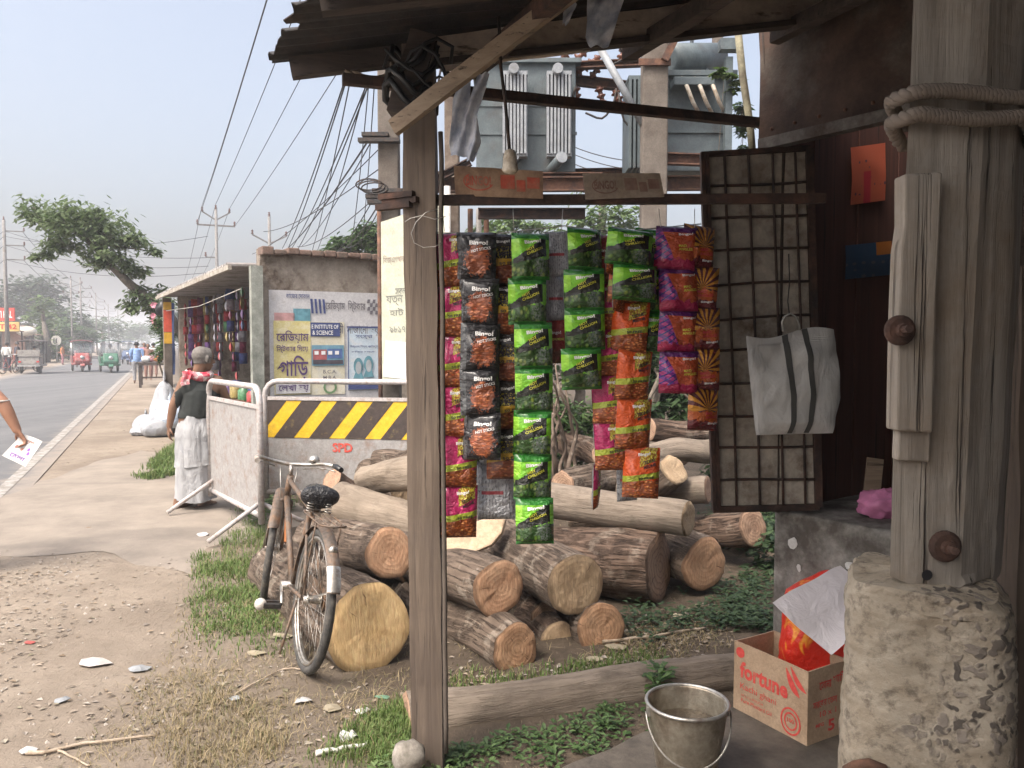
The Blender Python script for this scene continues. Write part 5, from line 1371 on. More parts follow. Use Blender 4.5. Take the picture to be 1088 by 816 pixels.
# someone at the roadside holding out a printed sheet; most of them stands beyond the frame
PY = 5.3
def Q(px, py, dy=0): return P(px, py, PY+dy)
pr_ = thing('person', 'person at the edge of the road whose bare arm holds a printed sheet', 'person', (Q(-52, 600).x, PY, 0))
hd_ = Q(-62, 352); nk = Q(-60, 378); shR_, shL_ = Q(-36, 392, -.02), Q(-86, 392, .1)
el, ha = Q(3, 428, -.03), Q(18, 457, -.02); elL_, haL_ = Q(-100, 432, .1), Q(-96, 466, 0)
ft1, ft2 = V((Q(-48, 600).x, PY-.05, .07)), V((Q(-76, 600).x, PY+.1, .07))
caps = head(hd_, V((.9, .3, -.2)))+[([nk+V((0, 0, -.03)), hd_+V((0, 0, -.05))], [.06, .056])]
wa_ = Q(-60, 450); caps += [([shL_, nk+V((0, 0, -.06)), shR_], [.062, .085, .062]), ([nk+V((0, 0, -.1)), wa_.lerp(nk, .5), wa_], [.12, .145, .135])]
caps += [([shR_, shR_.lerp(el, .5), el], [.056, .050, .042]), ([el, el.lerp(ha, .35), ha], [.042, .041, .028]), ([shL_, elL_], [.055, .04]), ([elL_, haL_], [.04, .028])]
caps += hand(ha, V((.055, .03, -.12)), (-.5, -.55, 0), 1, 1.0, .55)+hand(haL_, (0, 0, -1), (1, 0, 0), 1)
for f_, sx in ((ft1, 1), (ft2, -1)):
    hp = wa_+V((.08*sx, 0, -.06)); caps += [([hp, hp.lerp(f_, .5), f_], [.09, .065, .045]), ([f_, f_+V((.1, .08, -.05))], [.042, .03])]
pb_ = body(caps, .007, SKIN2, pr_)
shell(pb_, lambda c: wa_.z-.02 < c.z < nk.z-.02 and (c-el).length > .16 and (c-ha).length > .3 and (c-elL_).length > .1 and (c-haL_).length > .22, .012, flat('white_shirt', (.62, .60, .56), .85), 'shirt', pr_, .006)
shell(pb_, lambda c: .1 < c.z < wa_.z+.01 and (c-ha).length > .22 and (c-haL_).length > .2 and (c-el).length > .2, .016, flat('blue_trousers', (.04, .05, .09), .9), 'trousers', pr_, .008)
shell(pb_, lambda c: (c-hd_).length < .16 and c.z > hd_.z+.0 and (c-hd_).dot(V((.9, .3, 0))) < .05, .008, HAIRB, 'hair', pr_, .004)
for sx in (-1, 1):
    m = MB(); m.ball(hd_+V((.9, .3, -.2)).normalized()*.084+V((-.3, .9, 0))*sx*.032+V((0, 0, .012)), .011, 6); m.build('eye', BLACK, pr_)
m = MB(); m.tube([shR_.lerp(el, .93)+V((cos(a)*.05, sin(a)*.05, .004*sin(a))) for a in np.linspace(0, 2*pi, 20, False)], .006, 6, closed=True); m.build('armlet', WHITEP, pr_)
# the sheet in the hand
LE = [Q(2, 484, -.05), Q(27, 496, -.09), Q(45, 469, -.02), Q(24, 461, .0)]
def lef(u, v): p = LE[0].lerp(LE[1], u).lerp(LE[3].lerp(LE[2], u), v); return p+V((0, .012*sin(u*3)*v, 0))
m = MB(); m.slab(lef, 10, 10, .0012); lf = m.build('leaflet', PAPER, label='small printed sheet with purple writing held in a hand over the road', cat='leaflet')
def onl(x, y): return lef(x, y)+(LE[1]-LE[0]).cross(LE[3]-LE[0]).normalized()*.002
PUR = flat('purple_ink', (.22, .08, .35), .7, var=.3); BRN = flat('brown_ink', (.28, .12, .09), .7, var=.3)
t = MB(); t.text('েমলা', onl, 0, .62, .2, .2, .1, .02); t.build('lettering', PUR, lf)
t = MB(); t.text('শুভ', onl, 0, .40, .14, .35, .72, .02); t.build('lettering', BRN, lf)
for (x, y) in ((.2, .5), (.45, .48), (.7, .55), (.78, .42)):
    m = MB(); disc(m, onl, x, y, .06, .07, 0, 8); m.build('print_spot', BRN if x < .6 else PUR, lf)

# ---------------------------------------------------------------- the poster shop
S0 = V((P(278, 400, 8.5).x, 8.5, 0))                       # near corner of the gable wall
SD = V((-.5, .866, 0)); SN = V((.866, .5, 0))              # along the shop front (away), and along the gable (right)
def S(a, b, z): return S0+SD*a+SN*b+V((0, 0, z))
SL_ = 6.3; SH = 2.54
shop = thing('roadside_shop', 'old plastered roadside shop with posters on its end wall and a lean-to roof', 'shop', S0)
GW = worn('stained_plaster_wall', (.24, .20, .165), (.33, .285, .235), (.095, .068, .05), 2.8, .95, .56, bump=.9, fine=30, soft=.07)
m = MB()
def gab(u, v):
    p = S(0, 2.7*u, -.05+(SH+.05)*v); top = v > .99
    return p+V((0, 0, (.035*nz(p, 4)+.03*nz(p, 11)) if top else 0))+SD*(.012*nz(p, 3)+.006*nz(p, 12))
m.slab(gab, 60, 46, .16); wall = m.build('end_wall', GW, shop)
m = MB()
for i in range(20):
    a = i*.135; c = S(-.012, .06+a, SH-.015+.02*nz((i, 0, 0), 1.7)); m.box(c, (.125, .19, rnd(.05, .09)), atan2(SN.y, SN.x)+rnd(-.05, .05))
m.build('coping_bricks', worn('dark_brick', (.16, .10, .075), (.22, .15, .12), (.09, .07, .055), 9), wall, bevel=.012)
def bxs(a0, a1, b0, b1, z0, z1): 
    m = MB(); m.hexa([S(a, b, z) for z in (z0, z1) for b in (b0, b1) for a in (a0, a1)]); return m
bxs(.17, SL_, 2.5, 2.66, 0, SH).build('rear_wall', GW, shop); bxs(SL_-.16, SL_, .0, 2.49, 0, SH-.02).build('far_wall', GW, shop)
bxs(.17, SL_-.17, 1.5, 1.56, .003, SH-.03).build('partition', DARKW, shop)
ROOFM = worn('asbestos_roof', (.25, .235, .22), (.33, .31, .29), (.12, .10, .09), 3, .9, .58)
m = MB()
def shr(u, v):
    p = S(.175+(SL_+.06)*u, -.30+2.95*v, 2.37+.07*v); return p+V((0, 0, .02*sin(u*(SL_+.35)/.15*2*pi)))
m.slab(shr, 180, 6, .02); m.build('lean_to_roof', ROOFM, shop)
m = MB(); m.bar(S(-.02, -.31, 2.34), S(SL_+.2, -.31, 2.34), .035, .05); m.build('eave_board', worn('pale_board', (.34, .31, .27), (.43, .40, .35), (.2, .16, .12), 6), shop)
for a in (SL_-.05,):
    m = MB(); m.bar(S(a, -.18, 0), S(a, -.18, 2.33), .13, .13, up=SD); pil_ = m.build('pillar', CONCP if a > 4 else DARKW, shop, bevel=.01)
    if a > 4:
        for z0, z1, mt in ((1.75, 2.12, flat('orange_poster', (.60, .09, .05), .6)), (2.13, 2.26, flat('yellow_poster', (.62, .36, .03), .6)), (1.55, 1.74, flat('yellow_poster', (.62, .36, .03), .6))):
            m = MB(); 
            for (ax0, ax1) in (((-.07, -.07), (-.07, .07)),): 
                p_ = [S(a-.071, -.18-.064, z0), S(a-.071, -.18+.064, z0), S(a-.071, -.18+.064, z1), S(a-.071, -.18-.064, z1)]
                m.prism(p_, SD*-.004, SD*.001)
            ps = m.build('pillar_poster', mt, pil_)
bxs(-.13, -.03, -.12, .0, 0, 2.36).build('corner_post', worn('lichen_concrete', (.24, .25, .22), (.33, .34, .30), (.12, .13, .11), 5), shop)
bxs(.4, SL_-.3, .12, .55, 0, .78).build('counter', DARKW, shop)
# what hangs and stands in the shop front
random.seed(5)
cols = [(.07, .10, .25), (.30, .30, .34), (.40, .06, .06), (.08, .22, .10), (.36, .28, .10), (.18, .10, .26), (.06, .10, .22), (.34, .34, .38), (.22, .05, .10)]
HM = [flat('shop_goods', c, .35, var=.5, scale=30) for c in cols]
proto = {}
for i in range(34):
    a = .55+i*.16+rnd(-.05, .05); ln_ = rnd(.6, 1.25); w_ = rnd(.09, .15); x = -.02+rnd(0, .25)
    m = MB(); n_ = int(ln_/.13); z = 2.22
    root = thing('goods_strip', '', 'packets', S(a, x, z), 'strips of packets hanging in the poster shop')
    root['label'] = 'dim strip of small packets hanging in the front of the poster shop'
    for k in range(n_):
        m = MB(); c = S(a, x, z-.065-k*.13); ro = atan2(SD.y, SD.x)+rnd(-.5, .5)
        def fn(u, v): return V(((u-.5)*w_, -.025*sin(pi*u)*sin(pi*v), (v-.5)*.128))
        Mr = Matrix.Rotation(ro-pi/2+.9, 3, 'Z')
        m.grid(lambda u, v: c+Mr @ fn(u, v), 4, 4); m.grid(lambda u, v: c+Mr @ (fn(1-u, v)*V((1, -1, 1))), 4, 4)
        m.build('packet', HM[(i*4+(k if i % 3 == 0 else 0)) % len(HM)], root)
for i in range(9):
    a = .7+i*.55; h = rnd(.16, .32); m = MB(); c = S(a, .3, .785)
    m.lathe([(.0, 0), (.085, 0), (.09, .02), (.09, h*.8), (.07, h*.9), (.07, h), (0, h)], c, 14); o = m.build('jar', flat('jar_goods', cols[i % 9], .25, var=.5, scale=40), label='small jar of sweets on the counter of the poster shop', cat='jar', group='jars on the poster shop counter')
    m = MB(); m.lathe([(.074, h), (.076, h+.03), (0, h+.032)], c, 14); m.build('lid', RED if i % 2 else flat('blue_lid', (.04, .08, .25), .5), o)
m = MB(); m.tube([S(.0, -.2, 2.12), S(3, -.16, 2.06), S(6.2, -.2, 2.11)], .006, 5); m.build('awning_string', flat('pale_string', (.5, .48, .44), .8), shop)
# two plates of light-coloured packs under the roof
# posters on the end wall: each is a sheet of its own
WU = V((0, 0, 1)); WN = -SD
def wpos(px, py):
    """point of the end wall's face seen at a pixel"""
    a, b = P(px, py, 7), P(px, py, 10); d = b-a; t = (S0-a).dot(SD)/d.dot(SD); return a+d*t
def poster(px0, py0, px1, py1, mat, label, lift=.03, name='poster', cat='poster', group='posters on the end wall of the shop'):
    bl, br, tr, tl = wpos(px0, py1), wpos(px1, py1), wpos(px1, py0), wpos(px0, py0)
    br.z = bl.z = (bl.z+br.z)/2; tr.z = tl.z = (tl.z+tr.z)/2
    w = (br-bl).length; h = (tl-bl).length; xx = (br-bl)/w
    m = MB()
    def fn(u, v): p = bl+xx*w*u+WU*h*v; return p+WN*(lift+.004*nz(p, 6))
    m.slab(fn, 12, 10, .002); o = m.build(name, mat, label=label, cat=cat, group=group)
    def on(x, y): return bl+xx*w*x+WU*h*y+WN*(lift+.010)
    on.lift = lift
    return o, on, w, h
def rect(o, on, x0, y0, x1, y1, mat, name='printed_panel', up=0):
    m = MB(); m.add([on(x0, y0)+WN*up, on(x1, y0)+WN*up, on(x1, y1)+WN*up, on(x0, y1)+WN*up], [(0, 1, 2, 3)]); return m.build(name, mat, o)
def words(o, on, lines, mat, name='lettering', up=.003):
    for (txt, x, y, w_, h_) in lines:
        t = MB(); t.text(txt, lambda a, b: on(a, b)+WN*up, 0, w_, h_, x, y, .012); t.build(name, mat, o)
WP = worn('poster_white', (.50, .49, .50), (.57, .56, .56), (.40, .37, .34), 7, .8, .68, bump=.15)
YP_ = worn('poster_yellow', (.55, .48, .20), (.60, .53, .26), (.66, .62, .50), 6, .8, .62, bump=.15)
BP = worn('poster_blue', (.48, .58, .66), (.56, .64, .70), (.62, .60, .58), 6, .8, .66, bump=.15)
GP = worn('poster_pale', (.56, .55, .56), (.63, .62, .62), (.40, .42, .44), 9, .8, .62, bump=.15)
INKP = flat('poster_purple', (.085, .045, .15), .8, var=.15); INKB = flat('poster_navy', (.06, .08, .20), .8, var=.2); INKG = flat('poster_grey', (.16, .15, .17), .8); INKF = flat('board_ink', (.20, .20, .18), .8)
o, on, w, h = poster(287, 310, 407, 426, WP, 'large white sticker banner with two Bengali lines across its top', .012)
words(o, on, [('েরিডয়াম  িস্টকার', .475, .815, .36, .11), ('িদেয়  গাড়ী  সাজােনা  হয়', .385, .60, .57, .12)], INKG)
words(o, on, [('কােজর েদাকান', .14, .93, .2, .045)], INKB)
for i, x in enumerate((.355, .39, .425, .46)):
    m = MB(); m.add([on(x, .80), on(x+.018, .80), on(x+.022-.012, .93), on(x-.010, .93)], [(0, 1, 2, 3)]); m.build('bar_print', INKB, o)
# lorry picture: box body, cab, tank
LP_ = flat('picture_pink', (.52, .30, .29), .8, var=.3); LT = flat('picture_teal', (.13, .30, .36), .8, var=.4); LD = flat('picture_dark', (.09, .08, .10), .8, var=.4)
rect(o, on, .04, .66, .21, .80, LP_, 'lorry_print'); rect(o, on, .20, .72, .345, .84, LT, 'lorry_print'); rect(o, on, .08, .58, .345, .665, LD, 'lorry_print')
for x in (.12, .19, .30):
    m = MB(); disc(m, lambda a, b: on(a, b)+WN*.002, x, .575, .022, .03, 0, 12); m.build('wheel_print', LD, o)
m = MB()
for i in range(5):
    for j in range(4):
        if (i+j) % 2: m.add([on(.85+i*.025, .80+j*.035), on(.875+i*.025, .80+j*.035), on(.882+i*.025, .835+j*.035), on(.857+i*.025, .835+j*.035)], [(0, 1, 2, 3)])
m.build('chequer_print', INKG, o)
o, on, w, h = poster(291, 341, 330, 419, YP_, 'yellow poster with big purple Bengali words at the near edge of the wall', .026)
words(o, on, [('েরিডয়াম', .06, .70, .88, .17), ('িস্টকার িদেয়', .06, .565, .86, .11), ('গািড়', .06, .20, .86, .33)], INKP)
rect(o, on, .03, .015, .97, .155, WP); words(o, on, [('েলখা হয়', .10, .03, .82, .115)], INKP, up=.006)
o, on, w, h = poster(330, 342, 366, 419, worn('poster_cream', (.60, .56, .42), (.66, .62, .50), (.55, .55, .52), 7, .8, .6, bump=.15), 'cream institute poster with a red and blue bus picture, middle of the wall', .02)
rect(o, on, .0, .80, .86, .99, INKB); words(o, on, [('E INSTITUTE OF', .03, .905, .78, .055), ('& SCIENCE', .05, .82, .6, .06)], WHITE, up=.006)
rect(o, on, .03, .40, .97, .68, flat('picture_sky', (.16, .32, .42), .8, var=.3), 'bus_print'); rect(o, on, .06, .48, .46, .62, flat('picture_red', (.40, .12, .12), .8, var=.4), 'bus_print', .003); rect(o, on, .48, .50, .92, .63, flat('picture_blue', (.09, .16, .36), .8, var=.4), 'bus_print', .003); rect(o, on, .06, .42, .94, .475, LD, 'bus_print', .003)
for i in range(4): rect(o, on, .10+.2*i, .55, .22+.2*i, .60, WHITE, 'bus_window_print', .006)
words(o, on, [('B.C.A.', .35, .29, .4, .05), ('M.B.A.', .35, .21, .4, .05)], INKG)
m = MB(); disc(m, on, .55, .10, .2, .09, .7, 14); m.build('badge_print', flat('picture_green', (.16, .28, .14), .8), o)
o, on, w, h = poster(369, 347, 405, 414, BP, 'pale blue poster with two portraits, at the far end of the wall', .024)
words(o, on, [('সংস্থা', .22, .80, .5, .07), ('িবজ্ঞান িশক্ষা প্রিতষ্ঠান', .06, .66, .86, .05), ('ভিত্ত চলেছ', .1, .58, .7, .04)], INKB)
for x, y in ((.30, .33), (.60, .36)):
    m = MB(); disc(m, on, x, y+.05, .14, .13, 0, 14); m.build('portrait_print', LT, o)
    m = MB(); disc(m, lambda a, b: on(a, b)+WN*.003, x, y+.02, .085, .10, 0, 14); m.build('portrait_print', flat('portrait_pale', (.42, .45, .47), .8), o)
    m = MB(); m.add([on(x-.16, y-.16)+WN*.002, on(x+.16, y-.16)+WN*.002, on(x+.09, y-.05)+WN*.002, on(x-.09, y-.05)+WN*.002], [(0, 1, 2, 3)]); m.build('portrait_print', LT, o)
rect(o, on, .02, .01, .98, .09, INKB)
rect(o, on, .0, .0, .025, 1, INKB, 'border_print', .001); rect(o, on, .975, .0, 1.0, 1, INKB, 'border_print', .001); rect(o, on, .03, .975, .97, 1, INKB, 'border_print', .001)
# tall yellowish board on a rusty pole
a0_, a1_ = P(406, 400, 8.0), P(474, 400, 7.45)
board = thing('signboard', 'tall pale yellow board with handwritten lines, behind the wooden post', 'signboard', (a0_.x, 8.0, 0))
dd_ = V((a1_.x-a0_.x, a1_.y-a0_.y, 0)); bw = dd_.length; dd_.normalize(); bn = V((dd_.y, -dd_.x, 0))
zb0, zb1, zb1r = P(406, 408, 8.0).z, P(406, 236, 8.0).z, P(474, 213, 7.45).z
BO = V((a0_.x, a0_.y, 0)); m = MB()
m.prism([BO+V((0, 0, zb0)), BO+dd_*bw+V((0, 0, zb0)), BO+dd_*bw+V((0, 0, zb1r)), BO+V((0, 0, zb1))], bn*.0, -bn*.012)
bo = m.build('board', worn('board_yellow', (.40, .41, .32), (.47, .475, .38), (.33, .32, .25), 4, .7, .64, bump=.1), board)
onb = lambda x, y: BO+dd_*x+V((0, 0, y))+bn*.004
for txt, x, y, w_, h_, mt in (('িবজ্ঞাপন', .03, 2.32, .30, .10, flat('faint_ink', (.30, .24, .20), .8)), ('সরল', .20, 2.02, .16, .07, INKF), ('যত্ন', .07, 1.92, .24, .10, INKF), ('হাট', .12, 1.82, .2, .08, INKF), ('৯৮১৭', .12, 1.66, .22, .06, INKF)):
    t = MB(); t.text(txt, onb, 0, w_, h_, x, y, .005); t.build('lettering', mt, bo)
m = MB(); m.add([onb(x, y)+bn*.002 for x, y in ((.02, 1.22), (.40, 1.20), (.40, 1.56), (.06, 1.58))], [(0, 1, 2, 3)]); m.build('pasted_paper', GP, bo)
m = MB(); m.tube([BO+V((-.02, .02, 0)), BO+V((-.02, .02, 2.9))], .022, 8); m.build('board_pole', RUST, board)
m = MB(); m.tube([BO+dd_*(bw+.02)+V((0, .03, 0)), BO+dd_*(bw+.02)+V((0, .03, 3.0))], .03, 8); m.build('board_pole', WHITEP, board)
# ---------------------------------------------------------------- the transformer yard
TANK = worn('transformer_grey', (.07, .09, .098), (.105, .13, .138), (.075, .07, .065), 4, .55, .64, bump=.2)
RADI = worn('radiator_grey', (.20, .215, .235), (.27, .285, .30), (.16, .155, .15), 6, .5, .64, bump=.15)
PORC = flat('brown_porcelain', (.14, .055, .035), .25, var=.2)
def fbox(px0, py0, px1, py1, Y, dep, mb=None, mi=0):
    a, b = P(px0, py1, Y), P(px1, py0, Y); mb = mb or MB()
    mb.hexa([V((x, Y+d, z)) for z in (a.z, b.z) for d in (0, dep) for x in (a.x, b.x)], mi); return mb
def rect_at(px0, py0, px1, py1, Y): a, b = P(px0, py1, Y), P(px1, py0, Y); return a, b
def insulator(p, d, n=4, r=.06, ln=.26):
    m = MB(); prof = [(.0, 0), (.03, 0)]
    for i in range(n):
        z = ln*(i+.4)/n; prof += [(.025, z-.01), (r*(1-.1*i), z), (r*(1-.1*i), z+.012), (.025, z+.03)]
    prof += [(.018, ln), (0, ln+.02)]
    m.lathe(prof, p, 12, V(d).to_track_quat('Z', 'Y').to_matrix()); return m
TY = 8.5
t1 = thing('transformer', 'grey transformer with two pale finned radiators on the steel platform', 'transformer', P(556, 183, TY))
tk = fbox(506, 66, 612, 183, TY, .7).build('tank', TANK, t1, bevel=.012)
fbox(500, 61, 618, 66, TY-.06, .82).build('lid', TANK, t1, bevel=.005)
for y in (110, 140): fbox(505, y, 613, y+3, TY-.015, .03).build('stiffener', TANK, tk)
for x0 in (534, 581):
    m = MB()
    for k in range(7): fbox(x0+k*3.8, 78, x0+k*3.8+2.5, 163, TY-.22, .17, m)
    fbox(x0, 75, x0+26.5, 79, TY-.19, .12, m); fbox(x0, 162, x0+26.5, 166, TY-.19, .12, m); fbox(x0, 79, x0+26.5, 162, TY-.12, .03, m)
    r_ = m.build('radiator', RADI, t1)
    c = P(x0+12, 72, TY-.28); m = MB(); m.cyl(c, c+V((-.02, .3, 0)), .052, 16); m.build('top_header', RADI, r_)
    c = P(x0+14, 166, TY-.20); m = MB(); m.cyl(c, c+V((0, .2, 0)), .035, 12); m.build('bottom_header', RADI, r_)
m = MB(); c = P(597, 167, TY-.35); m.cyl(c, c+V((-.14, .33, -.10)), .05, 16); m.build('drain_pipe', TANK, t1); m = MB(); m.cyl(c+V((0, -.012, 0)), c+V((-.006, .012, -.004)), .058, 16); m.build('pipe_flange', RADI, t1)
for x, y, d in ((515, 60, (-.3, 0, 1)), (565, 60, (0, 0, 1)), (606, 70, (.75, -.1, .7)), (598, 62, (.6, .1, .8)), (612, 78, (.8, -.2, .5))): insulator(P(x, y, TY+.2), d, 4, .065, .30).build('bushing', PORC, t1)
t2 = thing('transformer', 'grey transformer with a round oil drum above its lid, behind the concrete pole', 'transformer', P(738, 180, TY))
tk = fbox(701, 80, 776, 182, TY-.2, .8).build('tank', TANK, t2, bevel=.012)
fbox(696, 74, 784, 80, TY-.28, .95).build('lid', TANK, t2, bevel=.005)
m = MB()
for k in range(6): fbox(668+k*4.6, 84, 671.4+k*4.6, 178, TY-.1, .5, m)
fbox(668, 80, 697, 84, TY-.09, .48, m); m.build('radiator', TANK, t2)
fbox(700, 138, 777, 141, TY-.23, .03).build('stiffener', TANK, tk)
for x in (724, 738, 752): m = MB(); m.tube([P(x, 83, TY-.3), P(x+6, 92, TY-.42), P(x+12, 108, TY-.4), P(x+19, 121, TY-.28)], .02, 8); m.build('cable_tail', worn('pale_cable', (.50, .44, .36), (.58, .53, .46), (.3, .22, .15), 15), t2)
fbox(716, 81, 760, 90, TY-.42, .2).build('cable_box', TANK, t2, bevel=.01)
m = MB(); a, b = P(711, 63, TY-.2), P(762, 62, TY+.25); ax_ = (b-a)
m.tube([a, a+ax_*.02, a+ax_*.98, b], [.10, .155, .155, .10], 24); cz = m.build('oil_drum', TANK, t2)
for x in (724, 750): fbox(x, 72, x+3, 79, TY, .04).build('drum_foot', TANK, cz)
m = MB(); m.tube([P(735, 47, TY), P(736, 25, TY)], .02, 8); m.build('breather_pipe', RADI, t2)
# steel platform and its poles
plat = thing('steel_platform', 'rusty steel platform on concrete poles that carries the transformers', 'platform', P(590, 200, 8.4))
def chan(p, q, h, Y2=None, d=.09):
    m = MB(); a, b = V(p), V(q)
    for z in (-h/2, h/2): m.bar(a+V((0, 0, z)), b+V((0, 0, z)), d, .012)
    m.bar(a+V((0, d*.3, 0)), b+V((0, d*.3, 0)), .012, h); return m
chan(P(436, 197, 8.2), P(822, 194, 8.2), .13).build('beam', RUST, plat)
chan(P(436, 190, 9.3), P(822, 182, 9.3), .13).build('beam', RUST, plat)
chan(P(508, 227, 8.6), P(622, 227, 8.6), .10).build('beam', RUSTD, plat)
chan(P(690, 168, 8.0), P(800, 172, 8.0), .10).build('beam', RUST, plat)
chan(P(500, 187, 8.35), P(640, 187, 8.35), .05).build('rail', RUST, plat)
chan(P(452, 196, 8.1), P(500, 172, 8.1), .07).build('strut', RUSTD, plat)
for x0, x1, y0, Y in ((403, 422, 40, 8.1), (473, 487, 40, 8.5), (681, 711, 16, 7.9), (756, 769, 25, 9.2)):
    a, b = rect_at(x0, y0, x1, 365, Y); m = MB(); m.hexa([V((x, Y+d, z)) for z in (-.05, b.z) for d in (0, .17) for x in (a.x, b.x)]); m.build('pole', CONCP if x0 != 473 else worn('brown_pole', (.17, .13, .10), (.25, .20, .16), (.10, .07, .05), 5), plat, bevel=.015)
for x in (498, 507, 515): a = P(x, 300, 8.9); m = MB(); m.tube([V((a.x, 8.9, 0)), V((a.x+.02, 8.9, P(x, 222, 8.9).z))], .03, 8); m.build('pipe', RUST if x != 507 else WHITEP, plat)
fbox(770, 60, 779, 182, 8.1, .08).build('vent_post', TANK, plat); fbox(766, 40, 786, 52, 8.05, .12).build('vent_post', TANK, plat)
for a, b, h in (((598, 84, 8.8), (676, 93, 8.8), .09), ((606, 70, 8.6), (700, 66, 8.6), .06), ((448, 60, 8.3), (500, 64, 8.3), .07)): chan(P(*a), P(*b), h).build('cross_arm', RUST, plat)
m = MB(); m.bar(P(721, 34, 7.85), P(706, 64, 7.85), .07, .05, up=(0, 1, 0)); m.build('strut', RUST, plat)
fbox(679, 62, 713, 69, 7.86, .03).build('pole_clamp', RUST, plat)
for x, y, d in ((611, 92, (.2, 0, -1)), (640, 66, (-.6, 0, -.8)), (653, 96, (.4, 0, -.8)), (606, 84, (-.9, -.2, .4)), (470, 58, (0, 0, 1)), (486, 58, (.2, 0, 1)), (636, 92, (.3, .1, -1)), (660, 64, (.2, 0, 1))): insulator(P(x, y, 8.7), d, 3, .055, .20).build('insulator', PORC, plat)
m = MB(); m.cyl(P(636, 48, 8.0), P(683, 132, 8.0), .038, 12); m.build('pipe', RADI, plat); m = MB(); m.cyl(P(683, 130, 8.02), P(694, 176, 8.02), .017, 8); m.build('pipe', RADI, plat)
# fuse boards on the first pole, dark strap irons
for y, x0, x1 in ((140, 384, 412), (146, 380, 424), (212, 390, 436), (200, 395, 440), (206, 388, 420)):
    fbox(x0, y, x1, y+4, 8.0, .1).build('bracket', IRON, plat)
# slack jumpers
for pts in (((622, 120), (640, 128), (652, 112), (655, 94)), ((657, 98), (662, 130), (680, 142)), ((602, 78), (606, 110), (612, 92)), ((470, 62), (462, 110), (456, 150), (450, 185)), ((455, 120), (462, 170), (448, 178)), ((660, 64), (648, 70), (640, 62)), ((700, 175), (745, 128)), ((632, 48), (640, 56), (655, 40), (660, 55))):
    m = MB(); pts = [P(x, y, 8.5) for x, y in pts]; k = []
    for i in range(len(pts)-1):
        for t in (0, .33, .66): k.append(pts[i].lerp(pts[i+1], t))
    k.append(pts[-1]); k = [k[0]]+[(k[i-1]+k[i]*2+k[i+1])/4 for i in range(1, len(k)-1)]+[k[-1]]
    m.tube(k, .012, 5); m.build('jumper_cable', IRON, plat)

# ---------------------------------------------------------------- roadside poles and wires
def wire(p, q, sag, r, label, group):
    p, q = V(p), V(q); m = MB(); m.tube([p.lerp(q, t)-V((0, 0, 4*sag*t*(1-t))) for t in np.linspace(0, 1, 18)], r, 4, caps=False)
    return m.build('wire', WIRE, label=label, cat='wire', group=group)
WIRE = flat('wire_black', (.03, .03, .032), .7)
POLEM = worn('steel_pole', (.16, .155, .15), (.22, .21, .20), (.12, .09, .07), 4, .7, .62)
def vpole(px, Y, ztop, label, arms, r=.08, group='poles carrying wires along the road'):
    b = P(px, 365, Y); b.z = 0; root = thing('utility_pole', label, 'pole', b, group)
    m = MB(); m.tube([b, b+V((0, 0, ztop))], [r, r*.65], 10); m.build('pole', POLEM, root)
    for kind, z, w in arms:
        m = MB(); c = b+V((0, 0, z))
        if kind == 'bar': m.bar(c-RN*w, c+RN*w, .07, .07)
        if kind == 'vee':
            for s_ in (-1, 1): m.bar(c, c+RN*w*s_+V((0, 0, .38)), .06, .06)
        if kind == 'side': m.bar(c, c+RN*w, .06, .06)
        o = m.build('cross_arm', POLEM, root)
        for s_ in (-1, 1):
            if kind == 'side' and s_ < 0: continue
            insulator(c+RN*w*s_*.97+V((0, 0, .38 if kind == 'vee' else .03)), (0, 0, 1), 3, .07, .2).build('insulator', PORC, o)
    insulator(b+V((0, 0, ztop)), (0, 0, 1), 3, .07, .2).build('insulator', PORC, root)
    return b
p1 = vpole(232, 38, 7.85, 'pole with a raised pair of arms and two cross bars, rising above the shop roof', [('vee', 7.35, .62), ('bar', 7.1, .85), ('side', 5.6, -.5)], .10)
p2 = vpole(288, 36, 7.2, 'pole with two upswept arms standing just behind the poster shop wall', [('vee', 6.0, .75)], .10)
lp = [(8, 45.5, 8.5), (77, 79, 8.0), (87, 88, 8.6), (103, 109, 8.2), (116, 135, 8.0), (126, 165, 8.0)]
LPL = ['tall dark pole with ladder arms beside the red sign across the road', 'far pole with branching arms above the round dark tree', 'far straight pole with stubby arms next to the branching one', 'hazy pole with short cross arms beyond the rickshaws', 'very hazy pole, second last before the road ends', 'faintest pole, where the road runs into the haze']
lb = []
for (px, Y, z), l_ in zip(lp, LPL):
    lb.append((vpole(px, Y, z, l_, ([('side', z-.6, 1.0), ('side', z-1.4, 1.0), ('side', z-2.2, 1.0)] if px == 8 else [('vee', z-.9, 1.0), ('bar', z-1.5, .7)] if px == 77 else [('side', z-1.0, 1.1), ('side', z-2, 1.1), ('side', z-3.0, .9)]), .13 if px in (8, 87) else .11), z))
GL = 'line wires strung along the road'
for a, z in ((-.62, 7.95), (0, 8.1), (.62, 7.95), (-.85, 7.15), (.85, 7.15)):
    wire(p1+RN*a+V((0, 0, z)), p1+RN*a-RD*46+V((0, 0, z+.35)), .35, .011, 'thin line wire running from the twin armed pole overhead towards the stall', GL)
    if a in (-.62, .62, 0): wire(p1+RN*a+V((0, 0, z)), p1+RN*(a+.3)+RD*60+V((0, 0, z)), .8, .012, 'thin line wire running on from the twin armed pole down the road', GL)
for (i, j) in ((0, 1), (1, 2), (2, 3), (3, 4)):
    for dz_ in (.6, 1.4, 2.2):
        (b0, z0), (b1, z1) = lb[i], lb[j]; wire(b0+RN*.9+V((0, 0, z0-dz_)), b1+RN*.9+V((0, 0, z1-dz_)), .5, .016, 'line wire strung between the poles on the far side of the road', GL)
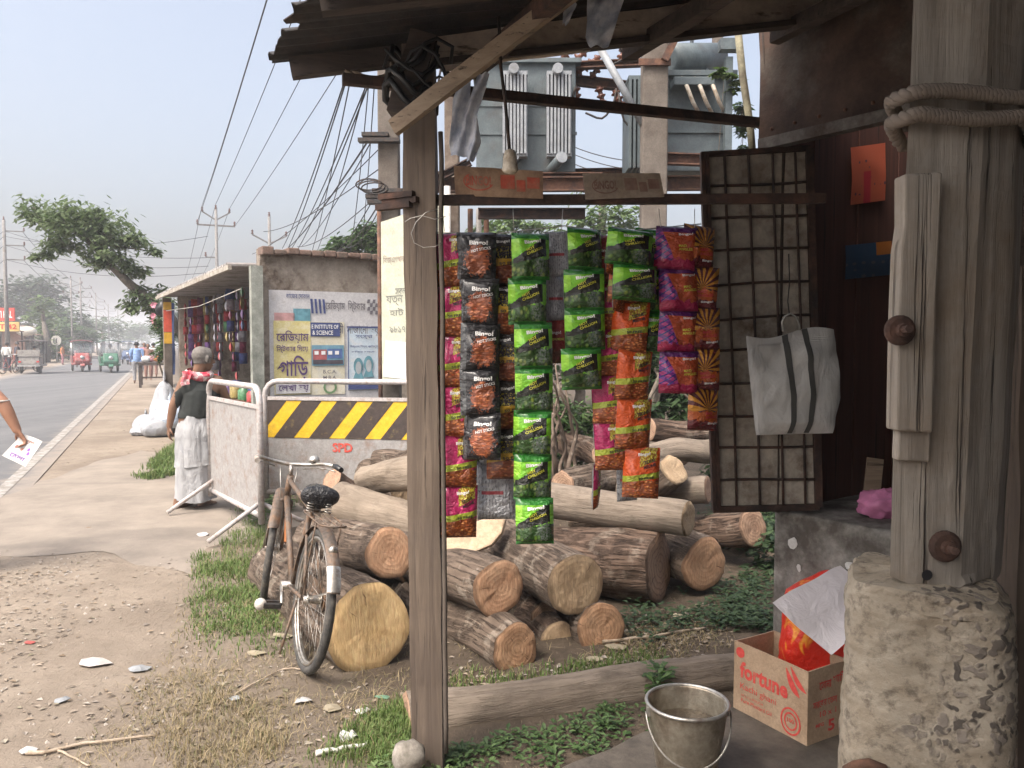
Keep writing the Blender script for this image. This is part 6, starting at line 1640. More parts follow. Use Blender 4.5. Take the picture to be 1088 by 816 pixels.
for dz_, pz in ((.6, 5.6), (1.4, 5.2), (2.2, 4.9), (.9, 6.6)):
    wire(lb[0][0]+V((0, 0, lb[0][1]-dz_)), p1+V((-.4, 0, pz)), .5, .012, 'wire crossing over the road to the twin armed pole', GL)
    wire(lb[0][0]+V((0, 0, lb[0][1]-dz_)), P(-60, 270+dz_*20, 40), .2, .014, 'wire leaving the ladder armed pole past the edge of the picture', GL)
GB = 'cables bunched between the platform pole and the road'
random.seed(12)
for (x0, y0, x1, y1, r) in ((372, 68, 300, 264, .012), (374, 66, 304, 268, .012), (376, 66, 330, 272, .010), (392, 84, 306, 270, .012), (394, 84, 312, 272, .012), (390, 85, 334, 274, .010), (396, 142, 300, 268, .016), (398, 144, 320, 262, .010), (406, 155, 268, 270, .010), (402, 180, 280, 246, .010), (404, 205, 316, 262, .010), (404, 214, 352, 268, .012), (405, 196, 344, 276, .009), (404, 220, 366, 262, .009), (392, 86, 372, 268, .008), (398, 86, 384, 262, .008)):
    p, q = P(x0, y0, 8.3), P(x1, y1, 22 if x1 < 340 else 14)
    wire(p, q, .15, r*.75, 'cable in the bundle fanning down from the platform pole', GB)
for y0, y1, yy in ((160, 172, 20), (178, 190, 19), (186, 200, 18), (204, 214, 17), (168, 182, 22)): wire(P(605, y0-6, yy), P(690, y1, yy-2), .1, .012, 'wire passing behind the two transformers', 'wires behind the transformers')
m = MB()
for i in range(3): m.tube([P(392+i*3+14*cos(a), 196+6*sin(a)+i*2, 8.0) for a in np.linspace(0, 2*pi, 16, False)], .008, 5, closed=True)
m.build('cable_loop', IRON, label='loose loops of cable on the brackets of the platform pole', cat='cable')

# ---------------------------------------------------------------- trees
rs = np.random.RandomState(4)
def leafcloud(m, blobs, n, size, droop=.3, clump=.35, mi=0, aspect=.42, per=34):
    """n small leaves gathered in clumps through the blobs' volume"""
    w = np.array([b[1][0]*b[1][1]*b[1][2] for b in blobs])**.67; w = w/w.sum()
    for bi, (c, r) in enumerate(blobs):
        k = int(n*w[bi]); nc = max(4, k//per)
        d = rs.normal(size=(nc, 3)); d /= np.linalg.norm(d, axis=1)[:, None]
        cc = np.array(c)+d*np.array(r)*(rs.rand(nc, 1)**.36)
        for q in range(nc):
            g_ = rs.normal(size=(per, 3))*clump*min(r)*np.array([1, 1, .7])
            pts = cc[q]+g_
            for p in pts:
                a = rs.rand()*2*pi; s_ = size*(.6+.8*rs.rand())
                f = np.array([cos(a), sin(a), -droop+.7*(rs.rand()-.5)]); f /= np.linalg.norm(f)
                x = np.cross(f, [0, 0, 1.0]); x /= np.linalg.norm(x)+1e-6; x = x+np.array([0, 0, rs.rand()-.5])
                b = len(m.v); mid = p+f*s_*.45; 
                m.v += [tuple(p), tuple(mid+x*s_*aspect*.5), tuple(p+f*s_), tuple(mid-x*s_*aspect*.5)]
                m.f.append([b, b+1, b+2, b+3]); m.m.append(mi); m.sm.append(False); m.uv.append([(0, 0)]*4)
LG = leafmat('leaf_mid', [(.035, .075, .018), (.06, .115, .028), (.09, .15, .045), (.05, .085, .03)])
LDK = leafmat('leaf_dark', [(.022, .045, .018), (.035, .065, .024), (.05, .085, .03)])
LLT = leafmat('leaf_light', [(.07, .13, .03), (.11, .18, .05), (.14, .20, .07), (.08, .12, .04)])
LMG = leafmat('leaf_grey_green', [(.08, .125, .045), (.12, .17, .07), (.17, .22, .11), (.09, .13, .055)], .5, .4)
TRUNK = worn('tree_bark', (.10, .08, .062), (.17, .14, .11), (.05, .04, .032), 7)
def tree(label, base, trunk, blobs, n, size, mat, droop=.3, clump=.3, r0=.2, name='tree', cat='tree', group=None, aspect=.42, branches=True):
    root = thing(name, label, cat, base, group); m = MB(); k = len(trunk)
    m.tube(trunk, [r0*(1-.7*i/(k-1)) for i in range(k)], 10)
    if branches:
        for (c, r) in blobs:
            t = V(c); i = min(range(k), key=lambda j: (V(trunk[j])-t).length+(.3*abs(j-k+1)))
            a = V(trunk[i]); mid = a.lerp(t, .5)+V((0, 0, .15*r[2])); m.tube([a, mid, t+V((0, 0, r[2]*.2))], [r0*.35, r0*.22, r0*.06], 6)
    m.build('trunk', TRUNK, root)
    m = MB(); leafcloud(m, blobs, n, size, droop, clump, aspect=aspect); m.build('crown', mat, root); return root
def blob(px, py, Y, rp, rz=None, ry=None): c = P(px, py, Y); k = Y/850; return (tuple(c), (rp*k, (ry or rp)*k, (rz or rp*.7)*k))
# the leaning tree over the road
LY = 15.5
def T(x, y, d=0): return P(x, y, LY+d)
tree('tree leaning out over the road with long drooping leaves', V((T(205, 400).x, LY+.6, 0)), [V((T(205, 400).x, LY+.6, 0)), T(196, 360, .5), T(180, 336, .3), T(152, 314, .1), T(136, 300), T(122, 286), T(108, 270), T(96, 258), T(80, 246), T(60, 232)],
     [blob(30, 221, LY, 16, 11), blob(52, 228, LY, 22, 15), blob(76, 238, LY-.4, 26, 20), blob(102, 242, LY+.3, 22, 20), blob(122, 252, LY, 24, 20), blob(146, 254, LY, 15, 9), blob(112, 272, LY-.2, 26, 10), blob(134, 282, LY, 22, 8), blob(66, 262, LY, 22, 8), blob(46, 272, LY, 11, 4), blob(146, 320, LY, 20, 9), blob(160, 312, LY+.2, 18, 9), blob(172, 325, LY, 14, 9), blob(92, 226, LY, 24, 7), blob(160, 268, LY, 8, 6)],
     6200, .15, LMG, .55, .46, .12, aspect=.36)
# trees far across the road
far = [('big round dark tree across the road, hazy with distance', 30, 325, 92, [(20, 326, 30, 26), (48, 322, 30, 26), (34, 306, 26, 18), (66, 340, 22, 20), (5, 330, 22, 24), (78, 348, 16, 16)], 5200, .75, LDK),
       ('narrow bright green tree in front of the big round dark one', 46, 340, 66, [(46, 325, 9, 12), (44, 340, 12, 14), (50, 356, 15, 14), (58, 370, 14, 12), (40, 372, 10, 12)], 2600, .42, LLT),
       ('low mass of green trees behind the round road sign', 80, 355, 84, [(66, 350, 16, 12), (84, 354, 18, 12), (98, 360, 14, 10), (76, 366, 16, 9)], 2600, .5, LG),
       ('hazy tree low over the red rickshaw', 108, 350, 140, [(104, 346, 16, 12), (118, 348, 14, 12), (94, 352, 12, 10)], 1600, .8, LG),
       ('hazy tree where the road disappears', 136, 352, 190, [(132, 350, 18, 14), (150, 354, 14, 11)], 1400, 1.0, LG),
       ('pale hazy tree furthest down the road', 150, 352, 260, [(146, 356, 20, 12), (166, 352, 22, 14), (186, 352, 18, 14)], 1200, 1.3, LG),
       ('hazy tree beside the roadside stalls past the shop', 172, 352, 80, [(172, 345, 12, 16), (186, 342, 16, 20)], 1600, .5, LG)]
for l_, bx, by, Y, bl, n, sz, mt in far:
    b = P(bx, by, Y); g0 = V((b.x, Y, 0)); tree(l_, g0, [g0, g0.lerp(b, .5)+V((.3, 0, 0)), b], [blob(x, y, Y+rnd(-4, 4), r, rz, r) for x, y, r, rz in bl], n, sz, mt, .2, .26, .45, group='trees along the far road')
# beyond the shop and behind the transformers
def near_tree(l_, bx, by, Y, bl, n, sz, mt, r0=.12, **k):
    b = P(bx, by, Y); g0 = V((b.x, Y, 0)); return tree(l_, g0, [g0, g0.lerp(b, .35)+V((.12, 0, 0)), g0.lerp(b, .7)-V((.08, 0, 0)), b], [blob(x, y, Y+rnd(-.6, .6), r, rz) for x, y, r, rz in bl], n, sz, mt, .4, .26, r0, **k)
near_tree('leafy tree showing over the end wall of the poster shop', 378, 262, 17, [(350, 268, 14, 9), (372, 258, 18, 12), (392, 250, 16, 14), (400, 270, 14, 10), (385, 276, 20, 8), (342, 274, 10, 5)], 3000, .17, LG)
near_tree('pale green tree behind the pipes under the first transformer', 545, 260, 19, [(520, 248, 26, 14), (550, 240, 26, 14), (575, 252, 26, 16), (530, 285, 34, 24), (570, 300, 34, 26)], 3800, .17, LLT)
near_tree('pale green tree behind the card lids near the grid door', 640, 250, 20, [(620, 238, 20, 14), (645, 232, 24, 18), (672, 236, 20, 14), (630, 280, 36, 26), (680, 290, 36, 28), (655, 330, 40, 26)], 4600, .17, LLT)
near_tree('mid green tree seen low between the hanging packets', 610, 340, 14, [(590, 330, 30, 26), (630, 350, 34, 28), (600, 385, 30, 22), (560, 370, 28, 26)], 3200, .13, LG)
near_tree('dark leafy tree standing behind the orange packets and the grid door', 702, 400, 7.4, [(690, 390, 26, 24), (712, 425, 26, 26), (700, 350, 30, 28), (730, 380, 28, 28), (745, 440, 28, 24), (684, 440, 20, 20), (705, 395, 20, 40)], 7000, .085, LDK, .09)
near_tree('dark leafy shrub in the shade beyond the grid door', 800, 520, 7.0, [(770, 560, 30, 26), (805, 545, 34, 30), (830, 520, 36, 34), (790, 500, 36, 30)], 2600, .08, LDK, .05, name='shrub', cat='shrub')
near_tree('dark low bush at the end of the log heap below the grid door', 795, 590, 6.0, [(772, 585, 22, 20), (805, 590, 26, 28), (800, 560, 30, 20), (830, 580, 26, 30)], 2400, .07, LDK, .03, name='shrub', cat='shrub')
near_tree('low green shrub growing among the pale roots', 600, 470, 7.6, [(580, 480, 18, 20), (610, 470, 20, 22), (600, 440, 16, 18), (630, 500, 16, 14), (560, 500, 18, 16), (585, 440, 22, 26), (625, 450, 22, 26), (545, 470, 22, 26)], 5200, .075, LG, .03, name='shrub', cat='shrub')
near_tree('low green shrub behind the black packets', 520, 500, 7.4, [(500, 480, 24, 26), (530, 470, 22, 24), (480, 500, 20, 20)], 1800, .075, LG, .03, name='shrub', cat='shrub')
near_tree('small plant sprouting on the lid of the drum topped transformer', 770, 74, 8.25, [(762, 76, 9, 3), (774, 78, 8, 4), (781, 88, 7, 8)], 220, .07, LLT, .008, name='plant', cat='plant')
near_tree('thin leafed branch hanging beside the lichen covered pole', 790, 140, 8.8, [(788, 110, 8, 10), (794, 135, 8, 9), (786, 160, 8, 7)], 160, .08, LG, .012, name='branch', cat='branch')
# a palm beyond the transformers
b = P(640, 192, 23); g0 = V((b.x, 23, 0)); palm = thing('palm_tree', 'palm with spiky fronds rising between the two transformers', 'palm', g0)
m = MB(); m.tube([g0, g0.lerp(b, .5), b], [.16, .12, .10], 10); m.build('trunk', TRUNK, palm)
m = MB()
for i in range(17):
    a = i*2*pi/17+.2; el_ = .9-1.1*((i*7) % 17)/17; ln_ = 1.0; pts = []
    for k in range(9):
        t = k/8; pts.append(b+V((cos(a)*ln_*t*cos(el_), sin(a)*ln_*t*cos(el_), ln_*t*sin(el_)-.55*t*t)))
    for k in range(1, 9):
        for s_ in (-1, 1):
            d = (pts[k]-pts[k-1]).normalized(); x = d.cross(V((0, 0, 1))).normalized()*s_; tip = pts[k]+(x*.8+d*.7-V((0, 0, .3)))*.32*(1-.5*k/8)
            m.add([pts[k-1], pts[k], tip], [(0, 1, 2)])
m.build('crown', LMG, palm)
# ---------------------------------------------------------------- traffic and people along the road
GLASS = NT('windscreen'); GLASS = GLASS.fin((.30, .33, .34), .12, Alpha=.35)
CHROME = flat('bright_metal', (.5, .5, .5), .3, .7)
DARKC = flat('dark_cloth', (.035, .032, .035), .9)
def simple_person(label, pos, fwd, shirt, legs, h=1.65, pose='stand', parent=None, group=None):
    """a small far figure: one continuous body, clothes and hair on it"""
    pos = V(pos); f = V(fwd).normalized(); x = V((f.y, -f.x, 0)); k = h/1.68
    root = thing('person', label, 'person', pos, group)
    def L(a, b, c): return pos+(x*a+f*b+V((0, 0, c)))*k
    hipz = .88 if pose != 'sit' else .50
    up = hipz-.88
    caps = head(L(0, .02, 1.56+up), f, s=.98*k)+[([L(0, 0, 1.38+up), L(0, .01, 1.50+up)], [.06*k, .055*k]), ([L(0, 0, 1.30+up), L(0, 0, 1.1+up), L(0, 0, .95+up)], [.12*k, .135*k, .13*k]), ([L(-.17, 0, 1.36+up), L(0, 0, 1.34+up), L(.17, 0, 1.36+up)], [.06*k, .08*k, .06*k])]
    for s_ in (-1, 1):
        if pose == 'sit':
            kn = L(.1*s_, .42, .50); ft = L(.1*s_, .42, .08); el = L(.24*s_, .08, 1.10+up); ha_ = L(.18*s_, .36, 1.02+up)
        else:
            kn = L(.1*s_, .03, .48); ft = L(.1*s_+.0, -.02+.10*s_*(pose == 'walk'), .08); el = L(.25*s_, -.03, 1.10); ha_ = L(.25*s_, .08, .86)
        caps += [([L(.1*s_, 0, hipz), kn, ft], [.085*k, .06*k, .042*k]), ([ft, ft+f*.14*k+V((0, 0, -.05))], [.04*k, .028*k]), ([L(.18*s_, 0, 1.35+up), el, ha_], [.055*k, .042*k, .028*k])]
        caps += hand(ha_, (f if pose == 'sit' else V((0, 0, -1)))+x*.01, x*-s_, s_, k)
    b = body(caps, .014, SKIN, root, smooth=3)
    shell(b, lambda c: pos.z+(hipz+.0)*k < c.z < pos.z+(1.40+up)*k and abs((c-pos).dot(x)) < .255*k and not ((c-pos).dot(f) > .2*k), .018, shirt, 'shirt', root, .01)
    shell(b, lambda c: pos.z+.14*k < c.z <= pos.z+(hipz+.03)*k and abs((c-pos).dot(x)) < .21*k, .018, legs, 'trousers', root, .008)
    hc = L(0, .02, 1.56+up); shell(b, lambda c: (c-hc).length < .16*k and c.z > hc.z-.02 and (c-hc).dot(f) < .05*k, .012, HAIRB, 'hair', root)
    for s_ in (-1, 1):
        m = MB(); m.ball(hc+f*.086*k+x*s_*.032*k+V((0, 0, .012)), .011*k, 5); m.build('eye', BLACK, root)
    return root
def rickshaw(label, base, fwd, paint, hood, rear=False, group='battery rickshaws on the road'):
    """a three wheeled passenger rickshaw; fwd is where its nose points"""
    base = V((base[0], base[1], .012)); f = V(fwd).normalized(); x = V((f.y, -f.x, 0))
    root = thing('rickshaw', label, 'rickshaw', base, group)
    def L(a, b, c): return base+x*a+f*b+V((0, 0, c))
    def slabx(m, pts, w, mi=0):   # side outline extruded across
        m.prism([L(0, b, c) for b, c in pts], x*-w/2, x*w/2, mi)
    m = MB(); slabx(m, [(-1.15, .38), (.95, .36), (.95, .46), (-1.15, .48)], .96); slabx(m, [(-1.15, .49), (-.35, .49), (-.40, .80), (-1.12, .86)], .98)
    bd = m.build('body', paint, root, bevel=.03)
    m = MB(); slabx(m, [(.80, .47), (1.18, .42), (1.28, .60), (1.12, 1.02), (.98, 1.04), (.92, .60)], .70); m.build('front_cowl', paint, root, bevel=.05)
    m = MB(); slabx(m, [(1.00, 1.05), (1.04, 1.05), (.88, 1.56), (.84, 1.56)], .86); m.build('windscreen', GLASS, root)
    m = MB()
    n = 8
    def hoodf(u, v): q = (u-.5)*2; return L(q*.53, -1.2+2.25*v, 1.66+.08*(1-q*q)-.10*max(0, abs(v-.5)*2-.8))
    m.slab(hoodf, 10, 14, .03); rf = m.build('roof', hood, root)
    for b in (-1.12, -.1, .84):
        for s_ in (-1, 1): m = MB(); m.tube([L(s_*.46, b, .48), L(s_*.48, b, 1.66)], .02, 6); m.build('roof_post', CHROME if not rear else IRON, root)
    m = MB(); slabx(m, [(-1.17, .88), (-1.14, .88), (-1.14, 1.22 if rear else 1.1), (-1.17, 1.22 if rear else 1.1)], .98); m.build('back_panel', hood if not rear else paint, root)
    m = MB(); slabx(m, [(-.9, .62), (-.42, .62), (-.42, .74), (-.9, .74)], .9); slabx(m, [(-.98, .75), (-.9, .75), (-.94, 1.15), (-1.0, 1.15)], .9); m.build('seat', DARKC, root)
    for a, b, r in ((-.42, -.75, .25), (.42, -.75, .25), (0, 1.12, .25)):
        m = MB(); cw = L(a, b, r); m.tube([cw+f*cos(t)*(r-.06)+V((0, 0, sin(t)*(r-.06))) for t in np.linspace(0, 2*pi, 18, False)], .06, 8, closed=True); w_ = m.build('wheel', RUB, root)
        m = MB(); m.cyl(cw-x*.03, cw+x*.03, r*.55, 12); m.build('rim', CHROME, w_)
    if rear:
        m = MB(); m.bar(L(-.5, -1.22, .42), L(.5, -1.22, .42), .05, .08); m.build('bumper', CHROME, root)
        for s_ in (-1, 1): m = MB(); m.box(L(s_*.40, -1.175, .62), (.12, .03, .08), atan2(x.y, x.x)); m.build('tail_lamp', RED, root)
    else:
        m = MB(); c = L(0, 1.27, .78); m.lathe([(0, 0), (.10, 0), (.11, .03), (.06, .09), (0, .1)], c, 14, (-f).to_track_quat('Z', 'Y').to_matrix()); m.build('headlamp', CHROME, root)
        m = MB(); m.tube([L(-.30, .95, 1.08), L(0, .85, 1.05), L(.30, .95, 1.08)], .018, 6); m.build('handlebar', IRON, root)
        m = MB(); slabx(m, [(1.12, .20), (1.42, .34), (1.36, .42), (1.05, .50)], .22); m.build('mudguard', paint, root, bevel=.02)
        for s_ in (-1, 1): m = MB(); m.box(L(s_*.56, 1.0, 1.2), (.10, .03, .14), atan2(x.y, x.x)); m.build('mirror', CHROME, root)
        m = MB(); m.bar(L(-.43, 1.06, 1.0), L(.43, 1.06, 1.0), .03, .06); m.build('front_rail', CHROME, root)
    return root
def at_px(px, Y): p = P(px, 365, Y); return V((p.x, Y, 0))
PRED = worn('rickshaw_red', (.30, .045, .05), (.40, .10, .09), (.35, .30, .28), 8, .4, .6); PGRN = worn('rickshaw_green', (.04, .14, .09), (.07, .20, .13), (.2, .22, .18), 8, .4, .64)
PGRY = worn('rickshaw_grey', (.26, .24, .22), (.34, .32, .29), (.14, .12, .11), 8, .5, .6); PBLU = worn('rickshaw_blue', (.06, .10, .20), (.10, .15, .27), (.25, .25, .25), 8, .4, .64)
HRED = flat('hood_maroon', (.22, .10, .10), .7); HGRN = flat('hood_green', (.10, .16, .13), .7); HBLK = flat('hood_dark', (.10, .085, .08), .8); HBLU = flat('hood_blue', (.16, .20, .30), .7)
rickshaw('red battery rickshaw with chrome rails coming up the road', at_px(86, 44.5), -RD+RN*.12, PRED, HRED)
rickshaw('green battery rickshaw coming up the road beside the red one', at_px(116, 43), -RD+RN*.10, PGRN, HGRN)
rickshaw('grey rickshaw with a dark hood seen from behind at the far kerb', at_px(35, 41.5), RD+RN*.05, PGRY, HBLK, True)
rickshaw('bluish rickshaw following behind the green one', at_px(136, 60), -RD, PBLU, HBLU)
rickshaw('small far rickshaw with an orange front behind the red one', at_px(66, 74), -RD, worn('rickshaw_orange', (.40, .14, .06), (.5, .2, .1), (.1, .2, .12), 8, .5, .6), HGRN)
rickshaw('far pale rickshaw furthest down the road', at_px(150, 95), -RD, PGRY, flat('hood_pale', (.5, .5, .48), .7))
SH = {k: flat('shirt_'+k, c, .9) for k, c in dict(white=(.62, .62, .60), blue=(.22, .34, .58), pink=(.42, .20, .22), brown=(.24, .13, .10), grey=(.25, .25, .26), dark=(.05, .05, .07), orange=(.45, .17, .06)).items()}
for l_, px, Y, fw, s1, s2, h, ps, z in (
    ('driver in a dark shirt sitting in the red rickshaw', 89, 44.2, -RD, 'dark', 'grey', 1.6, 'sit', .28), ('driver in a white shirt sitting in the green rickshaw', 117, 42.8, -RD, 'white', 'dark', 1.6, 'sit', .28),
    ('passenger in pink sitting in the back of the red rickshaw', 84, 45.2, -RD, 'pink', 'brown', 1.55, 'sit', .22), ('passenger in pale clothes in the back of the grey rickshaw', 36, 41.2, RD, 'orange', 'dark', 1.55, 'sit', .25),
    ('man in a light blue shirt standing behind the wooden cart', 145, 31, RD, 'blue', 'grey', 1.62, 'stand', 0), ('woman in a brown red dress beyond the wooden cart', 157, 34, -RD, 'brown', 'brown', 1.55, 'stand', 0), ('person in pink further along past the cart', 153, 42, -RD, 'pink', 'grey', 1.6, 'walk', 0), ('person in white near the shop creeper', 163, 37, RD, 'white', 'brown', 1.6, 'stand', 0),
    ('man in a white shirt bending by the bicycles across the road', 7, 42, RD+RN*.4, 'white', 'dark', 1.62, 'walk', 0), ('man in dark clothes standing beside the grey rickshaw', 18, 43.5, -RN, 'dark', 'dark', 1.65, 'stand', 0), ('person in orange at the foot of the round road sign', 66, 58, RN, 'orange', 'pink', 1.5, 'stand', 0)):
    b = at_px(px, Y); b.z = z; simple_person(l_, b, fw, SH[s1], SH[s2], h, ps)
# two cycles parked across the road
def cycle(label, base, fwd, mat):
    base = V(base); f = V(fwd).normalized(); x = V((f.y, -f.x, 0)); root = thing('parked_bicycle', label, 'bicycle', base, 'bicycles parked across the road')
    def L(b, c, a=0): return base+f*b+x*a+V((0, 0, c))
    for b in (0, 1.05):
        m = MB(); m.tube([L(b+cos(t)*.32, .34+sin(t)*.32) for t in np.linspace(0, 2*pi, 24, False)], .025, 6, closed=True); w = m.build('wheel', RUB, root)
        m = MB(); [m.tube([L(b, .34), L(b+cos(t)*.31, .34+sin(t)*.31)], .004, 4) for t in np.linspace(0, 2*pi, 12, False)]; m.build('spokes', CHROME, w)
    m = MB()
    for a, c in (((0, .34), (.45, .3)), ((.45, .3), (.25, .85)), ((.25, .82), (.85, .82)), ((.45, .3), (.88, .75)), ((0, .34), (.28, .78)), ((.84, .95), (1.05, .34))): m.tube([L(*a), L(*c)], .018, 6)
    m.build('frame', mat, root); m = MB(); m.tube([L(.8, .98, -.28), L(.86, 1.0, 0), L(.8, .98, .28)], .015, 6); m.build('handlebar', CHROME, root)
    m = MB(); m.ball(L(.22, .92), .13, 6, 0, (1, .8, .45)); m.build('saddle', BLACKP, root)
cycle('red framed bicycle parked at the edge across the road', at_px(2, 40.5), RD+RN*.5, PRED); cycle('dark bicycle parked next to the man in dark clothes', at_px(21, 43), RD+RN*.9, IRON)
# far huts and signs
HUTW = worn('hut_wall', (.28, .25, .21), (.36, .33, .28), (.14, .11, .09), 1.2, .9, .58); HUTR = worn('hut_roof', (.20, .125, .09), (.28, .19, .145), (.12, .09, .08), 1.5, .85, .58)
def hut(label, px, Y, w, d, h, wm=None, awn=1.2):
    b = at_px(px, Y); root = thing('roadside_hut', label, 'hut', b, 'huts across the road')
    def L(a, c, z): return b+RD*a-RN*c+V((0, 0, z))      # a along the road, c away from it
    m = MB(); m.hexa([L(a, c, z) for z in (0, h) for c in (0, d) for a in (0, w)]); wl = m.build('wall', wm or HUTW, root)
    for k in range(2):
        m = MB(); a0 = w*(.12+.45*k); m.hexa([L(a, c, z) for z in (.1, 2.0) for c in (-.03, .05) for a in (a0, a0+w*.3)]); m.build('opening', IRON, wl)
    m = MB(); m.slab(lambda u, v: L(-.4+(w+.8)*u, -awn+(d+awn+.2)*v, h-.35+.9*v+.03*sin(u*w*30)), 60, 4, .04); m.build('roof', HUTR, root)
    for k in (0, 1):
        m = MB(); q = L(w*k, -awn+.1, 0); m.tube([q, q+V((0, 0, h-.36))], .05, 6); m.build('roof_post', DARKW, root)
hut('nearest brown roofed hut across the road, under the red sign', -14, 47, 5, 4, 2.7); hut('brown roofed hut behind the grey rickshaw', 26, 62, 5, 4, 2.6, worn('hut_brick', (.20, .10, .07), (.27, .15, .11), (.12, .09, .07), 1.2), .7); hut('pale hut half hidden by the bright green tree', 42, 78, 7, 4, 3.2, worn('hut_pale', (.42, .40, .36), (.5, .48, .44), (.25, .22, .19), 1.2)); hut('dark low hut beyond the round road sign', 68, 88, 12, 4, 2.8); hut('reddish roofed stalls where the road narrows', 92, 130, 16, 5, 3.2)
sg = thing('shop_sign', 'red and yellow shop sign high on a post across the road', 'sign', at_px(6, 46))
for (x0, y0, x1, y1, mt, txt, ink) in ((-14, 327, 15, 341, flat('sign_red', (.60, .07, .05), .6), 'DOSTI HAL', WHITE), (-14, 342, 20, 352, flat('sign_yellow', (.70, .50, .18), .6), 'SCT 42', RED)):
    a, b = P(x0, y1, 46), P(x1, y0, 46); m = MB(); m.hexa([V((x, 46+d, z)) for z in (a.z, b.z) for d in (0, .08) for x in (a.x, b.x)]); o = m.build('sign_board', mt, sg)
    t = MB(); t.text(txt, plane_fn(V((a.x, 45.98, a.z)), (1, 0, 0), (0, 0, 1), .0), 0, (b.x-a.x)*.86, (b.z-a.z)*.55, (b.x-a.x)*.07, (b.z-a.z)*.22, .02); t.build('lettering', ink, o)
for px in (-8, 10): m = MB(); b = at_px(px, 46.1); m.tube([b, b+V((0, 0, 3.6))], .05, 6); m.build('sign_post', IRON, sg)
rb_ = at_px(60, 66); rs_ = thing('road_sign', 'round white road sign with black curves across the road', 'sign', rb_)
zc = P(60, 362, 66).z; m = MB(); m.tube([rb_, rb_+V((0, .05, zc))], .05, 8); m.build('post', WHITEP, rs_)
m = MB(); m.cyl(V((rb_.x, 65.94, zc)), V((rb_.x, 66.0, zc)), .42, 24); pl_ = m.build('plate', WHITEP, rs_)
m = MB()
for dx in (-.12, .12):
    m.tube([V((rb_.x+dx-.08*cos(t)*1, 65.92, zc+.2*sin(t))) for t in np.linspace(-1.4, 1.4, 9)], .03, 6)
    
m.build('symbol', BLACK, pl_)
lampp = at_px(28, 62); m = MB(); m.ball(P(28, 352, 62), .55, 8, 0, (1.4, 1, .7)); 
dish = thing('water_tank', 'pale rounded tank on a stand above the huts across the road', 'tank', lampp); m.build('tank', flat('tank_pale', (.55, .52, .45), .7), dish)
for dx in (-.4, .4): m = MB(); m.tube([lampp+V((dx, 0, 0)), lampp+V((dx*.8, 0, P(28, 352, 62).z-.2))], .06, 6); m.build('stand', DARKW, dish)
# the vendor's cart, the sacks, the creeper
cb0 = at_px(146, 28); cart = thing('wooden_cart', 'dark wooden vendor table at the roadside past the shop', 'cart', cb0)
def CL(a, c, z): return cb0+RD*a+RN*c+V((0, 0, z))
m = MB(); m.hexa([CL(a, c, z) for z in (.78, .88) for c in (0, .95) for a in (0, 2.2)]); m.build('table_top', DARKW, cart)
for a in (.1, 2.1):
    for c in (.06, .88): m = MB(); m.bar(CL(a, c, 0), CL(a, c, .775), .09, .09, up=RD); m.build('leg', DARKW, cart)
m = MB(); m.bar(CL(.1, .06, .35), CL(.1, .88, .35), .06, .06); m.build('stretcher', DARKW, cart)
for i, (a, c, s1) in enumerate(((.3, .25, 'white'), (.5, .65, 'orange'), (1.1, .4, 'pink'))):
    rock(CL(a, c, .99), .13, (1.2, 1, .9), 'bundle', SH[s1], ('pale bundle on the near end of the wooden cart', 'orange bundle on the wooden cart', 'pinkish bundle at the back of the wooden cart')[i], 'bundle', 'bundles on the wooden cart', 14)
SACK = NT('white_sack'); cr = SACK.noise(SACK.obj(), 6, 5, .6, .8); SACK.bump(cr, .9, .05); SACK = SACK.fin(SACK.mix(SACK.ramp(cr, [(.3, 0), (.7, 1)]), (.27, .285, .31), (.38, .39, .41)), .6)
SACKB = NT('blue_sheet'); cr = SACKB.noise(SACKB.obj(), 7, 5, .6, .8); SACKB.bump(cr, .9, .05); SACKB = SACKB.fin(SACKB.mix(SACKB.ramp(cr, [(.3, 0), (.7, 1)]), (.34, .44, .58), (.56, .62, .70)), .5)
def sack(label, px, Y, w, h, d, mat, z0=0, lean=0, name='sack'):
    b = at_px(px, Y); m = MB()
    def fn(u, v):
        th_ = u*2*pi; z = h*v; k = (sin(pi*min(1, v*1.15+.12))**.5 if v*1.15+.12 < 1 else .0)*(1-.25*v)+.10*(v > .8)*(1-v)*5
        k = max(.02, min(1, k)) if v not in (0, 1) else .02
        f_ = 1+.16*nz((cos(th_)*2+px, sin(th_)*2, z*4))+.08*sin(th_*7+z*5)*v
        p = b+V((cos(th_)*w*k*f_+lean*z, sin(th_)*d*k*f_, z0+max(0, z+.03*nz((u*9, v*9, px)))))
        return p
    m.grid(fn, 36, 26); return m.build(name, mat, label=label, cat='sack', group='white sacks heaped past the shop')
sack('tall white sack standing against the shop pillar', 175, 13.7, .26, 1.18, .26, SACK, 0, -.02); sack('blue tinted plastic sheet slung over the sacks', 176, 13.45, .33, .62, .28, SACKB, .12, .1, 'plastic_sheet'); sack('white sack slumped at the front of the heap', 164, 13.3, .28, .48, .26, SACK); sack('low white sack at the roadside edge of the heap', 153, 13.9, .24, .42, .24, SACK); sack('flat white sack lying at the bottom of the heap', 150, 13.5, .22, .22, .2, SACK); sack('white sack behind the tall one, next to the pillar', 186, 14.0, .25, .85, .25, SACK)
near_tree('bushy creeper with pink flowers by the far pillar of the shop', 172, 355, 15.2, [(170, 345, 8, 10), (176, 360, 9, 12), (172, 378, 9, 11), (168, 330, 6, 8)], 2200, .075, LG, .03, name='creeper', cat='plant')
m = MB(); fl_ = [P(165+rnd(-4, 6), 332+rnd(-8, 14), 15.0+rnd(-.1, .1)) for _ in range(9)]
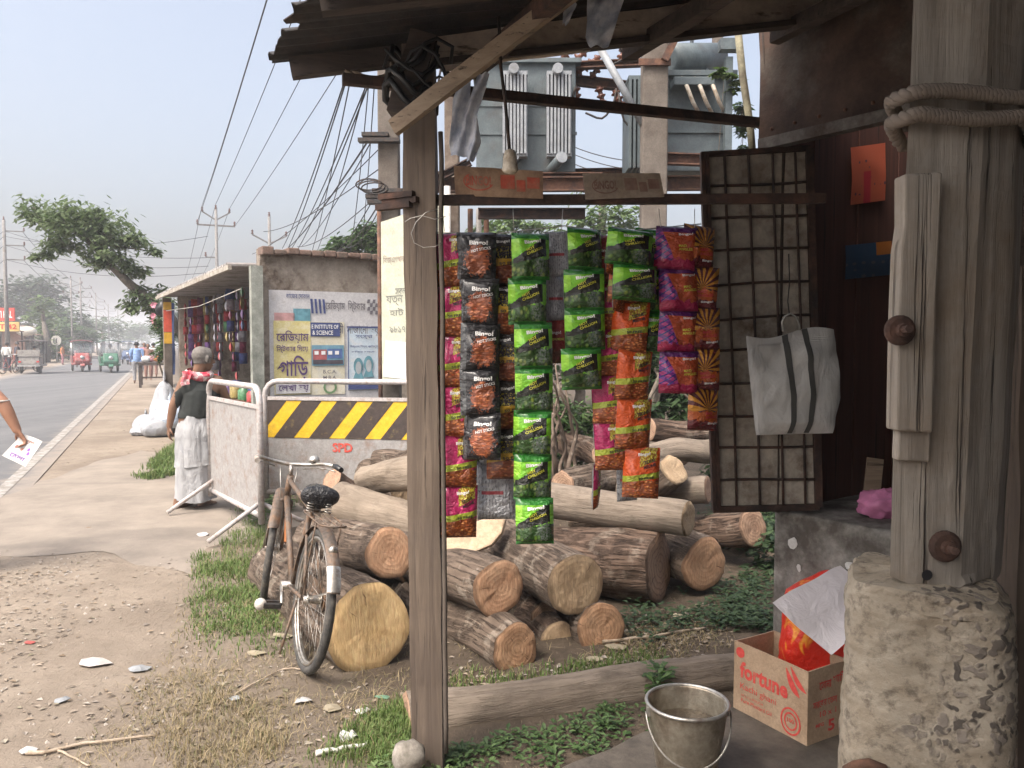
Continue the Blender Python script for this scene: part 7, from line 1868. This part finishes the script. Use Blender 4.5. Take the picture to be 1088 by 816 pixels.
for i, p in enumerate(fl_): 
    for a in range(5): m.add([p, p+V((cos(a*1.26)*.05, -.02, sin(a*1.26)*.05)), p+V((cos(a*1.26+.6)*.06, -.03, sin(a*1.26+.6)*.06)), p+V((cos(a*1.26+1.2)*.05, -.02, sin(a*1.26+1.2)*.05))], [(0, 1, 2, 3)])
m.build('blossom', flat('blossom_pink', (.55, .22, .28), .7), [o for o in COL.objects if o.name.startswith('creeper')][0])
ribbon([(181, 322, 4), (180, 345, 5), (181, 372, 5), (182, 398, 4)], 14.6, 'hanging_cloth', 'dark blue cloth hanging beside the far shop pillar', flat('navy_cloth', (.02, .035, .09), .9))
rock(P(173, 328, 14.7), .14, (1, 1, 1), 'hanging_pot', BLACKP, 'round black hanging pot under the far eave corner', 'pot', None, 18)

# ---------------------------------------------------------------- grass, weeds, litter
random.seed(99)
def inpoly(x, y, poly):
    c = False; n = len(poly)
    for i in range(n):
        x0, y0 = poly[i]; x1, y1 = poly[i-1]
        if (y0 > y) != (y1 > y) and x < (x1-x0)*(y-y0)/(y1-y0)+x0: c = not c
    return c
def ground_pts(pxpoly, n, power=1.0):
    poly = [tuple(G(x, y))[:2] for x, y in pxpoly]; xs = [p[0] for p in poly]; ys = [p[1] for p in poly]; out = []; tries = 0
    while len(out) < n and tries < n*30:
        tries += 1; x, y = rnd(min(xs), max(xs)), rnd(min(ys), max(ys))
        if inpoly(x, y, poly) and rnd(0, 1) < (.5+1.3*nz((x*1.7, y*1.7, 5)))**power: out.append((x, y, gz(x, y)))
    return out
def blades(m, pts, h0, h1, w, lean=.5, per=7, spread=.035):
    for (x, y, z) in pts:
        for _ in range(per):
            bx, by = x+random.gauss(0, spread), y+random.gauss(0, spread); a = rnd(0, 2*pi); h = rnd(h0, h1); l = rnd(.15, lean)*h*1.4
            dx, dy = cos(a), sin(a); ww = w*rnd(.6, 1.3); b = len(m.v)
            m.v += [(bx-dy*ww, by+dx*ww, z-.006), (bx+dy*ww, by-dx*ww, z-.006), (bx+dx*l*.4+dy*ww*.7, by+dy*l*.4-dx*ww*.7, z+h*.62), (bx+dx*l*.4-dy*ww*.7, by+dy*l*.4+dx*ww*.7, z+h*.62), (bx+dx*l, by+dy*l, z+h*rnd(.75, 1))]
            for f in ([0, 1, 2, 3], [3, 2, 4]): m.f.append([b+i for i in f]); m.m.append(0); m.sm.append(False); m.uv.append([(0, 0)]*len(f))
GRASS = leafmat('grass_green', [(.06, .115, .02), (.10, .17, .035), (.14, .20, .055), (.17, .19, .07)], .7, .2)
STRAW = leafmat('straw', [(.20, .15, .075), (.28, .22, .12), (.34, .27, .16), (.16, .13, .07), (.14, .15, .06)], .8, .15)
m = MB()
blades(m, ground_pts([(232, 588), (286, 480), (345, 470), (345, 520), (300, 545), (262, 640), (215, 640), (205, 590)], 1500), .02, .075, .0026)
blades(m, ground_pts([(145, 508), (190, 470), (192, 505), (160, 512)], 500), .05, .13, .006)
blades(m, ground_pts([(215, 600), (290, 590), (300, 700), (220, 690), (196, 640)], 700), .012, .05, .003, 1.0)
blades(m, ground_pts([(330, 816), (345, 790), (440, 740), (440, 816)], 420), .02, .06, .0024)
blades(m, ground_pts([(478, 705), (600, 700), (700, 690), (700, 712), (480, 732)], 160), .015, .05, .0028)
m.build('grass', GRASS, kind='stuff', label='green grass tufts along the dirt verge')
m = MB()
blades(m, ground_pts([(190, 690), (440, 690), (440, 830), (60, 840), (130, 760)], 800), .008, .035, .0016, 2.6, 6, .06)
blades(m, ground_pts([(170, 770), (230, 735), (290, 750), (300, 816), (180, 830)], 260), .012, .05, .0018, 1.2, 8)
blades(m, ground_pts([(200, 610), (280, 560), (300, 660), (250, 700), (180, 690)], 360), .008, .035, .002, 2.2)
blades(m, ground_pts([(480, 690), (760, 660), (770, 690), (480, 730)], 420), .008, .03, .002, 2.4, 5, .06)
blades(m, ground_pts([(330, 480), (440, 470), (440, 500), (330, 530)], 300), .02, .08, .003, 1.6, 7)
m.build('dry_grass', STRAW, kind='stuff', label='dry straw and trodden yellow grass on the dirt')
def weed(label, pts, n, size, mat, hgt, name='weeds', kind='stuff', mm=None):
    m = mm or MB()
    for (x, y, z) in pts:
        k = random.randint(5, 9); h = rnd(.4, 1)*hgt; a0 = rnd(0, 6.28)
        for i in range(k):
            a = a0+i*2.4; t = (i+1)/k; b = V((x+cos(a)*.012, y+sin(a)*.012, z+h*t*.8)); f = V((cos(a), sin(a), rnd(-.2, .5))).normalized(); xx = f.cross(V((0, 0, 1))).normalized(); s_ = size*rnd(.6, 1.2)
            mid = b+f*s_*.5+V((0, 0, .1*s_)); q = len(m.v)
            m.v += [tuple(b), tuple(mid+xx*s_*.28), tuple(b+f*s_), tuple(mid-xx*s_*.28)]; m.f.append([q, q+1, q+2, q+3]); m.m.append(0); m.sm.append(False); m.uv.append([(0, 0)]*4)
    return m.build(name, mat, kind=kind, label=label)
weed('low leafy weeds between the fallen trunk and the stall floor', ground_pts([(480, 800), (560, 778), (660, 752), (700, 740), (692, 775), (640, 805), (590, 822), (470, 830)], 125), 0, .032, LG, .05)
weed('dark weeds in the shade right of the log heap', ground_pts([(655, 660), (700, 625), (790, 610), (830, 610), (830, 675), (740, 668), (690, 690)], 240), 0, .045, LDK, .10)
weed('green weeds growing behind the barriers and the bicycle', ground_pts([(285, 500), (340, 495), (330, 525), (290, 560), (262, 560)], 260), 0, .06, LLT, .14)
weed('small plants at the near end of the fallen trunk', ground_pts([(690, 745), (712, 738), (700, 765)], 26), 0, .05, LG, .22)
weed('weeds round the stone at the foot of the post', ground_pts([(380, 830), (440, 795), (480, 800), (470, 835)], 90), 0, .03, LLT, .05)
# litter: leaves, scraps, stones
def scrap(c, r, mat, label, name='litter_scrap', cat='litter', group=None, crumple=.3, asp=.7, n=9):
    c = V(c); a0 = rnd(0, 6.28); m = MB(); th = .004
    ring = [(cos(a0+t)*r*rnd(.75, 1.1), sin(a0+t)*r*asp*rnd(.75, 1.1)) for t in np.linspace(0, 2*pi, n, False)]
    z = [gz(c.x+x, c.y+y)+.006+r*crumple*rnd(0, .8) for x, y in ring]; zc = gz(c.x, c.y)+.012+r*crumple*rnd(.2, .9)
    vs = [(c.x, c.y, zc)]+[(c.x+x*.55, c.y+y*.55, (zc+k)/2+r*crumple*rnd(-.2, .35)) for (x, y), k in zip(ring, z)]+[(c.x+x, c.y+y, k) for (x, y), k in zip(ring, z)]
    fs = [(0, 1+i, 1+(i+1) % n) for i in range(n)]+[(1+i, 1+n+i, 1+n+(i+1) % n, 1+(i+1) % n) for i in range(n)]
    m.add(vs, fs); o = m.build(name, mat, label=label, cat=cat, group=group); sd = o.modifiers.new('thick', 'SOLIDIFY'); sd.thickness = .0015; return o
MW, MG_, MBr, MGy, MR, MLf = flat('litter_white', (.44, .43, .42), .7), flat('litter_green', (.13, .26, .17), .6), flat('litter_brown', (.20, .14, .09), .9), flat('litter_grey', (.24, .25, .26), .8), flat('litter_red', (.36, .07, .06), .7), flat('litter_leaf', (.28, .24, .17), .9)
for (x, y, r, mt, l_, nm, ct, cr_) in (
    (407, 742, .035, MG_, 'round green scrap of plastic lying in front of the biggest log', 'plastic_scrap', 'litter', .05), (370, 786, .045, MW, 'crumpled white paper lying in the straw left of the post', 'paper_scrap', 'litter', .7),
    (100, 706, .085, flat('litter_plastic', (.46, .42, .39), .4), 'flat pale plastic sheet trodden into the dirt', 'plastic_scrap', 'litter', .12), (148, 712, .055, MGy, 'grey rag lying beside the pale plastic sheet', 'rag', 'litter', .2),
    (272, 697, .05, MLf, 'round dry leaf lying in front of the bicycle wheel', 'fallen_leaf', 'leaf', .2), (300, 678, .06, MLf, 'long dry leaf near the bicycle wheel', 'fallen_leaf', 'leaf', .25), (32, 683, .03, MR, 'dark red scrap lying by itself on the dirt', 'litter_scrap', 'litter', .2),
    (66, 746, .04, MGy, 'bluish grey scrap lying below the pale plastic sheet', 'litter_scrap', 'litter', .2), (215, 570, .06, MW, 'white rag by the foot of the edge on barrier', 'rag', 'litter', .6), (250, 745, .03, MGy, 'small blue grey wrapper in the straw', 'litter_scrap', 'litter', .4),
    (322, 746, .045, MW, 'torn white wrapper in the straw below the bicycle', 'litter_scrap', 'litter', .4), (385, 758, .035, MW, 'white scrap beside the green plastic', 'litter_scrap', 'litter', .3), (352, 755, .045, MLf, 'brown curled leaf between two white scraps', 'fallen_leaf', 'leaf', .4),
    (632, 703, .045, MLf, 'pale wood chip lying in front of the ringed log', 'wood_chip', 'chip', .25), (655, 690, .06, MLf, 'long pale chip lying right of the low logs', 'wood_chip', 'chip', .2), (722, 660, .06, MLf, 'curled dry leaf at the edge of the dark weeds', 'fallen_leaf', 'leaf', .5),
    (660, 742, .03, MW, 'tiny white wrapper at the foot of the fallen trunk', 'litter_scrap', 'litter', .5), (30, 800, .04, MW, 'pale crumpled scrap at the near edge of the dirt', 'litter_scrap', 'litter', .4), (93, 563, .05, MBr, 'dark clod on the grey apron', 'clod', 'clod', .4)):
    scrap(G(x, y), r, mt, l_.replace('lying right of', 'lying beside'), nm, ct, None, cr_)
def stick(x0, y0, x1, y1, r, mat, label):
    a, b = G(x0, y0), G(x1, y1); pts = []
    for t in np.linspace(0, 1, 8): p = a.lerp(b, t)+V((nz((t*3, x0, 0))*.04, nz((t*3, y0, 4))*.04, 0)); p.z = gz(p.x, p.y)+r+.004; pts.append(p)
    MBx = MB(); MBx.tube(pts, [r*(1-.4*t) for t in np.linspace(0, 1, 8)], 6); return MBx.build('stick', mat, label=label, cat='stick')
STK = worn('dry_stick', (.34, .27, .20), (.44, .36, .28), (.2, .15, .1), 20)
stick(28, 802, 168, 784, .008, STK, 'long pale bent stick lying across the dirt'); stick(336, 804, 392, 793, .011, MW if False else flat('white_stick', (.55, .53, .49), .8), 'white peeled stick lying beside the crumpled paper'); stick(62, 800, 96, 816, .005, STK, 'short twig crossing the long pale stick'); stick(250, 740, 330, 700, .004, STK, 'thin twig slanting below the bicycle wheel'); stick(640, 686, 760, 668, .010, STK, 'grey stick lying behind the fallen trunk'); stick(300, 715, 345, 712, .004, STK, 'thin straw stalk beside the wheel')
m = MB(); bb_ = []
for poly, n in (([(0, 600), (200, 590), (330, 700), (440, 730), (440, 840), (-40, 840)], 1000), ([(470, 680), (760, 640), (790, 700), (480, 740)], 800), ([(0, 480), (180, 440), (220, 600), (0, 600)], 300)):
    for (x, y, z) in ground_pts(poly, n):
        a = rnd(0, 6.28); s_ = rnd(.006, .022); f = V((cos(a), sin(a), 0))*s_; xx = V((-sin(a), cos(a), 0))*s_*rnd(.35, .7); c = V((x, y, z+.005))
        m.add([c-f, c+xx+V((0, 0, s_*.3)), c+f, c-xx+V((0, 0, s_*.15))], [(0, 1, 2, 3)])
m.build('leaf_litter', leafmat('leaf_bits', [(.12, .085, .055), (.25, .19, .13), (.30, .25, .20), (.08, .06, .045), (.34, .30, .26), (.17, .15, .09)], .9, .05), kind='stuff', label='scattered bits of leaf and chaff on the dirt')
m = MB()
for poly, n in (([(0, 560), (210, 560), (330, 700), (440, 816), (-40, 830)], 500), ([(470, 690), (760, 650), (770, 700), (480, 740)], 160)):
    for (x, y, z) in ground_pts(poly, n):
        r = rnd(.003, .011); c = V((x, y, z+r*.25)); k = [(1, 0, 0), (0, 1, 0), (-1, 0, 0), (0, -1, 0)]
        m.add([c+V((0, 0, r*.8))]+[c+V((a*r*rnd(.8, 1.4), b*r*rnd(.8, 1.4), -r*.4)) for a, b, _ in k], [(0, 1, 2), (0, 2, 3), (0, 3, 4), (0, 4, 1)])
m.build('pebbles', leafmat('pebble_tones', [(.20, .17, .14), (.32, .28, .24), (.40, .36, .32), (.13, .11, .09)], .95, 0), kind='stuff', label='small pebbles and clods on the dirt')
